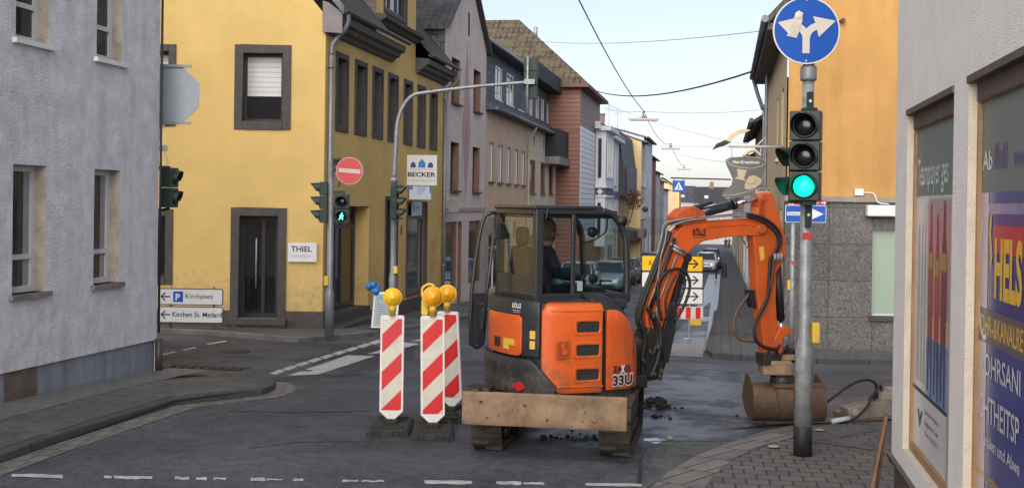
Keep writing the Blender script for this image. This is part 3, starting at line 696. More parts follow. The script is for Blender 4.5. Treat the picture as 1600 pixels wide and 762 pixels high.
# corner bargeboard
mb = MB(); mb.prism([(cx+.5, 6.86), (cx+.5, 7.06), (cx-1.2, 9.05), (cx-1.2, 8.8)], cy-.2, cy-.12, 'y'); mb.build('bargeboard', M_zincr, yt)
mb = MB(); mb.prism([(cx+.44, 6.42), (cx+.44, 6.9), (cx+.1, 7.15), (cx-.05, 7.2), (cx-.05, 6.46)], cy-.1, cy-.06, 'y'); mb.build('eaves_end', mat('mauve_board', (.20, .175, .18), .7, var=.2), yt)
# plinth
mb = MB(); 
doorS = (f_ops[1][0]-.2, f_ops[1][1]+.2)
for a, b in ((0, doorS[0]), (doorS[1], 15.03)):
    if b > 14: mb.M = Pg; mb.box(a, b, -1.6, onP(470, 486, FA, FB).z, -.02, .035)
    else: mb.M = Pg; mb.box(a, b, -1.6, onP(470, 486, FA, FB).z, -.02, .035)
mb.M = wframe(SA, SB); zp = onX(640, 466, cx).z
mb.box(YX(577, cx)-cy, doorop[0], -1.7, onX(590, 475, cx).z-.1, -.02, .035); mb.box(doorop[1], Ylen, -1.8, zp, -.02, .035); mb.box(0, shopop[0], -1.7, onP(470, 486, FA, FB).z, -.02, .033)
mb.build('plinth', M_basalt, yt, bevel=.01)
# front windows and door
window(yt, FA, FB, *f_ops[0], .24, fm=M_brownf, surround=M_basalt, sw=.2, blind=.58, fw=.07)
window(yt, FA, FB, *f_ops[2], .24, fm=M_brownf, surround=M_basalt, sw=.17, blind=.35, fw=.07)
window(yt, FA, FB, *f_ops[3], .24, fm=M_brownf, surround=M_basalt, sw=.17, fw=.07)
dop = f_ops[1]
M_warm = mat('warm_interior_glow', (.30, .13, .04), .8, emit=(.6, .22, .06), es=.12)
M_shopg = glassmat('shop_glass', (.5, .52, .54), .35)
dr = window(yt, FA, FB, dop[0], dop[1], dop[2], dop[3], .27, fm=mat('door_dark', (.03, .03, .035), .4), gm=M_shopg, mull=(.58,), fw=.1, name='door')
mb = MB(wframe(FA, FB, 0)); e = .035; q = dop
mb.box(q[0]-.2, q[0], q[2]-.12, q[3]+.2, -.02, e); mb.box(q[1], q[1]+.2, q[2]-.12, q[3]+.2, -.02, e); mb.box(q[0], q[1], q[3], q[3]+.2, -.02, e); mb.build('surround', M_basalt, dr, bevel=.01)
mb = MB(wframe(FA, FB, .2)); mb.tube([(dop[1]-.55, -.4+.7, .05), (dop[1]-.55, 1.5, .05)], .018, sub=1); mb.build('handle', M_galv, dr)
mb = MB(wframe(FA, FB, 0)); mb.box(dop[0]-.25, dop[1]+.25, q[2]-.14, q[2]-.004, -.3, .28); mb.build('doorstep', M_basalt, dr, bevel=.01)
# dim room behind door and shop glass
rm = MB(wframe(FA, FB, 0)); a, b, c, d = dop
rm.quad((a-.3, c, -3), (b+.3, c, -3), (b+.3, d, -3), (a-.3, d, -3)); rm.quad((a-.3, c-.002, -.3), (b+.3, c-.002, -.3), (b+.3, c-.002, -3), (a-.3, c-.002, -3)); rm.quad((a-.3, d, -.3), (b+.3, d, -.3), (b+.3, d, -3), (a-.3, d, -3)); rm.quad((a-.3, c, -.3), (a-.3, d, -.3), (a-.3, d, -3), (a-.3, c, -3)); rm.quad((b+.3, c, -.3), (b+.3, d, -.3), (b+.3, d, -3), (b+.3, c, -3))
rm.build('interior', mat('brown_room', (.05, .032, .022), .8), yt, fix=False)
rm = MB(wframe(FA, FB, 0)); rm.box(a+.15, a+.55, 1.0, 1.9, -2.9, -2.85); rm.box(a+.1, a+.35, .1, .6, -2.2, -1.9); rm.build('mirror_glow', M_warm, yt)  # warm light of the room put in as emission on these boxes
# street side windows
for i, o in enumerate(s_ops): window(yt, SA, SB, *o[:4], .28, fm=M_brownf, surround=M_basalt, sw=.14, fw=.07, mull=(.5,), trans=(.7,), curtain=i in (0, 2, 3, 6), blind=(.3 if i in (1, 5) else None))
window(yt, SA, SB, dw[0][0], dw[0][1], dw[0][2], dw[0][3], .12, fm=M_brownf, fw=.1, mull=(.33, .66), surround=mat('brown_slats2', (.06, .042, .036), .7), sw=.12)
# shop recess
P0 = wframe(SA, SB, .9)
M_anth = mat('anthracite', (.04, .045, .06), .4)
window(yt, SA, SB, shopop[0]+.02, shopop[1]-.02, -.35, zsh-.01, .43, fm=M_anth, gm=M_shopg, mull=(.45, .62, .97), trans=(.8,), fw=.12, name='shop_window')
mb = MB(wframe(SA, SB, 0)); mb.box(shopop[0]-.1, shopop[1]+.1, -1.7, -.38, -.9, .04); mb.box(shopop[0]-.1, shopop[1]+.05, -1.7, -.62, .04, .4); mb.build('shop_steps', M_basalt, yt, bevel=.01)
rm = MB(wframe(SA, SB, 0)); a, b = shopop[0]-.2, shopop[1]+.6; c, d = -.4, zsh+.1
rm.quad((a, c, -4), (b, c, -4), (b, d, -4), (a, d, -4)); rm.quad((a, c, -.5), (b, c, -.5), (b, c, -4), (a, c, -4)); rm.quad((a, c, -.5), (a, d, -.5), (a, d, -4), (a, c, -4)); rm.quad((b, c, -.5), (b, d, -.5), (b, d, -4), (b, c, -4)); rm.quad((a, d, -.5), (b, d, -.5), (b, d, -4), (a, d, -4))
rm.build('interior', mat('shop_room', (.10, .10, .11), .8), yt, fix=False)
rm = MB(wframe(SA, SB, 0)); rm.box(a+1.3, a+1.9, .9, 1.9, -3.9, -3.85); rm.build('picture_glow', mat('warm_picture_glow', (.5, .2, .05), .8, emit=(1, .4, .1), es=.5), yt)  # picture glows by its own emission, with no lamp in the room
window(yt, SA, SB, doorop[0], doorop[1], doorop[2], doorop[3], .22, fm=mat('door_dark', (.03, .03, .035), .4), fw=.12, name='door', surround=M_basalt, sw=.1)
window(yt, SA, SB, winop[0], winop[1], winop[2], winop[3], .1, fm=mat('taupe_frame', (.16, .12, .10), .5), gm=mat('display_glass', (.05, .055, .06), .05, spec=.8), mull=(.75,), trans=(.84,), fw=.1, name='shop_window', surround=M_basalt, sw=.08)
mb = MB(wframe(SA, SB, 0)); s6 = YX(626, cx)-cy
text('8', wframe(SA, SB, -.01)@Matrix.Translation((s6, onX(626, 365, cx).z, 0)), h=.25, mat=M_brownf, parent=yt, name='house_number', bold=.03)
# graffiti
gm_ = MB(wframe(SA, SB, -.004)); M_graf = mat('red_spray', (.42, .12, .06), .7)
s0 = YX(673, cx)-cy; zg = onX(676, 400, cx).z
for pts in [[(0, .1), (.12, .5), (.3, .3), (.25, .1)], [(.4, 0), (.42, .55), (.62, .5), (.6, .05)], [(.75, .55), (1.0, .6)], [(.86, .6), (.84, .05)], [(.15, -.55), (.18, -.1), (.42, -.15), (.4, -.35), (.2, -.35)], [(.55, -.6), (.6, -.12), (.8, -.2)]]:
    gm_.ribbon([(s0+a, zg+b) for a, b in pts], .035, 0, .003)
gm_.build('graffiti', M_graf, yt, fix=False)
# downpipes
def gutterpipe(parent, y, zt, zb, X=None, xo=.55, mt=None, r=.055):
    X = cx if X is None else X; q = MB(); q.tube([(X+xo, y, zt), (X+xo, y+.02, zt-.25), (X+xo-.12, y+.03, zt-.45), (X+.14, y+.04, zt-.75), (X+.09, y+.05, zt-1.0)], r, sub=5)
    q.tube([(X+.09, y+.05, zt-1.0), (X+.09, y+.05, zb)], r*.97, sub=1)
    for z in (zt-1.3, (zt+zb)/2, zb+1.6): q.cyl((X+.09, y+.05, z-.025), (X+.09, y+.05, z+.025), r*1.18)
    return q.build('downpipe', mt or M_zinc, parent)
gutterpipe(yt, cy+.12, 6.95, -.9, xo=.5, r=.062)
gutterpipe(yt, YFar-.15, 6.95, -1.3, r=.06)

# ---------------------------------------------------------------- generic house of the row
def vx(X, sgn):
    """street-side wall ends A,B so that outside faces the street"""
    return (lambda y0, y1: ((X, y0), (X, y1))) if sgn > 0 else (lambda y0, y1: ((X, y1), (X, y0)))
def shell(parent, X, Y0, Y1, zb, ze, wm, depth=12, sgn=1, ops=(), rm=None, dep=.18, southm=None, gable=None):
    """closed walls; ops as (y0,y1,z0,z1) on the street face"""
    mb = MB(); B = X-sgn*depth
    if sgn > 0: A, C = (X, Y0), (X, Y1); o = [(a-Y0, b-Y0, c, d) for a, b, c, d in ops]
    else: A, C = (X, Y1), (X, Y0); o = [(Y1-b, Y1-a, c, d) for a, b, c, d in ops]
    facade(mb, A, C, zb, ze, o, dep)
    mb.k = 2
    for a, b in (((X, Y0), (B, Y0)), ((B, Y0), (B, Y1)), ((B, Y1), (X, Y1))): mb.quad((a[0], a[1], zb), (b[0], b[1], zb), (b[0], b[1], ze), (a[0], a[1], ze))
    if gable == 'street':
        mb.k = 0; mb.add([(X, Y0, ze), (X, Y1, ze), (X, (Y0+Y1)/2, ze+parent['rise'])], [(0, 1, 2)])
    if gable == 'side':
        mb.k = 2
        for y in (Y0, Y1): mb.add([(X, y, ze), (B, y, ze), ((X+B)/2, y, ze+parent['rise'])], [(0, 1, 2)])
    mb.build('wall', [wm, rm or wm, southm or wm], parent, fix=False)
    return A, C, o
def roof_side(parent, X, Y0, Y1, ze, rise, m, depth=12, sgn=1, oh=.35, th=.12, fascia=None):
    B = X-sgn*depth; xm = (X+B)/2; k = rise/(depth/2)
    mb = MB(); pr = [(X+sgn*oh, ze-oh*k), (X+sgn*oh, ze-oh*k+th), (xm, ze+rise+th), (B-sgn*oh, ze-oh*k+th), (B-sgn*oh, ze-oh*k), (xm, ze+rise)]
    mb.prism(pr, Y0-.12, Y1+.12, 'y'); mb.build('roof', m, parent)
    gx = X+sgn*(oh+.07); gzz = ze-oh*k+.1; q = MB(); q.tube([(gx, Y0-.1, gzz), (gx, Y1+.1, gzz)], .075, sub=1); q.build('gutter', M_zincr, parent)
def roof_street(parent, X, Y0, Y1, ze, rise, m, depth=12, sgn=1, oh=.25, th=.14):
    ym = (Y0+Y1)/2; h = (Y1-Y0)/2; k = rise/h; e = .25
    mb = MB(); pr = [(Y0-e, ze-e*k), (Y0-e, ze-e*k+th), (ym, ze+rise+th), (Y1+e, ze-e*k+th), (Y1+e, ze-e*k), (ym, ze+rise)]
    a, b = sorted((X+sgn*oh, X-sgn*depth)); mb.prism(pr, a, b, 'x'); mb.build('roof', m, parent)
def house(label, X, Y0, Y1, ze, rise, wm, rm_, sgn=1, floors=(), n=3, ww=1.0, style='side', depth=11, fm=None, gm=None, surround=None, shop=True, southm=None, name='row_house', shopm=None, sill=True, blind=None):
    zb = min(gz(Y0), gz(Y1))-1; zg = gz((Y0+Y1)/2)
    t = thing(name, label, 'building', (X, Y0, gz(Y0))); t['rise'] = rise
    ops = []; W = Y1-Y0
    for (a, b) in floors:
        for i in range(n):
            c = Y0+W*(i+.5)/n; ops.append((c-ww/2, c+ww/2, a, b))
    nf = len(ops)
    if shop:
        k = 2 if W > 8 else 1
        for i in range(k): ops.append((Y0+W*(i+.12)/k, Y0+W*(i+.62)/k, zg+.55, zg+2.7)); ops.append((Y0+W*(i+.7)/k, Y0+W*(i+.88)/k, zg+.15, zg+2.6))
    A, C, o = shell(t, X, Y0, Y1, zb, ze, wm, depth, sgn, ops, gable='street' if style == 'street' else 'side' if style == 'side' else None, southm=southm)
    for i, q in enumerate(o):
        if i < nf: window(t, A, C, *q, .15, fm=fm or M_wframe, gm=gm or M_win, fw=.09, mull=(.5,) if ww > .9 else (), sill=.06 if sill else None, sillm=M_kerbd, surround=surround, sw=.1, curtain=i % 2 == 0, blind=(.4 if i % 3 == 1 else None))
        else: window(t, A, C, *q, .12, fm=shopm or M_anth, fw=.09, name='shop_window' if (i-nf) % 2 == 0 else 'door')
    if style == 'side': roof_side(t, X, Y0, Y1, ze, rise, rm_, depth, sgn)
    elif style == 'street': roof_street(t, X, Y0, Y1, ze, rise, rm_, depth, sgn)
    del t['rise']
    hs_ = random.Random(int(Y0*10)); xc_ = X-sgn*depth*(.42+.1*hs_.random()); yc_ = Y0+W*(.25+.4*hs_.random()); zc_ = ze+rise*.7
    q = MB(); q.box(xc_-.3, xc_+.3, yc_-.4, yc_+.4, zc_-.8, zc_+1.5); q.box(xc_-.36, xc_+.36, yc_-.46, yc_+.46, zc_+1.5, zc_+1.62); q.build('chimney', M_brs, t)
    if hs_.random() < .7:
        xa, ya = X-sgn*depth*.3, Y0+W*.6; q = MB(); q.tube([(xa, ya, zc_-1), (xa, ya, zc_+2.4)], .03, sub=1, n=6)
        for i in range(4): q.tube([(xa-.5+.05*i, ya, zc_+1.7+.2*i), (xa+.5-.05*i, ya, zc_+1.7+.2*i)], .015, sub=1, n=5)
        q.build('aerial', M_galv, t)
    return t
# ---------------------------------------------------------------- pink gabled house
M_pink = mat('pink_grey_render', (.66, .56, .52), .9, var=.12, vs=1.5, bump=.5, bs=30, streak=.12)
M_tiled = tilemat('dark_pantiles', (.035, .036, .038), (.026, .027, .03), .25, .32, 1, moss=(.05, .052, .05))
M_slate = tilemat('slate_shingles', (.085, .088, .10), (.06, .062, .07), .3, .26, 0)
M_slateb = tilemat('blue_slate', (.055, .065, .09), (.045, .05, .07), .25, .18, 0)
M_brs = mat('brown_sandstone', (.20, .115, .08), .8, var=.2, vs=5)
PX = XY_+.02; P0_, P1_ = YFar+.02, YX(757, PX)
pt = thing('gabled_house', 'pinkish grey gabled house with brown window reveals and a pale diamond ornament', 'building', (PX, P0_, gz(P0_)))
zE = 8.5; pt['rise'] = 2.6
def ry(l, r, X): return (YX(l, X), YX(r, X))
zw = lambda px, py, X: onX(px, py, X).z
ops = []
a, b = ry(703, 716, PX); ops.append((a, b, zw(737.5, 172, PX)+.0, zw(737.5, 106, PX)+.0))
a2, b2 = ry(737.5, 748.5, PX); ops.append((a2, b2, zw(737.5, 172, PX), zw(737.5, 106, PX)))
ops.append((a, b, zw(701, 297, PX), zw(701, 220, PX))); ops.append((a2, b2, zw(701, 297, PX), zw(701, 220, PX)))
sh0 = ry(697, 714, PX); sh1 = ry(733, 751, PX)
zs1 = zw(697, 347, PX); ops.append((*sh0, -.6, zs1)); ops.append((*sh1, -.6, zs1))
sh2 = ry(716, 722, PX); ops.append((*sh2, -1.2, zs1))
A, C, o = shell(pt, PX, P0_, P1_, -3, zE, M_pink, 10, 1, ops, rm=M_brs, dep=.3, southm=M_slate, gable='street')
for i, q in enumerate(o):
    if i < 4: window(pt, A, C, *q, .28, fm=M_brownf, fw=.08, mull=(.5,), sill=.12, sillm=M_basalt)
    elif i < 6: window(pt, A, C, *q, .12, fm=mat('brown_wood', (.18, .10, .06), .6), gm=mat('display_glass', (.05, .055, .06), .05, spec=.8), fw=.12, name='shop_window')
    else: window(pt, A, C, *q, .3, fm=M_brownf, fw=.1, name='door')
roof_street(pt, PX, P0_, P1_, zE, 2.6, M_tiled, 10, 1, oh=.2)
del pt['rise']
M1 = wframe(A, C, -.004); mb = MB(M1); sc = (YX(727, PX)-P0_); zc = (zw(727, 205, PX))
mb.quad((sc-.75, zc, 0), (sc, zc-2.6, 0), (sc+.75, zc, 0), (sc, zc+3.4, 0)); mb.build('ornament', mat('pink_ornament', (.44, .31, .30), .9), pt, fix=False)
mb = MB(M1); mb.box(sc-.1, sc+.1, zc-.5, zc+.4, .002, .012); mb.build('ornament_panel', mat('pink_ornament2', (.36, .22, .20), .9), pt)
mb = MB(M1); s7 = YX(728.5, PX)-P0_; mb.box(s7-.09, s7+.09, zE+.15, zE+1.0, -.01, .02); mb.build('attic_slit', M_dark, pt)
mb = MB(M1); mb.box(0, P1_-P0_, zs1+.35, zs1+.5, -.01, .03); mb.build('band', mat('pink_band', (.38, .31, .30), .9), pt)
# orange chimney behind its ridge
c_ = at(726, 20, 49); cz0 = 9.5; tch = MB(); w2 = .55; tch.box(c_.x-w2, c_.x+w2, c_.y-.4, c_.y+.4, cz0-1, 11.5); tch.box(c_.x-w2-.07, c_.x+w2+.07, c_.y-.47, c_.y+.47, 11.5, 11.65)
tch.build('chimney', brickmat('orange_brick', (.48, .16, .08), (.40, .12, .06), (.3, .2, .16), .25, .08, .01), pt)

# ---------------------------------------------------------------- peach house with slate upper storey
M_peach = mat('peach_render', (.66, .48, .34), .9, var=.1, vs=1.5, streak=.1)
M_peach2 = mat('cream_render', (.66, .57, .44), .9, var=.1, vs=1.5, streak=.12)
NX = XY_; N0, N1, N2 = P1_+.02, YX(823, NX), YX(868, NX)
M_slw = tilemat('slate_wall', (.075, .085, .11), (.055, .06, .085), .3, .3, 0)
def slatehouse(label, Y0, Y1, wm, ops, kinds, uw, ze):
    t = thing('slate_fronted_house', label, 'building', (NX, Y0, gz(Y0)))
    A, C, o = shell(t, NX, Y0, Y1, -3.5, ze, wm, 11, 1, ops, rm=M_brs, dep=.12)
    for q, k in zip(o, kinds):
        if k == 'b': window(t, A, C, *q, .1, fm=M_wframe, gm=M_blind, fw=.05, sill=.1, sillm=M_brs)
        elif k == 'w': window(t, A, C, *q, .1, fm=mat('brown_shutter', (.12, .06, .045), .6), gm=M_win, fw=.16, sill=.08, sillm=M_brs)
        else: window(t, A, C, *q, .1, fm=M_wframe, fw=.1, mull=(.5,), trans=(.75,), name='glass_door')
    # upper slate storey, set back
    X2 = NX-.5; zt = ze+2.75
    mb = MB(); facade(mb, (X2, Y0), (X2, Y1), ze, zt, [(a-Y0, b-Y0, c, d) for a, b, c, d in uw], .1); mb.k = 0
    for y in (Y0+.01, Y1-.01): mb.quad((X2, y, ze), (X2, y, zt), (X2-9, y, zt), (X2-9, y, ze))
    mb.build('slate_storey', M_slw, t, fix=False)
    for a, b, c, d in uw: window(t, (X2, Y0), (X2, Y1), a-Y0, b-Y0, c, d, .06, fw=.1, mull=(.5,), sill=.05)
    mb = MB(); mb.prism([(NX+.4, ze-.12), (NX+.4, ze), (X2-.01, ze+.75), (X2-.01, ze-.1)], Y0-.05, Y1+.05, 'y'); mb.build('lower_roof', M_slateb, t)
    q = MB(); q.tube([(NX+.45, Y0, ze-.05), (NX+.45, Y1, ze-.05)], .08, sub=1); q.build('gutter', M_zincr, t)
    mb = MB(); mb.prism([(X2+.5, zt-.1), (X2+.5, zt+.05), (X2-4, zt+1.7), (X2-9.5, zt+.1), (X2-9.5, zt-.1)], Y0-.1, Y1+.1, 'y'); mb.build('roof', M_slateb, t)
    q = MB(); q.tube([(X2+.56, Y0, zt), (X2+.56, Y1, zt)], .07, sub=1); q.build('gutter', M_galv, t)
    return t, A, C
ze1 = 6.3
ops = []; zt_ = zw(762.5, 221, NX); zb_ = zw(762.5, 283, NX)
for l, r in ((762.5, 770), (776.5, 784), (789.5, 796.5), (803, 808.5), (813.5, 819)): ops.append((*ry(l, r, NX), zb_, zt_))
for l, r in ((764, 782), (795, 815)): ops.append((*ry(l, r, NX), -1.2, 1.2))
X2 = NX-.5
uw = [(*ry(l, r, X2), ze1+.75, ze1+2.2) for l, r in ((771, 782), (789, 800), (807, 816))]
t1, A1, C1 = slatehouse('peach rendered house with five closed white shutters and a slate clad upper storey', N0, N1, M_peach, ops, 'bbbbbgg', uw, ze1)
gutterpipe(t1, N0+.3, ze1+2.7, ze1+.5, X=X2, xo=.5, mt=M_wframe)
gutterpipe(t1, N1-.2, ze1, -2.2, X=NX, xo=.42, mt=mat('tan_pipe', (.42, .32, .22), .6))
ops = []; zt_ = zw(827, 249, NX); zb_ = zw(827, 301, NX)
for l, r in ((827, 835.5), (844, 851), (857, 863)): ops.append((*ry(l, r, NX), zb_, zt_))
ops.append((*ry(828, 845, NX), -1.9, 1.0))
uw = [(*ry(l, r, X2), ze1+.55, ze1+1.95) for l, r in ((824, 830), (834, 840), (843, 848), (852, 857))]
t2, A2, C2 = slatehouse('cream rendered house with brown framed windows and a dark roof terrace above slate', N1+.02, N2, M_peach2, ops, 'wwwg', uw, ze1)
mb = MB(wframe(A2, C2, -.003))
for l in (833, 848, 861): s = YX(l, NX)-N1; z = zw(833, 222, NX); mb.prism([(s-.2, z+.3), (s+.2, z+.3), (s, z-.25)], -.002, .01)
mb.build('vent', M_brs, t2)
mb = MB(); mb.box(NX-.5, NX+.25, N1+1.5, N2+.2, ze1+2.45, ze1+3.25); mb.build('terrace_parapet', mat('dark_sheet', (.03, .032, .034), .8, 0, var=.2), t2)
for i in range(2): pass

# ---------------------------------------------------------------- house with timber-look cladding and big tiled hip roof
BX = NX+1.35; B0 = N2+.05; B1 = YX(928, BX); zB = 9.3
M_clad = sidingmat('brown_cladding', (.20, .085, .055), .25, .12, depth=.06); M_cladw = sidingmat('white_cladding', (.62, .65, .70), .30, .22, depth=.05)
bt = thing('clad_house', 'house clad in brown and white horizontal boards under a big mossy hip roof', 'building', (BX, B0, gz(B0)))
mb = MB()
mb.quad((BX, B0, -4), (BX, B0, zB), (BX-3, B0, zB), (BX-3, B0, -4)); mb.quad((BX, B0, -4), (BX, B1+3, -4), (BX, B1+3, zB), (BX, B0, zB)); mb.quad((BX-3, B0, 5), (BX-3, B0, zB), (BX-18, B0, zB), (BX-18, B0, 5)); mb.quad((BX, B1+3, -4), (BX-18, B1+3, -4), (BX-18, B1+3, zB), (BX, B1+3, zB))
mb.build('wall', M_clad, bt, fix=False)
mb = MB(); a, b = B0+.15, B1-.1; mb.box(BX-.01, BX+.03, a, b, .3, zw(910, 190, BX)-.3); mb.build('white_boards', M_cladw, bt)
mb = MB(); mb.box(BX-.01, BX+.035, a, b, -2, .3); mb.build('lower_panel', mat('brown_panel', (.17, .07, .05), .6), bt)
ym = (B0+B1+3)/2+.3; zr_ = 13.9
mb = MB(); xh = BX-4.6; e = .5
c1, c2, c3, c4 = (BX+e, B0-e, zB), (BX+e, B1+3+e, zB), (BX-22, B1+3+e, zB), (BX-22, B0-e, zB); r1, r2 = (xh, ym, zr_), (BX-22, ym, zr_)
mb.quad(c4, c1, r1, r2); mb.add([c1, c2, r1], [(0, 1, 2)]); mb.quad(c2, c3, r2, r1)
M_mossy = tilemat('mossy_tiles', (.125, .085, .06), (.075, .055, .042), .34, .62, 1, moss=(.12, .105, .055))
mb.build('roof', M_mossy, bt, fix=False)
mb = MB(); mb.box(BX-22, BX+e, B0-e, B1+3+e, zB-.2, zB-.005); mb.build('eaves', mat('red_brown_fascia', (.13, .06, .045), .7), bt)
mb = MB(); mb.tube([(xh+1.2, ym-1, zr_-1.3), (xh+1.2, ym-1, zr_-.6)], .12, sub=1); mb.build('vent_pipe', M_galv, bt)
# balcony between the cream and the clad house
mb = MB(); y0 = YX(866, NX); mb.box(NX-.2, NX+.8, y0-4, B0-.03, 4.6, 5.0); mb.build('balcony_slab', mat('mauve_board', (.20, .175, .18), .7), bt)
mb = MB(); mb.box(NX-.1, NX+.7, y0-3.9, B0-.05, 5.0, 6.5); mb.build('balcony_panel', mat('dark_panel', (.02, .023, .022), .8, var=.3, vs=3), bt)

# ---------------------------------------------------------------- white ornate house with oriel
M_wr = mat('white_render', (.66, .68, .73), .85, var=.08, vs=2)
WX = BX-.1; W0, W1 = B1+3.05, YX(966, WX)
def trimbox(parent, X, y0, y1, z0, z1, d, m, name='cornice'): q = MB(); q.box(X-.02, X+d, y0-d*.5, y1+d*.5, z0, z1); return q.build(name, m, parent)
wt = house('white ornamental house with an oriel and slate grey bands beside the clad house', WX, W0-2.9, W1, 7.7, 2.5, M_wr, M_slateb, n=3, ww=.8, floors=((.6, 2.6), (3.9, 6.4)), name='ornate_house')
trimbox(wt, WX, W0-2.9, W1, 7.3, 7.75, .45, M_wr); trimbox(wt, WX, W0-2.9, W1, 3.0, 3.5, .12, M_slateb, 'band')
OY0, OY1 = W0-2.4, W0+3
mb = MB(); mb.box(WX-.02, WX+.75, OY0, OY1, -.2, 7.2); mb.build('oriel', M_wr, wt)
mb = MB(); mb.box(WX, WX+.85, OY0-.1, OY1+.1, 2.95, 3.08); mb.box(WX, WX+.85, OY0-.1, OY1+.1, 3.55, 3.66); mb.box(WX, WX+1.1, OY0-.3, OY1+.3, 7.2, 7.5); mb.build('oriel_cornice', M_wr, wt)
mb = MB(); mb.box(WX, WX+.765, OY0-.015, OY1+.015, 3.1, 3.53); mb.build('oriel_band', mat('dark_ornament', (.09, .09, .11), .7), wt)
mb = MB(frame((WX+.4, OY0-.02, 3.31), (1, 0, 0), (0, 0, 1))); mb.prism([(-.2, 0), (0, -.2), (.2, 0), (0, .2)], 0, .02); mb.build('oriel_lozenge', M_white, wt)
for z0, z1 in ((.4, 2.6), (4.2, 6.7)):
    window(wt, (WX, OY0-.005), (WX+.75, OY0-.005), .27, .48, z0, z1, -.03, fm=M_slateb, fw=.03)
    for k in range(3): window(wt, (WX+.755, OY0), (WX+.755, OY1), .4+k*1.6, 1.5+k*1.6, z0, z1, -.03, fw=.12)
# ---------------------------------------------------------------- the rest of the left row
def col(c, n): return mat(n, c, .85, var=.12, vs=1.5, streak=.1)
M_tan = col((.50, .36, .20), 'tan_render'); M_yelc = col((.62, .46, .24), 'yellow_cream_render'); M_gry = col((.36, .35, .35), 'grey_plain_render'); M_wht = col((.60, .60, .66), 'pale_lilac_render'); M_dred = col((.20, .07, .06), 'dark_red_cladding'); M_lgr = col((.46, .44, .42), 'light_grey_render')
M_dk = tilemat('dark_mansard', (.045, .042, .045), (.03, .03, .032), .3, .22, 0)
yy = W1+.05
def nxt(px, X): return YX(px, X)
LX = BX-.35
row = [  # label, end px, ze, rise, wall, roof, style, floors, n
 ('tan house with a tall dark slate mansard storey beyond the white ornamental house', 983, 3.2, 1, M_tan, M_dk, 'mansard', ((.2, 1.9),), 3),
 ('house with a bare yellow cream gable wall rising above the dark mansard house', 1007, 8.3, 1.9, M_lgr, M_slateb, 'side', ((1.2, 2.8), (4.2, 5.8)), 3),
 ('tall pale lilac house with a dormer near the traffic mirror', 1018, 9.0, 1.5, M_wht, M_slateb, 'side', ((1.2, 2.8), (4.2, 5.8)), 2),
 ('narrow dark red clad house in the distant row', 1024, 7.8, 1.6, M_dred, M_dk, 'side', ((1.2, 2.8), (4.0, 5.4)), 2),
 ('light grey house with small windows in the distant row', 1031, 6.6, 2, M_lgr, M_dk, 'side', ((.8, 2.4), (3.8, 5.2)), 2),
 ('plain dark grey house near the far end of the left row', 1037, 5.8, 2, M_gry, M_dk, 'side', ((.8, 2.4), (3.4, 4.8)), 2),
 ('last light house of the left row by the zebra crossing sign', 1044, 4.9, 1.5, M_wht, M_slateb, 'side', ((.4, 2.0), (2.8, 4.2)), 3)]
LX0 = LX
for i, (lab, pe, ze, rise, wm, rm_, st, fl, n) in enumerate(row):
    LX = LX0+(0, 1.05, .9, .5, .2, .1, 0)[i]; y1 = nxt(pe, LX)
    t = house(lab, LX, yy, y1, ze, rise, wm, rm_, style='side' if st != 'mansard' else 'none', floors=fl, n=n, ww=1.0, southm=M_yelc if i == 1 else None)
    if st == 'mansard':
        mb = MB(); mb.prism([(LX+.7, 3.2), (LX+.6, 5.5), (LX+.2, 8.4), (LX-3, 9.6), (LX-11, 8), (LX-11, 3.2)], yy-.1, y1, 'y'); mb.build('mansard_roof', M_dk, t)
        mb = MB(); mb.box(LX+.1, LX+1.2, yy+3, yy+7, 3.4, 5.6); mb.build('dormer', M_slateb, t)
    yy = y1+.05
# ---------------------------------------------------------------- right corner house (orange gable, stone base)
M_or = mat('orange_render', (.50, .275, .085), .85, var=.16, vs=.8, bump=.5, bs=50, streak=.10)
M_cr = mat('cream_yellow_render', (.52, .42, .26), .85, var=.08, vs=1.5)
M_stone = brickmat('stone_slabs', (.175, .163, .152), (.14, .13, .122), (.04, .04, .038), .93, .77, .008, off=0, rough=.55, bump=.2, var=.75)
_n = M_stone.node_tree; _nz = [x for x in _n.nodes if x.bl_idname == 'ShaderNodeTexNoise'][0]; _nz.inputs['Scale'].default_value = 6; _nz.inputs['Distortion'].default_value = 3.5; _nz.inputs['Roughness'].default_value = .55
oc = at(1228, 540, 25.7); OX, OY = XR, oc.y
dr_ = Vector((cos(YAW*.9), sin(YAW*.9)))      # gable runs roughly across the view
OL = 11.0; OBp = (OX+dr_.x*OL, OY+dr_.y*OL); OYe = YX(1197, OX)
ot = thing('orange_house', 'orange rendered corner house with a grey stone slab base', 'building', (OX, OY, gz(OY)))
OA = (OX, OY)
def os_(px, py): p = onP(px, py, OA, OBp); return (Vector((p.x, p.y))-Vector(OA)).length, p.z
zst = os_(1330, 314)[1]
a = os_(1364, 358); b = os_(1420, 494); wop = (a[0], a[0]+1.3, b[1], a[1])
mb = MB(); facade(mb, OA, OBp, -1.6, zst, [wop], .15); mb.quad((OX, OY, -1.6), (OX, OY, zst), (OX, OY+.6, zst), (OX, OY+.6, -1.6)); mb.build('stone_base', M_stone, ot, fix=False)
mb = MB(); facade(mb, (OA[0]+.03, OA[1]+.03), (OBp[0], OBp[1]+.03), zst, 6.3); Mo = wframe((OA[0]+.03, OA[1]+.03), (OBp[0], OBp[1]+.03))
mb.add([Mo@Vector(p) for p in [(0, 6.3, 0), (OL, 6.3, 0), (OL, 6.6, 0), (OL/2, 12.5, 0), (0, 6.6, 0)]], [(0, 1, 2, 3, 4)])
mb.build('gable_wall', M_or, ot, fix=False)
mb = MB(); so_ = [(YX(1222, OX), YX(1219, OX)), (YX(1214, OX), YX(1212, OX))]
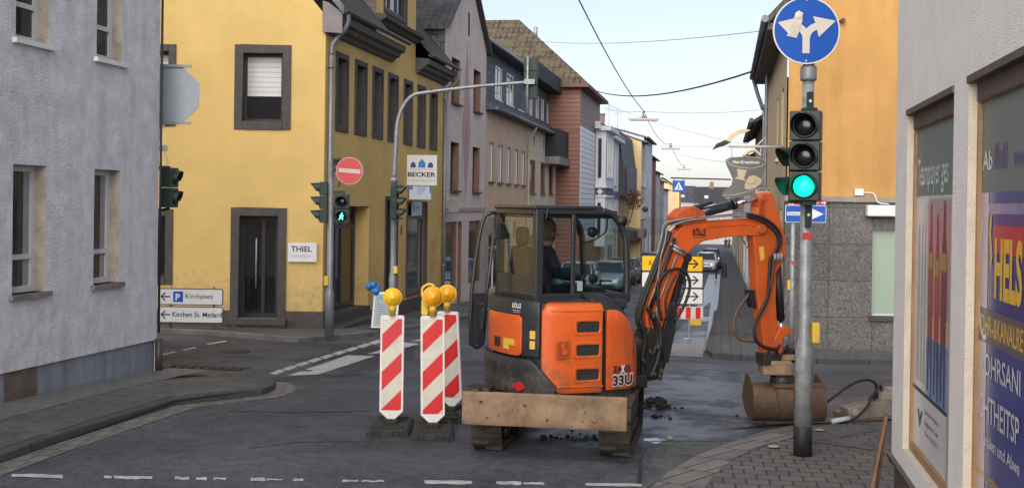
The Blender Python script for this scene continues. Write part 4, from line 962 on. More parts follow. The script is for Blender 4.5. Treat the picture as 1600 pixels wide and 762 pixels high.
ops = [(OYe-b_, OYe-a_, z, z+1.5) for a_, b_ in so_ for z in (.9, 3.6)]
A, C = (OX, OYe), (OX, OY+.6)
facade(mb, A, C, -2, 6.4, ops, .15); mb.quad((OX, OY+.6, zst), (OX, OY+.6, 6.4), (OX, OY+.03, 6.4), (OX, OY+.03, zst))
mb.quad((OX, OYe, -2), (OX+11, OYe, -2), (OX+11, OYe, 6.4), (OX, OYe, 6.4)); mb.quad((OX+11, OYe, -2), (OX+11, OYe, 6.4), (OBp[0], OBp[1], 6.4), (OBp[0], OBp[1], -2))
mb.build('street_wall', M_cr, ot, fix=False)
for o in ops: window(ot, A, C, *o, .12, fw=.09, sill=.05)
window(ot, OA, OBp, *wop, .13, fm=M_wframe, gm=mat('frosted_green', (.30, .38, .30), .3), fw=.03, surround=None)
mb = MB(wframe(OA, OBp)); mb.box(wop[0]-.06, wop[1]+.06, wop[2]-.1, wop[2], -.14, .06); mb.build('sill', M_basalt, ot)
mb = MB(wframe(OA, OBp)); s_ = os_(1352, 318)[0]; mb.box(s_, s_+2.2, zst-.32, zst-.08, 0, .2); mb.build('shutter_box', M_white, ot, bevel=.03)
mb = MB(wframe(OA, OBp)); mb.box(-.03, OL, zst-.02, zst+.09, -.05, .07); mb.build('ledge', mat('ledge_stone', (.28, .25, .21), .8, var=.2), ot)
mb = MB(wframe(OA, OBp)); s_ = os_(1342, 303)[0]; mb.box(s_-.1, s_+.08, zst+.12, zst+.26, 0, .07); mb.tube([(s_+.08, zst+.18, .04), (s_+.3, zst+.16, .05), (s_+.38, zst-.02, .09), (s_+.6, zst-.05, .1)], .012); mb.build('junction_box', M_white, ot)
mb = MB(wframe(OA, OBp)); s_ = os_(1316, 33)[0]; z_ = os_(1316, 33)[1]; mb.tube([(s_-1.2, z_-.25, .25), (s_-.3, z_-.06, .1), (s_, z_, .02)], .02); mb.cyl((s_, z_, -.01), (s_, z_, .08), .05); mb.build('wire_anchor', mat('rusty', (.10, .05, .03), .8), ot)
mb = MB(); k = 1.05; x0 = OX-.42; z0 = 6.3
mb.prism([(x0, z0), (x0, z0+.16), (OX+5.6, z0+.16+6.15*k), (OX+5.6, z0+6.15*k)], OY-.02, OYe+.2, 'y'); mb.prism([(OX+11.5, z0), (OX+11.5, z0+.16), (OX+5.6, z0+.16+5.9*k), (OX+5.6, z0+5.9*k)], OY+1.6, OYe+.2, 'y'); mb.build('roof', M_rooft, ot)
mb = MB(); mb.box(x0, OX+.01, OY+.05, OYe, z0-.12, z0+.02); mb.build('eaves', mat('eaves_wood', (.085, .075, .075), .7, var=.3), ot)
q = MB(); q.tube([(x0-.06, OY-.05, z0+.1), (x0-.06, OYe+.15, z0+.1)], .08, sub=1); q.build('gutter', M_zincr, ot)
q = MB(); q.tube([(x0-.03, OYe-.2, z0+.05), (x0+.1, OYe-.18, z0-.4), (OX-.15, OYe-.16, z0-.9), (OX-.1, OYe-.15, z0-1.3), (OX-.1, OYe-.15, -1)], .06, sub=4); q.build('downpipe', M_zinc, ot)
# ---------------------------------------------------------------- right row beyond
rows = [('dark roofed house just beyond the orange corner house on the right', OYe+.05, 50, 5.2, 3.4, M_lgr, M_dk), ('cream house in the right row behind the bucket arm', 50.05, 64, 4.6, 3, M_cr, M_rooft), ('white house in the right row past the cream house', 64.05, 82, 4.4, 2.6, M_wr, M_slateb),
        ('brownish house in the right row near the bollards', 82.05, 104, 4.2, 2.6, M_tan, M_dk), ('grey house in the right row near the walkers', 104.05, 135, 3.8, 2.6, M_gry, M_dk), ('farthest pale house of the right row', 135.05, 185, 3.0, 2.6, M_lgr, M_slateb)]
for lab, y0, y1, ze, rise, wm, rm_ in rows:
    house(lab, XR-.06 if y0 < 45 else XR+.05, y0, y1, ze, rise, wm, rm_, sgn=-1, floors=((.6, 2.1), (2.9, 4.2)) if ze > 4.5 else ((.3, 1.8),), n=3, ww=1.0, depth=11)
# ---------------------------------------------------------------- roofs closing the view
ends = [('yellow gabled house where the street bends away', -13, -7.3, 205, 5.2, 1.9, M_yelc, M_dk), ('long dark roofed house across the end of the street', -6, 14, 262, 3.4, 3.4, M_gry, M_dk), ('grey roofed house left of the long one at the end of the street', -22, -6.5, 275, 3.6, 3.6, M_lgr, M_slateb), ('slate roofed block on the right at the end of the street', 14.5, 36, 270, 4.6, 3.4, M_gry, M_slateb)]
for lab, x0, x1, y, ze, rise, wm, rm_ in ends:
    t = thing('distant_house', lab, 'building', (x0, y, gz(y)))
    mb = MB(); zb = gz(y)-1; mb.box(x0, x1, y, y+10, zb, ze); 
    if x1-x0 < 10:
        mb.prism([(x0, ze), (x1, ze), ((x0+x1)/2, ze+rise)], y, y+10, 'y')
    mb.build('wall', wm, t)
    mb = MB()
    if x1-x0 < 10: c = (x0+x1)/2; mb.prism([(x0-.3, ze-.15), (c, ze+rise), (x1+.3, ze-.15), (x1+.3, ze+.1), (c, ze+rise+.25), (x0-.3, ze+.1)], y-.3, y+10.3, 'y')
    else: mb.prism([(y-.4, ze-.1), (y+5, ze+rise), (y+10.4, ze-.1)], x0-.2, x1+.2, 'x')
    mb.build('roof', rm_, t)
    k = int((x1-x0)/3.2)
    for i in range(k):
        c = x0+(i+.5)*(x1-x0)/k
        for z in (zb+2.2, zb+5.0):
            if z+1.5 < ze: window(t, (x0, y), (x1, y), c-x0-.5, c-x0+.5, z, z+1.5, -.02, fw=.1)
    if x1-x0 > 10:
        mb = MB(); 
        for c in (x0+3, x1-4, (x0+x1)/2): mb.box(c, c+.9, y+4.4, y+5.4, ze+rise-.5, ze+rise+1.1)
        mb.build('chimney', M_brs, t)
        mb = MB(wframe((x0, y), (x1, y)))
        for i in range(4): 
            c = 2+i*(x1-x0)/4.4; mb.box(c, c+.8, ze+.75, ze+1.5, .9-2.4, 1.0-2.2)
        mb.build('skylight', M_blind, t)
# ================================================================ STREET FURNITURE
def root_at(px, py, name, label, cat, off=0, rz=None, group=None):
    p = onG(px, py, off); t = thing(name, label, cat, (p.x, p.y, gz(p.y)+off), YAW if rz is None else rz, group); return t, p
def zat(p, py, px=None):
    """height above the ground point p of a pixel row at p's distance"""
    d = (p-CAM).dot(Fv); px = px or 800; q = at(px, py, d); return q.z-p.z
def signal(parent, M, lamps, on, hw=.15, hh=.29, vis=True, dep=.16, R=.1, vl=1.0, name='signal_head', mat_on=None, figure=False):
    """signal head facing local -y; M places its centre"""
    n = len(lamps); mb = MB(M); H = hh*n
    for i in range(n): z = -H/2+i*hh; mb.box(-hw, hw, 0, dep, z+.004, z+hh-.004)
    hd = mb.build(name, M_dgreen, parent, world=False, bevel=.012)
    for i in range(n):
        z = H/2-hh*(i+.5); lit = (i == on)
        mb = MB(M); mb.lathe([(R+.022, 0), (R+.022, -.012), (R+.004, -.02), (R+.002, -.004)], (0, -.002, z), (0, 1, 0), n=28); mb.build('lens_ring', M_black, hd, world=False)
        mb = MB(M); mb.lathe([(R, .0), (R*.8, -.014), (R*.45, -.022), (.0005, -.025)], (0, -.008, z), (0, 1, 0), n=28)
        mb.build('lens', (mat_on or M_green_on) if lit and not figure else M_lens, hd, world=False)
        if vis:
            vs = []; fs = []; K = 18
            for k in range(K+1):
                a = R_(-25+230*k/K); top = sin(a); L = (.06+.15*max(0, (top+.45)/1.45))*vl
                for rr_, off in ((R+.018, 0), (R+.026, 0)): vs += [(cos(a)*rr_, -.004, z+sin(a)*rr_), (cos(a)*rr_*.97, -.004-L, z-.01+sin(a)*rr_*.97)]
            for k in range(K):
                b = 4*k; c = 4*(k+1); fs += [(b, b+1, c+1, c), (b+2, c+2, c+3, b+3), (b+1, b+3, c+3, c+1)]
            mb = MB(M); mb.add(vs, fs, True); mb.build('visor', M_dgreen, hd, world=False, fix=False)
    if figure:
        z = H/2-hh*(on+.5); mb = MB(M@frame((0, -.034, z), (1, 0, 0), (0, 0, 1))); s = R/.1
        mb.lathe([(.0005, .004), (.016*s, .004), (.016*s, 0)], (.012*s, .058*s, 0), (0, 0, 1), n=14)
        for pts, w_ in (([(0, .04), (-.004, -.008)], .03), ([(-.002, -.005), (.03, -.035), (.022, -.075)], .017), ([(-.004, -.005), (-.022, -.04), (-.05, -.068)], .017), ([(.004, .034), (.034, .008), (.05, .016)], .012), ([(0, .034), (-.03, .012), (-.036, -.014)], .012)):
            mb.ribbon([(x*s, y*s) for x, y in pts], w_*s, 0, .003)
        mb.build('walking_figure', mat('green_figure', (0, .6, .45), .4, emit=(.1, 1, .75), es=2.2), hd, world=False, fix=False)
    return hd
T = Matrix.Translation
def Rz(a): return Matrix.Rotation(a, 4, 'Z')
def button_box(parent, x, y, z, w=.08, h=.2):
    mb = MB(); mb.box(x-w/2, x+w/2, y-.05, y+.05, z-h/2, z+h/2); b = mb.build('push_button', M_yel, parent, world=False, bevel=.015)
    return b
# ---- main traffic light on the right
t, p = root_at(1254, 711, 'traffic_light', 'large traffic light on the paved corner showing green, its thick grey pole with black foot', 'traffic light', H_)
def zz(py): return (p-CAM).dot(Fv)*0+zat(p, py, 1256)
mb = MB(); ze_ = zz(545); mb.lathe([(.086, .25), (.086, ze_), (.056, ze_+.14), (.056, 3.82), (.0, 3.82)]); mb.build('pole', M_galv, t, world=False)
mb = MB(); mb.lathe([(.09, 0), (.09, .285), (.086, .29)]); mb.build('pole_foot', mat('black_foot', (.02, .02, .02), .6, var=.4, vs=12), t, world=False)
hz_ = (zz(175)+zz(315))/2
hd = signal(t, T((-.075, -.20, hz_))@Rz(R_(-22)), (0, 0, 0), 2, hw=.145, hh=.288)
for q in hd.children:
    if q.name.startswith('lens') and q.data.materials[0] == M_green_on: pass
mb = MB(); mb.box(-.03, .03, -.09, -.05, hz_+.40, hz_+.62); mb.box(-.08, .045, -.2, -.05, hz_+.38, hz_+.46); mb.box(-.03, .03, -.09, -.05, hz_-.68, hz_-.42); mb.box(-.08, .045, -.2, -.05, hz_-.47, hz_-.43)
mb.build('bracket', M_dgreen, t, world=False, bevel=.005)
mb = MB(); mb.cyl((0, -.098, hz_-.56), (0, -.086, hz_-.56), .014); mb.cyl((0, -.098, hz_+.53), (0, -.086, hz_+.53), .014); mb.build('bolt', M_white, t, world=False)
# side signal for the crossing street, facing left
hz2 = (zz(220)+zz(318))/2
signal(t, T((-.08, .12, hz_-.17))@Rz(R_(-68)), (0, 0), 1, hw=.13, hh=.285)
mb = MB(); mb.box(-.09, .02, .04, .16, hz_-.1, hz_-.06); mb.box(-.09, .02, .04, .16, hz_-.36, hz_-.32); mb.build('bracket', M_dgreen, t, world=False)
button_box(t, .1, -.02, zz(519), .075, .2)
mb = MB(frame((0, -.06, zz(368)), (1, 0, 0), (0, 0, 1))); mb.box(-.045, .045, -.03, .03, -.012, .001); mb.build('sticker', mat('red_sticker', (.55, .05, .05), .5), t, world=False)
text('101', frame((0, -.0585, zz(368)-.015), (1, 0, 0), (0, 0, 1)), h=.03, mat=M_white, parent=t, name='sticker_text', align='C', world=False)
mb = MB(); mb.lathe([(.075, 3.62), (.078, 3.64), (.078, 3.74), (.07, 3.76)]); mb.build('clamp_ring', M_galv, t, world=False)
PL = p
# ---- blue direction sign on top
def arrow_sign():
    M = frame((0, 0, 0), (1, 0, 0), (0, 0, 1))
    s = thing('direction_sign', 'round blue sign with white arrows forking left and right, left half covered by a sticker', 'road sign', (PL.x, PL.y, 0), YAW)
    d = (PL-CAM).dot(Fv); c = at(1260, 48, d-.12); s.location = c; R = 52.0/FPX*d
    mb = MB(M); mb.lathe([(.0005, 0), (R, 0), (R, -.012), (R*.97, -.025), (.0005, -.025)], (0, 0, 0), (0, 0, 1), n=64); mb.build('plate', M_galv, s, world=False)
    mb = MB(M); mb.lathe([(.0005, .003), (R, .003), (R, .0)], (0, 0, 0), (0, 0, 1), n=64, smooth=False); mb.build('border', M_signw, s, world=False)
    mb = MB(M); mb.lathe([(.0005, .005), (R*.955, .005), (R*.955, .001)], (0, 0, 0), (0, 0, 1), n=64, smooth=False); mb.build('face', M_blue, s, world=False)
    k = R/222.0; q = lambda x, y: ((x-505)*k, (210-y)*k)
    MA = mat('sign_cream', (.66, .62, .55), .5, var=.06)
    mb = MB(M)
    mb.ribbon([q(503, 360), q(503, 262), q(499, 238), q(486, 214), q(464, 194), q(430, 182)], 47*k, .0065, .008)
    mb.ribbon([q(503.5, 262), q(508, 238), q(522, 212), q(545, 192), q(580, 176)], 47*k, .0085, .0095)
    mb.prism([q(313, 160), q(470, 120), q(455, 170), q(408, 255)], .010, .011); mb.prism([q(697, 145), q(545, 116), q(566, 170), q(585, 253)], .010, .011)
    mb.build('arrows', MA, s, world=False, fix=False)
    mb = MB(M); mb.prism([q(430, 100), q(478, 92), q(476, 150), q(440, 262), q(372, 248), q(385, 225)], .0115, .0125); mb.build('peeling_sticker', mat('sticker_grey', (.64, .60, .53), .6, var=.25, vs=14), s, world=False)
    mb = MB(M); mb.add([(x, y, z) for (x, y), z in zip([q(425, 100), q(448, 82), q(478, 98), q(470, 128), q(440, 132)], (.016, .03, .026, .018, .02))], [(0, 1, 2, 3, 4)]); mb.build('curled_corner', mat('sticker_pale', (.8, .74, .6), .5), s, world=False)
    mb = MB(M); mb.cyl((0, -R*.9, .005), (0, -R*.9, .009), .008); mb.cyl((0, R*.9, .005), (0, R*.9, .009), .008); mb.build('rivet', M_signw, s, world=False)
arrow_sign()
# ---- second pole behind with one-way boards
t, p = root_at(1236, 548, 'sign_pole', 'thin grey pole with red stickers and a yellow box before the stone slab wall', 'pole', .1)
H2 = zat(p, 300, 1236)
mb = MB(); mb.lathe([(.055, 0), (.055, 1.2), (.045, 1.25), (.045, H2), (0, H2)]); mb.build('pole', M_galv, t, world=False)
button_box(t, -.07, 0, zat(p, 445, 1230), .06, .2)
mb = MB(); 
for py in (330, 410): z = zat(p, py, 1236); mb.box(-.03, .03, -.06, -.04, z-.04, z+.04)
mb.build('sticker', mat('red_sticker', (.55, .05, .05), .5), t, world=False)
def board(name, label, cat, c, w, h, face, border=None, bw=.012, rz=None, th=.02, r=.0, group=None, back=None):
    """flat rectangular board facing the viewer; returns root and face frame"""
    s = thing(name, label, cat, c, YAW if rz is None else rz, group); M = frame((0, 0, 0), (1, 0, 0), (0, 0, 1))
    def rr(w, h, r):
        if r <= 0: return [(-w, -h), (w, -h), (w, h), (-w, h)]
        return [(sx*(w-r)+r*cos(R_(a)), sy*(h-r)+r*sin(R_(a))) for sx, sy, a0 in ((1, -1, -90), (1, 1, 0), (-1, 1, 90), (-1, -1, 180)) for a in (a0, a0+30, a0+60, a0+90)]
    mb = MB(M); mb.prism(rr(w/2, h/2, r), -th, 0); mb.build('plate', border or face, s, world=False)
    mb = MB(M); mb.prism(rr(w/2-bw, h/2-bw, max(0, r-bw)), .0005, .003); mb.build('face', face, s, world=False)
    return s, M@T((0, 0, .0035))
d = (p-CAM).dot(Fv)-.08; sc = lambda n: n/FPX*d
s, M = board('one_way_sign', 'blue one-way board with a white arrow below the small red board', 'road sign', at(1259, 334, d), sc(64), sc(27), M_blue, M_signw, .012, r=.03)
mb = MB(M); mb.prism([(.05, .11), (.05, .035), (-.38, .035), (-.38, -.035), (.05, -.035)][1:4]+[(.08, -.035), (.08, .035)], 0, .002); mb.build('bar', M_signw, s, world=False)
mb = MB(M); mb.prism([(.08, .13), (.08, -.13), (.36, 0)], 0, .002); mb.build('arrow', M_signw, s, world=False)
text('Einbahnstraße', M@T((-.36, -.02, .0025)), w=.42, h=.045, mat=M_signblk, parent=s, world=False)
s, M = board('red_sign', 'small dark red board with a white arrow above the blue one-way board', 'sign', at(1261, 316.5, d), sc(60), sc(8.5), mat('sign_dark_red', (.36, .03, .05), .5), mat('sign_dark_red', (.36, .03, .05), .5), .008)
text('Bahnhof', M@T((.04, -.025, 0)), w=.2, h=.045, mat=M_signw, parent=s, world=False)
mb = MB(M); mb.ribbon([(-.36, .05), (-.27, -.05)], .02, 0, .001); mb.ribbon([(-.27, .05), (-.36, -.05)], .02, .0015, .0025); mb.ribbon([(.28, 0), (.36, 0)], .02, 0, .002); mb.prism([(.34, .04), (.34, -.04), (.39, 0)], .0025, .004); mb.build('marks', M_signw, s, world=False)

# ---- corner pole left: pedestrian light and traffic light in front of the yellow house
t, p = root_at(514, 526, 'traffic_light', 'traffic light pole at the corner of the yellow house with a green walking figure', 'traffic light', .1)
Z = lambda py: zat(p, py, 515)
mb = MB(); mb.lathe([(.095, 0), (.095, Z(458)), (.07, Z(450)), (.07, Z(252)), (0, Z(252))]); mb.build('pole', M_zinc, t, world=False)
button_box(t, -.06, -.07, Z(438), .1, .2)
signal(t, T((-.22, 0, Z(316)))@Rz(R_(-88)), (0, 0, 0), -1, hw=.14, hh=.29)
signal(t, T((.25, -.12, Z(326))), (0, 0), 1, hw=.15, hh=.31, vis=True, figure=True)
mb = MB(); mb.box(-.25, .05, -.05, .05, Z(290), Z(286)); mb.box(-.25, .05, -.05, .05, Z(345), Z(341)); mb.box(0, .3, -.03, .03, Z(303), Z(298)); mb.box(0, .25, -.03, .03, Z(349), Z(346)); mb.build('bracket', M_dgreen, t, world=False)
mb = MB(); mb.box(.06, .22, -.15, .1, Z(268), Z(251)); mb.box(.06, .32, -.2, .12, Z(251), Z(248)); mb.tube([(.15, -.02, Z(268)), (.2, -.03, Z(280)), (.16, -.02, Z(292))], .012); mb.build('camera_box', M_black, t, world=False)
d = (p-CAM).dot(Fv)-.3; R = 21.5/FPX*d
s = thing('no_entry_sign', 'round red no-entry sign on the corner pole of the yellow house', 'road sign', at(546, 267, d), YAW+R_(-6)); M = frame((0, 0, 0), (1, 0, 0), (0, 0, 1))@Matrix.Rotation(R_(-4), 4, 'Z')
mb = MB(M); mb.lathe([(.0005, -.02), (R, -.02), (R, 0), (.0005, 0)], n=48, smooth=False); mb.build('plate', mat('sign_pink_rim', (.6, .4, .38), .5), s, world=False)
M_redf = mat('sign_red_faded', (.62, .09, .09), .45, var=.06)
mb = MB(M); mb.lathe([(.0005, .003), (R*.94, .003), (R*.94, .001)], n=48, smooth=False); mb.build('face', M_redf, s, world=False)
mb = MB(M); mb.box(-R*.8, R*.8, -R*.15, R*.15, .003, .006); mb.build('bar', mat('sign_bar', (.62, .52, .50), .5), s, world=False)
mb = MB(M); mb.box(-.33, -.05, .04, .07, -.06, -.021); mb.box(-.33, -.05, -.09, -.06, -.06, -.021); mb.build('bracket', M_zinc, s, world=False)
# ---- mast arm pole
t, p = root_at(612, 530, 'mast_arm_pole', 'curved grey mast arm reaching over the street with a traffic light on its pole', 'traffic light', .1)
p = at(613, 500, 29.5); p.z = gz(p.y)+.1; t.location = p
Z = lambda py, px=616: zat(p, py, px)
AE = onP(832, 128, (p.x, p.y), (p.x+1, p.y+.05)); inv = t.matrix_world.inverted() if False else (T(p)@Rz(YAW)).inverted()
ae = inv@AE; zt = ae.z
mb = MB(); mb.lathe([(.1, 0), (.1, 1.3), (.075, 1.4), (.075, Z(285)), (.1, Z(284)), (.1, Z(278)), (.06, Z(277))]); mb.tube([(0, 0, Z(278)), (.03, 0, Z(230)), (.06, 0, Z(195)), (.17, 0, Z(170)), (.42, ae.y*.1, Z(150)), (.85, ae.y*.25, Z(144)), (ae.x*.6, ae.y*.6, Z(144)+(zt-Z(144))*.55), (ae.x, ae.y, zt)], .06, sub=6, taper=.04); mb.build('pole', M_zinc, t, world=False)
button_box(t, .07, -.09, Z(421), .1, .18)
signal(t, T((.1, -.05, Z(316)))@Rz(R_(82)), (0, 0, 0), -1, hw=.14, hh=.27)
mb = MB(); mb.box(-.05, .2, -.04, .04, Z(292), Z(288)); mb.box(-.05, .2, -.04, .04, Z(343), Z(339)); mb.build('bracket', M_dgreen, t, world=False)
signal(t, T((ae.x-.02, ae.y+.25, zt+.1))@Rz(R_(165)), (0, 0, 0), -1, hw=.16, hh=.33)
mb = MB(); mb.tube([(ae.x-.12, ae.y, zt-.75), (ae.x-.12, ae.y, zt+.6)], .028, sub=1); mb.box(ae.x-.2, ae.x+.05, ae.y-.05, ae.y+.1, zt-.06, zt+.06); mb.build('bracket', M_galv, t, world=False)
# ---- grey house: back of octagonal sign and side-on signal
d = 18.3; c = at(265, 148, d)
s = thing('octagonal_sign', 'grey back of an octagonal sign on the corner of the grey house', 'road sign', c, YAW+R_(6)); M = frame((0, 0, 0), (1, 0, 0), (0, 0, 1)); R = 45/FPX*d/cos(R_(22.5))
mb = MB(M); mb.prism([(R*cos(R_(22.5+45*i)), R*sin(R_(22.5+45*i))) for i in range(8)], -.02, 0); mb.build('plate', mat('grey_aluminium', (.30, .34, .38), .5, .3, var=.12, vs=3), s, world=False)
mb = MB(M); a = R*.92
for yy_ in (a, -a*.98): mb.box(-.42, .32, yy_-.02, yy_+.02, .002, .04)
mb.tube([(-.42, a, .02), (-.1, -a, .03)], .015, sub=1); mb.build('bracket', M_galv, s, world=False)
mb = MB(M)
for x, y in ((.03, 0), (.06, .02)): mb.cyl((x-.2, y, .001), (x-.2, y, .006), .012)
mb.build('bolt', M_black, s, world=False)
mb = MB(M); mb.tube([(-.05, -a, .02), (-.14, -a-.12, .02), (-.12, -a-.3, .02)], .014); mb.box(-.14, -.02, -a-.42, -a-.33, 0, .06); mb.tube([(-.07, -a-.42, .03), (-.01, -a-.6, .03), (-.1, -a-.72, .03)], .007); mb.build('cable_box', M_white, s, world=False)
c = at(262, 293, 18.2); s = thing('pedestrian_signal', 'dark green pedestrian signal seen side-on at the corner of the grey house', 'traffic light', c, YAW)
signal(s, Rz(R_(84))@T((0, -.12, 0)), (0, 0), -1, hw=.13, hh=.3, dep=.2, R=.085, vl=.5)
mb = MB(); mb.tube([(-.22, 0, .26), (-.1, 0, .3), (.03, 0, .3)], .022); mb.tube([(-.22, 0, -.28), (-.12, 0, -.34), (.03, 0, -.31)], .022); mb.build('bracket', M_black, s, world=False)
# ---- direction boards
t, p = root_at(300, 514, 'sign_posts', 'two short grey posts carrying the direction boards beside the dark doorway', 'posts', .1)
d = (p-CAM).dot(Fv); k = d/FPX
mb = MB()
for px in (266, 333): mb.cyl(((px-300)*k, .03, 0), ((px-300)*k, .03, zat(p, 447, 300)), .03)
mb.build('post', M_galv, t, world=False)
s, M = board('direction_board', 'white board with a left arrow, a blue P and Kirchplatz', 'road sign', at(298, 463.5, d-.05), 101*k, 26*k, M_signw, M_signblk, .02, r=.05)
s2, M2 = board('direction_board', 'white board with a left arrow reading Kirchen St. Medard', 'road sign', at(298, 491.5, d-.05), 101*k, 26*k, M_signw, M_signblk, .02, r=.05)
for s_, M_ in ((s, M), (s2, M2)):
    w2 = 50.5*k; mb = MB(M_); mb.ribbon([(-w2+.07, 0), (-w2+.27, 0)], .03, 0, .002); mb.ribbon([(-w2+.16, .09), (-w2+.065, 0), (-w2+.16, -.09)], .03, .0025, .004); mb.build('arrow', M_signblk, s_, world=False, fix=False)
mb = MB(M); mb.prism([(-w2+.34, -.12), (-w2+.56, -.12), (-w2+.56, .12), (-w2+.34, .12)], 0, .002); mb.build('parking_square', M_blue, s, world=False)
text('P', M@T((-w2+.39, -.08, .003)), h=.15, mat=M_signw, parent=s, world=False, bold=.03)
text('Kirchplatz', M@T((-w2+.62, -.03, .001)), w=.62, h=.1, mat=M_signblk, parent=s, world=False)
text('Kirchen St. Medard', M2@T((-w2+.32, -.045, .001)), w=1.12, h=.11, mat=M_signblk, parent=s2, world=False, bold=.01)
# ---- signs on the yellow house
Nf = Vector((dl.y*-1, dl.x, 0)); fr_ = math.atan2(-dl.y, -dl.x)
c = onP(473, 394, FA, FB)-Vector((-sin(fr_), cos(fr_), 0))*.06; s, M = board('shop_sign', 'small white sign reading THIEL on the yellow wall', 'sign', c, 45/FPX*29, 30/FPX*29, M_signw, M_signw, .01, rz=fr_, th=.03)
text('THIEL', M@T((-.27, .02, 0)), w=.5, h=.13, mat=mat('deep_purple', (.05, .01, .05), .5), parent=s, world=False, bold=.02)
text('HAAR DESIGN', M@T((-.27, -.12, 0)), w=.48, h=.06, mat=mat('text_grey', (.35, .36, .38), .5), parent=s, world=False)
c = onX(636, 266, cx); d = (c-CAM).dot(Fv)
c = at(659, 266, d); k = d/FPX
s, M = board('estate_sign', 'white projecting sign with three blue houses reading BECKER IMMOBILIEN', 'sign', c, 48*k, 48*k, M_signw, mat('sign_edge', (.5, .45, .33), .5), .015, th=.1)
W_ = 48*k; q_ = W_/1.2
for x, w_, h_, m_ in ((-.32, .2, .24, 'navy'), (.02, .27, .34, 'bright'), (.36, .2, .24, 'navy')):
    mb = MB(M@T(((x-.02)*q_, .1*q_, 0))); w_ *= q_; h_ *= q_; mb.prism([(-w_/2, 0), (w_/2, 0), (w_/2, h_*.55), (0, h_), (-w_/2, h_*.55)], 0, .002); mb.build('house_emblem', mat('navy_print', (.015, .03, .25), .5) if m_ == 'navy' else mat('bright_blue_print', (.01, .2, .55), .5), s, world=False)
text('BECKER', M@T((-.45*W_, -.25*q_, 0)), w=.9*W_, h=.17*q_, mat=M_signblk, parent=s, world=False, bold=.03)
text('IMMOBILIEN', M@T((-.43*W_, -.45*q_, 0)), w=.86*W_, h=.08*q_, mat=mat('text_grey', (.35, .36, .38), .5), parent=s, world=False)
mb = MB(M); mb.box(-.44*W_, .44*W_, .02, .03, 0, .002); mb.build('rule', M_galv, s, world=False)
mb = MB(M); mb.tube([(-1.0, .5, -.05), (-.6, .5, -.05)], .025, sub=1); mb.tube([(-1.0, -.4, -.05), (-.6, -.4, -.05)], .025, sub=1); mb.build('bracket', M_galv, s, world=False)
c = at(656.5, 300.5, d+.03); s, M = board('notice_sign', 'pale blue-white notice hung directly under the sign with three blue houses', 'sign', c, 35*k, 23*k, mat('pale_blue_sign', (.55, .60, .72), .5), M_galv, .012, th=.03)
mb = MB(M); mb.box(-.38, -.22, .08, .22, 0, .002); mb.box(.28, .36, -.02, .2, 0, .002)
for i in range(5): mb.box(-.1+i*.0, .2-.03*i, .16-i*.05, .175-i*.05, 0, .002)
mb.build('print', mat('print_blue', (.12, .18, .42), .6), s, world=False)
c = onX(652, 326, cx+.06); s, M = board('notice_sign', 'small blue-white notice on top of the shop window left of the graffiti', 'sign', c, 1.2, .45, mat('pale_blue_sign', (.55, .60, .72), .5), M_galv, .012, rz=R_(90), th=.03)
mb = MB(M); mb.box(-.5, -.35, -.1, .12, 0, .002); mb.box(-.2, .2, 0, .06, 0, .002); mb.build('print', mat('print_blue', (.12, .18, .42), .6), s, world=False)
# diamond sign seen from behind at the end of the yellow house
c = at(709, 320, 41.5); s = thing('priority_sign', 'grey back of a diamond shaped sign at the far end of the yellow house', 'road sign', c, YAW); k = 41.5/FPX; M = frame((0, 0, 0), (1, 0, 0), (0, 0, 1))
mb = MB(M); a = 17*k; b = 13*k; mb.prism([(-a, 0), (-a*.1, -b), (a*.1, -b), (a, 0), (a*.1, b), (-a*.1, b)], -.02, 0); mb.build('plate', mat('grey_aluminium2', (.20, .21, .21), .5, .3, var=.15, vs=3), s, world=False)
mb = MB(M); mb.box(-.36, .15, .2, .24, .002, .03); mb.box(-.36, .15, -.24, -.2, .002, .03); mb.build('bracket', M_zinc, s, world=False)
# ---- notice stand with balloons
p = at(600, 503, 29); p.z = gz(p.y)+.1
t = thing('notice_stand', 'leaning white framed notice stand on the pavement by the shop window', 'sign stand', p, YAW+.1); k = 29/FPX
M = frame((0, 0, .06), (1, 0, 0), Vector((.07, .22, 1))); w2, h2 = 20*k, 57*k
mb = MB(M); mb.box(-w2, w2, 0, h2, -.03, 0); mb.build('frame', M_white, t, world=False)
mb = MB(M); mb.box(-w2+.04, w2-.04, .04, h2-.05, .001, .006); mb.build('poster', mat('poster_grey', (.36, .40, .42), .5, var=.1), t, world=False)
mb = MB(M); mb.box(-w2+.1, w2-.1, h2-.2, h2-.1, .0065, .009); mb.build('heading', mat('poster_teal', (.15, .38, .36), .5), t, world=False)
mb = MB(M)
for i in range(9): mb.box(-w2+.1, w2-.1-.05*(i % 3), h2-.3-i*.055, h2-.315-i*.055, .0065, .008)
mb.build('lines', mat('poster_ink', (.15, .17, .18), .5), t, world=False)
mb = MB(); mb.box(-w2, w2, -.15, .35, 0, .07); mb.tube([(0, .25, .05), (0, .22, .6)], .02, sub=1); mb.build('base', M_black, t, world=False, bevel=.01)
for i, (px, py, lab) in enumerate([(577, 448, 'blue balloon at the left end of the cluster by the notice stand'), (589, 450.5, 'middle blue balloon of the cluster hanging lowest'), (583.5, 445.5, 'partly hidden blue balloon behind the other balloons'), (587.5, 455.5, 'lowest blue balloon of the cluster'), ]):
    c = at(px, py, 28.6-.05*i); 
    if i == 1: lab = 'blue balloon at the right end of the cluster by the notice stand'
    q = MB(); q.lathe([(.0005, -.1), (.01, -.095), (.05, -.07), (.085, -.02), (.09, .025), (.072, .065), (.038, .09), (.0005, .098)], n=16)
    o = q.build('balloon', mat('balloon_blue', (.02, .16, .50), .4), world=False); o.location = c; tag(o, lab, 'balloon', 'blue balloons on the notice stand')
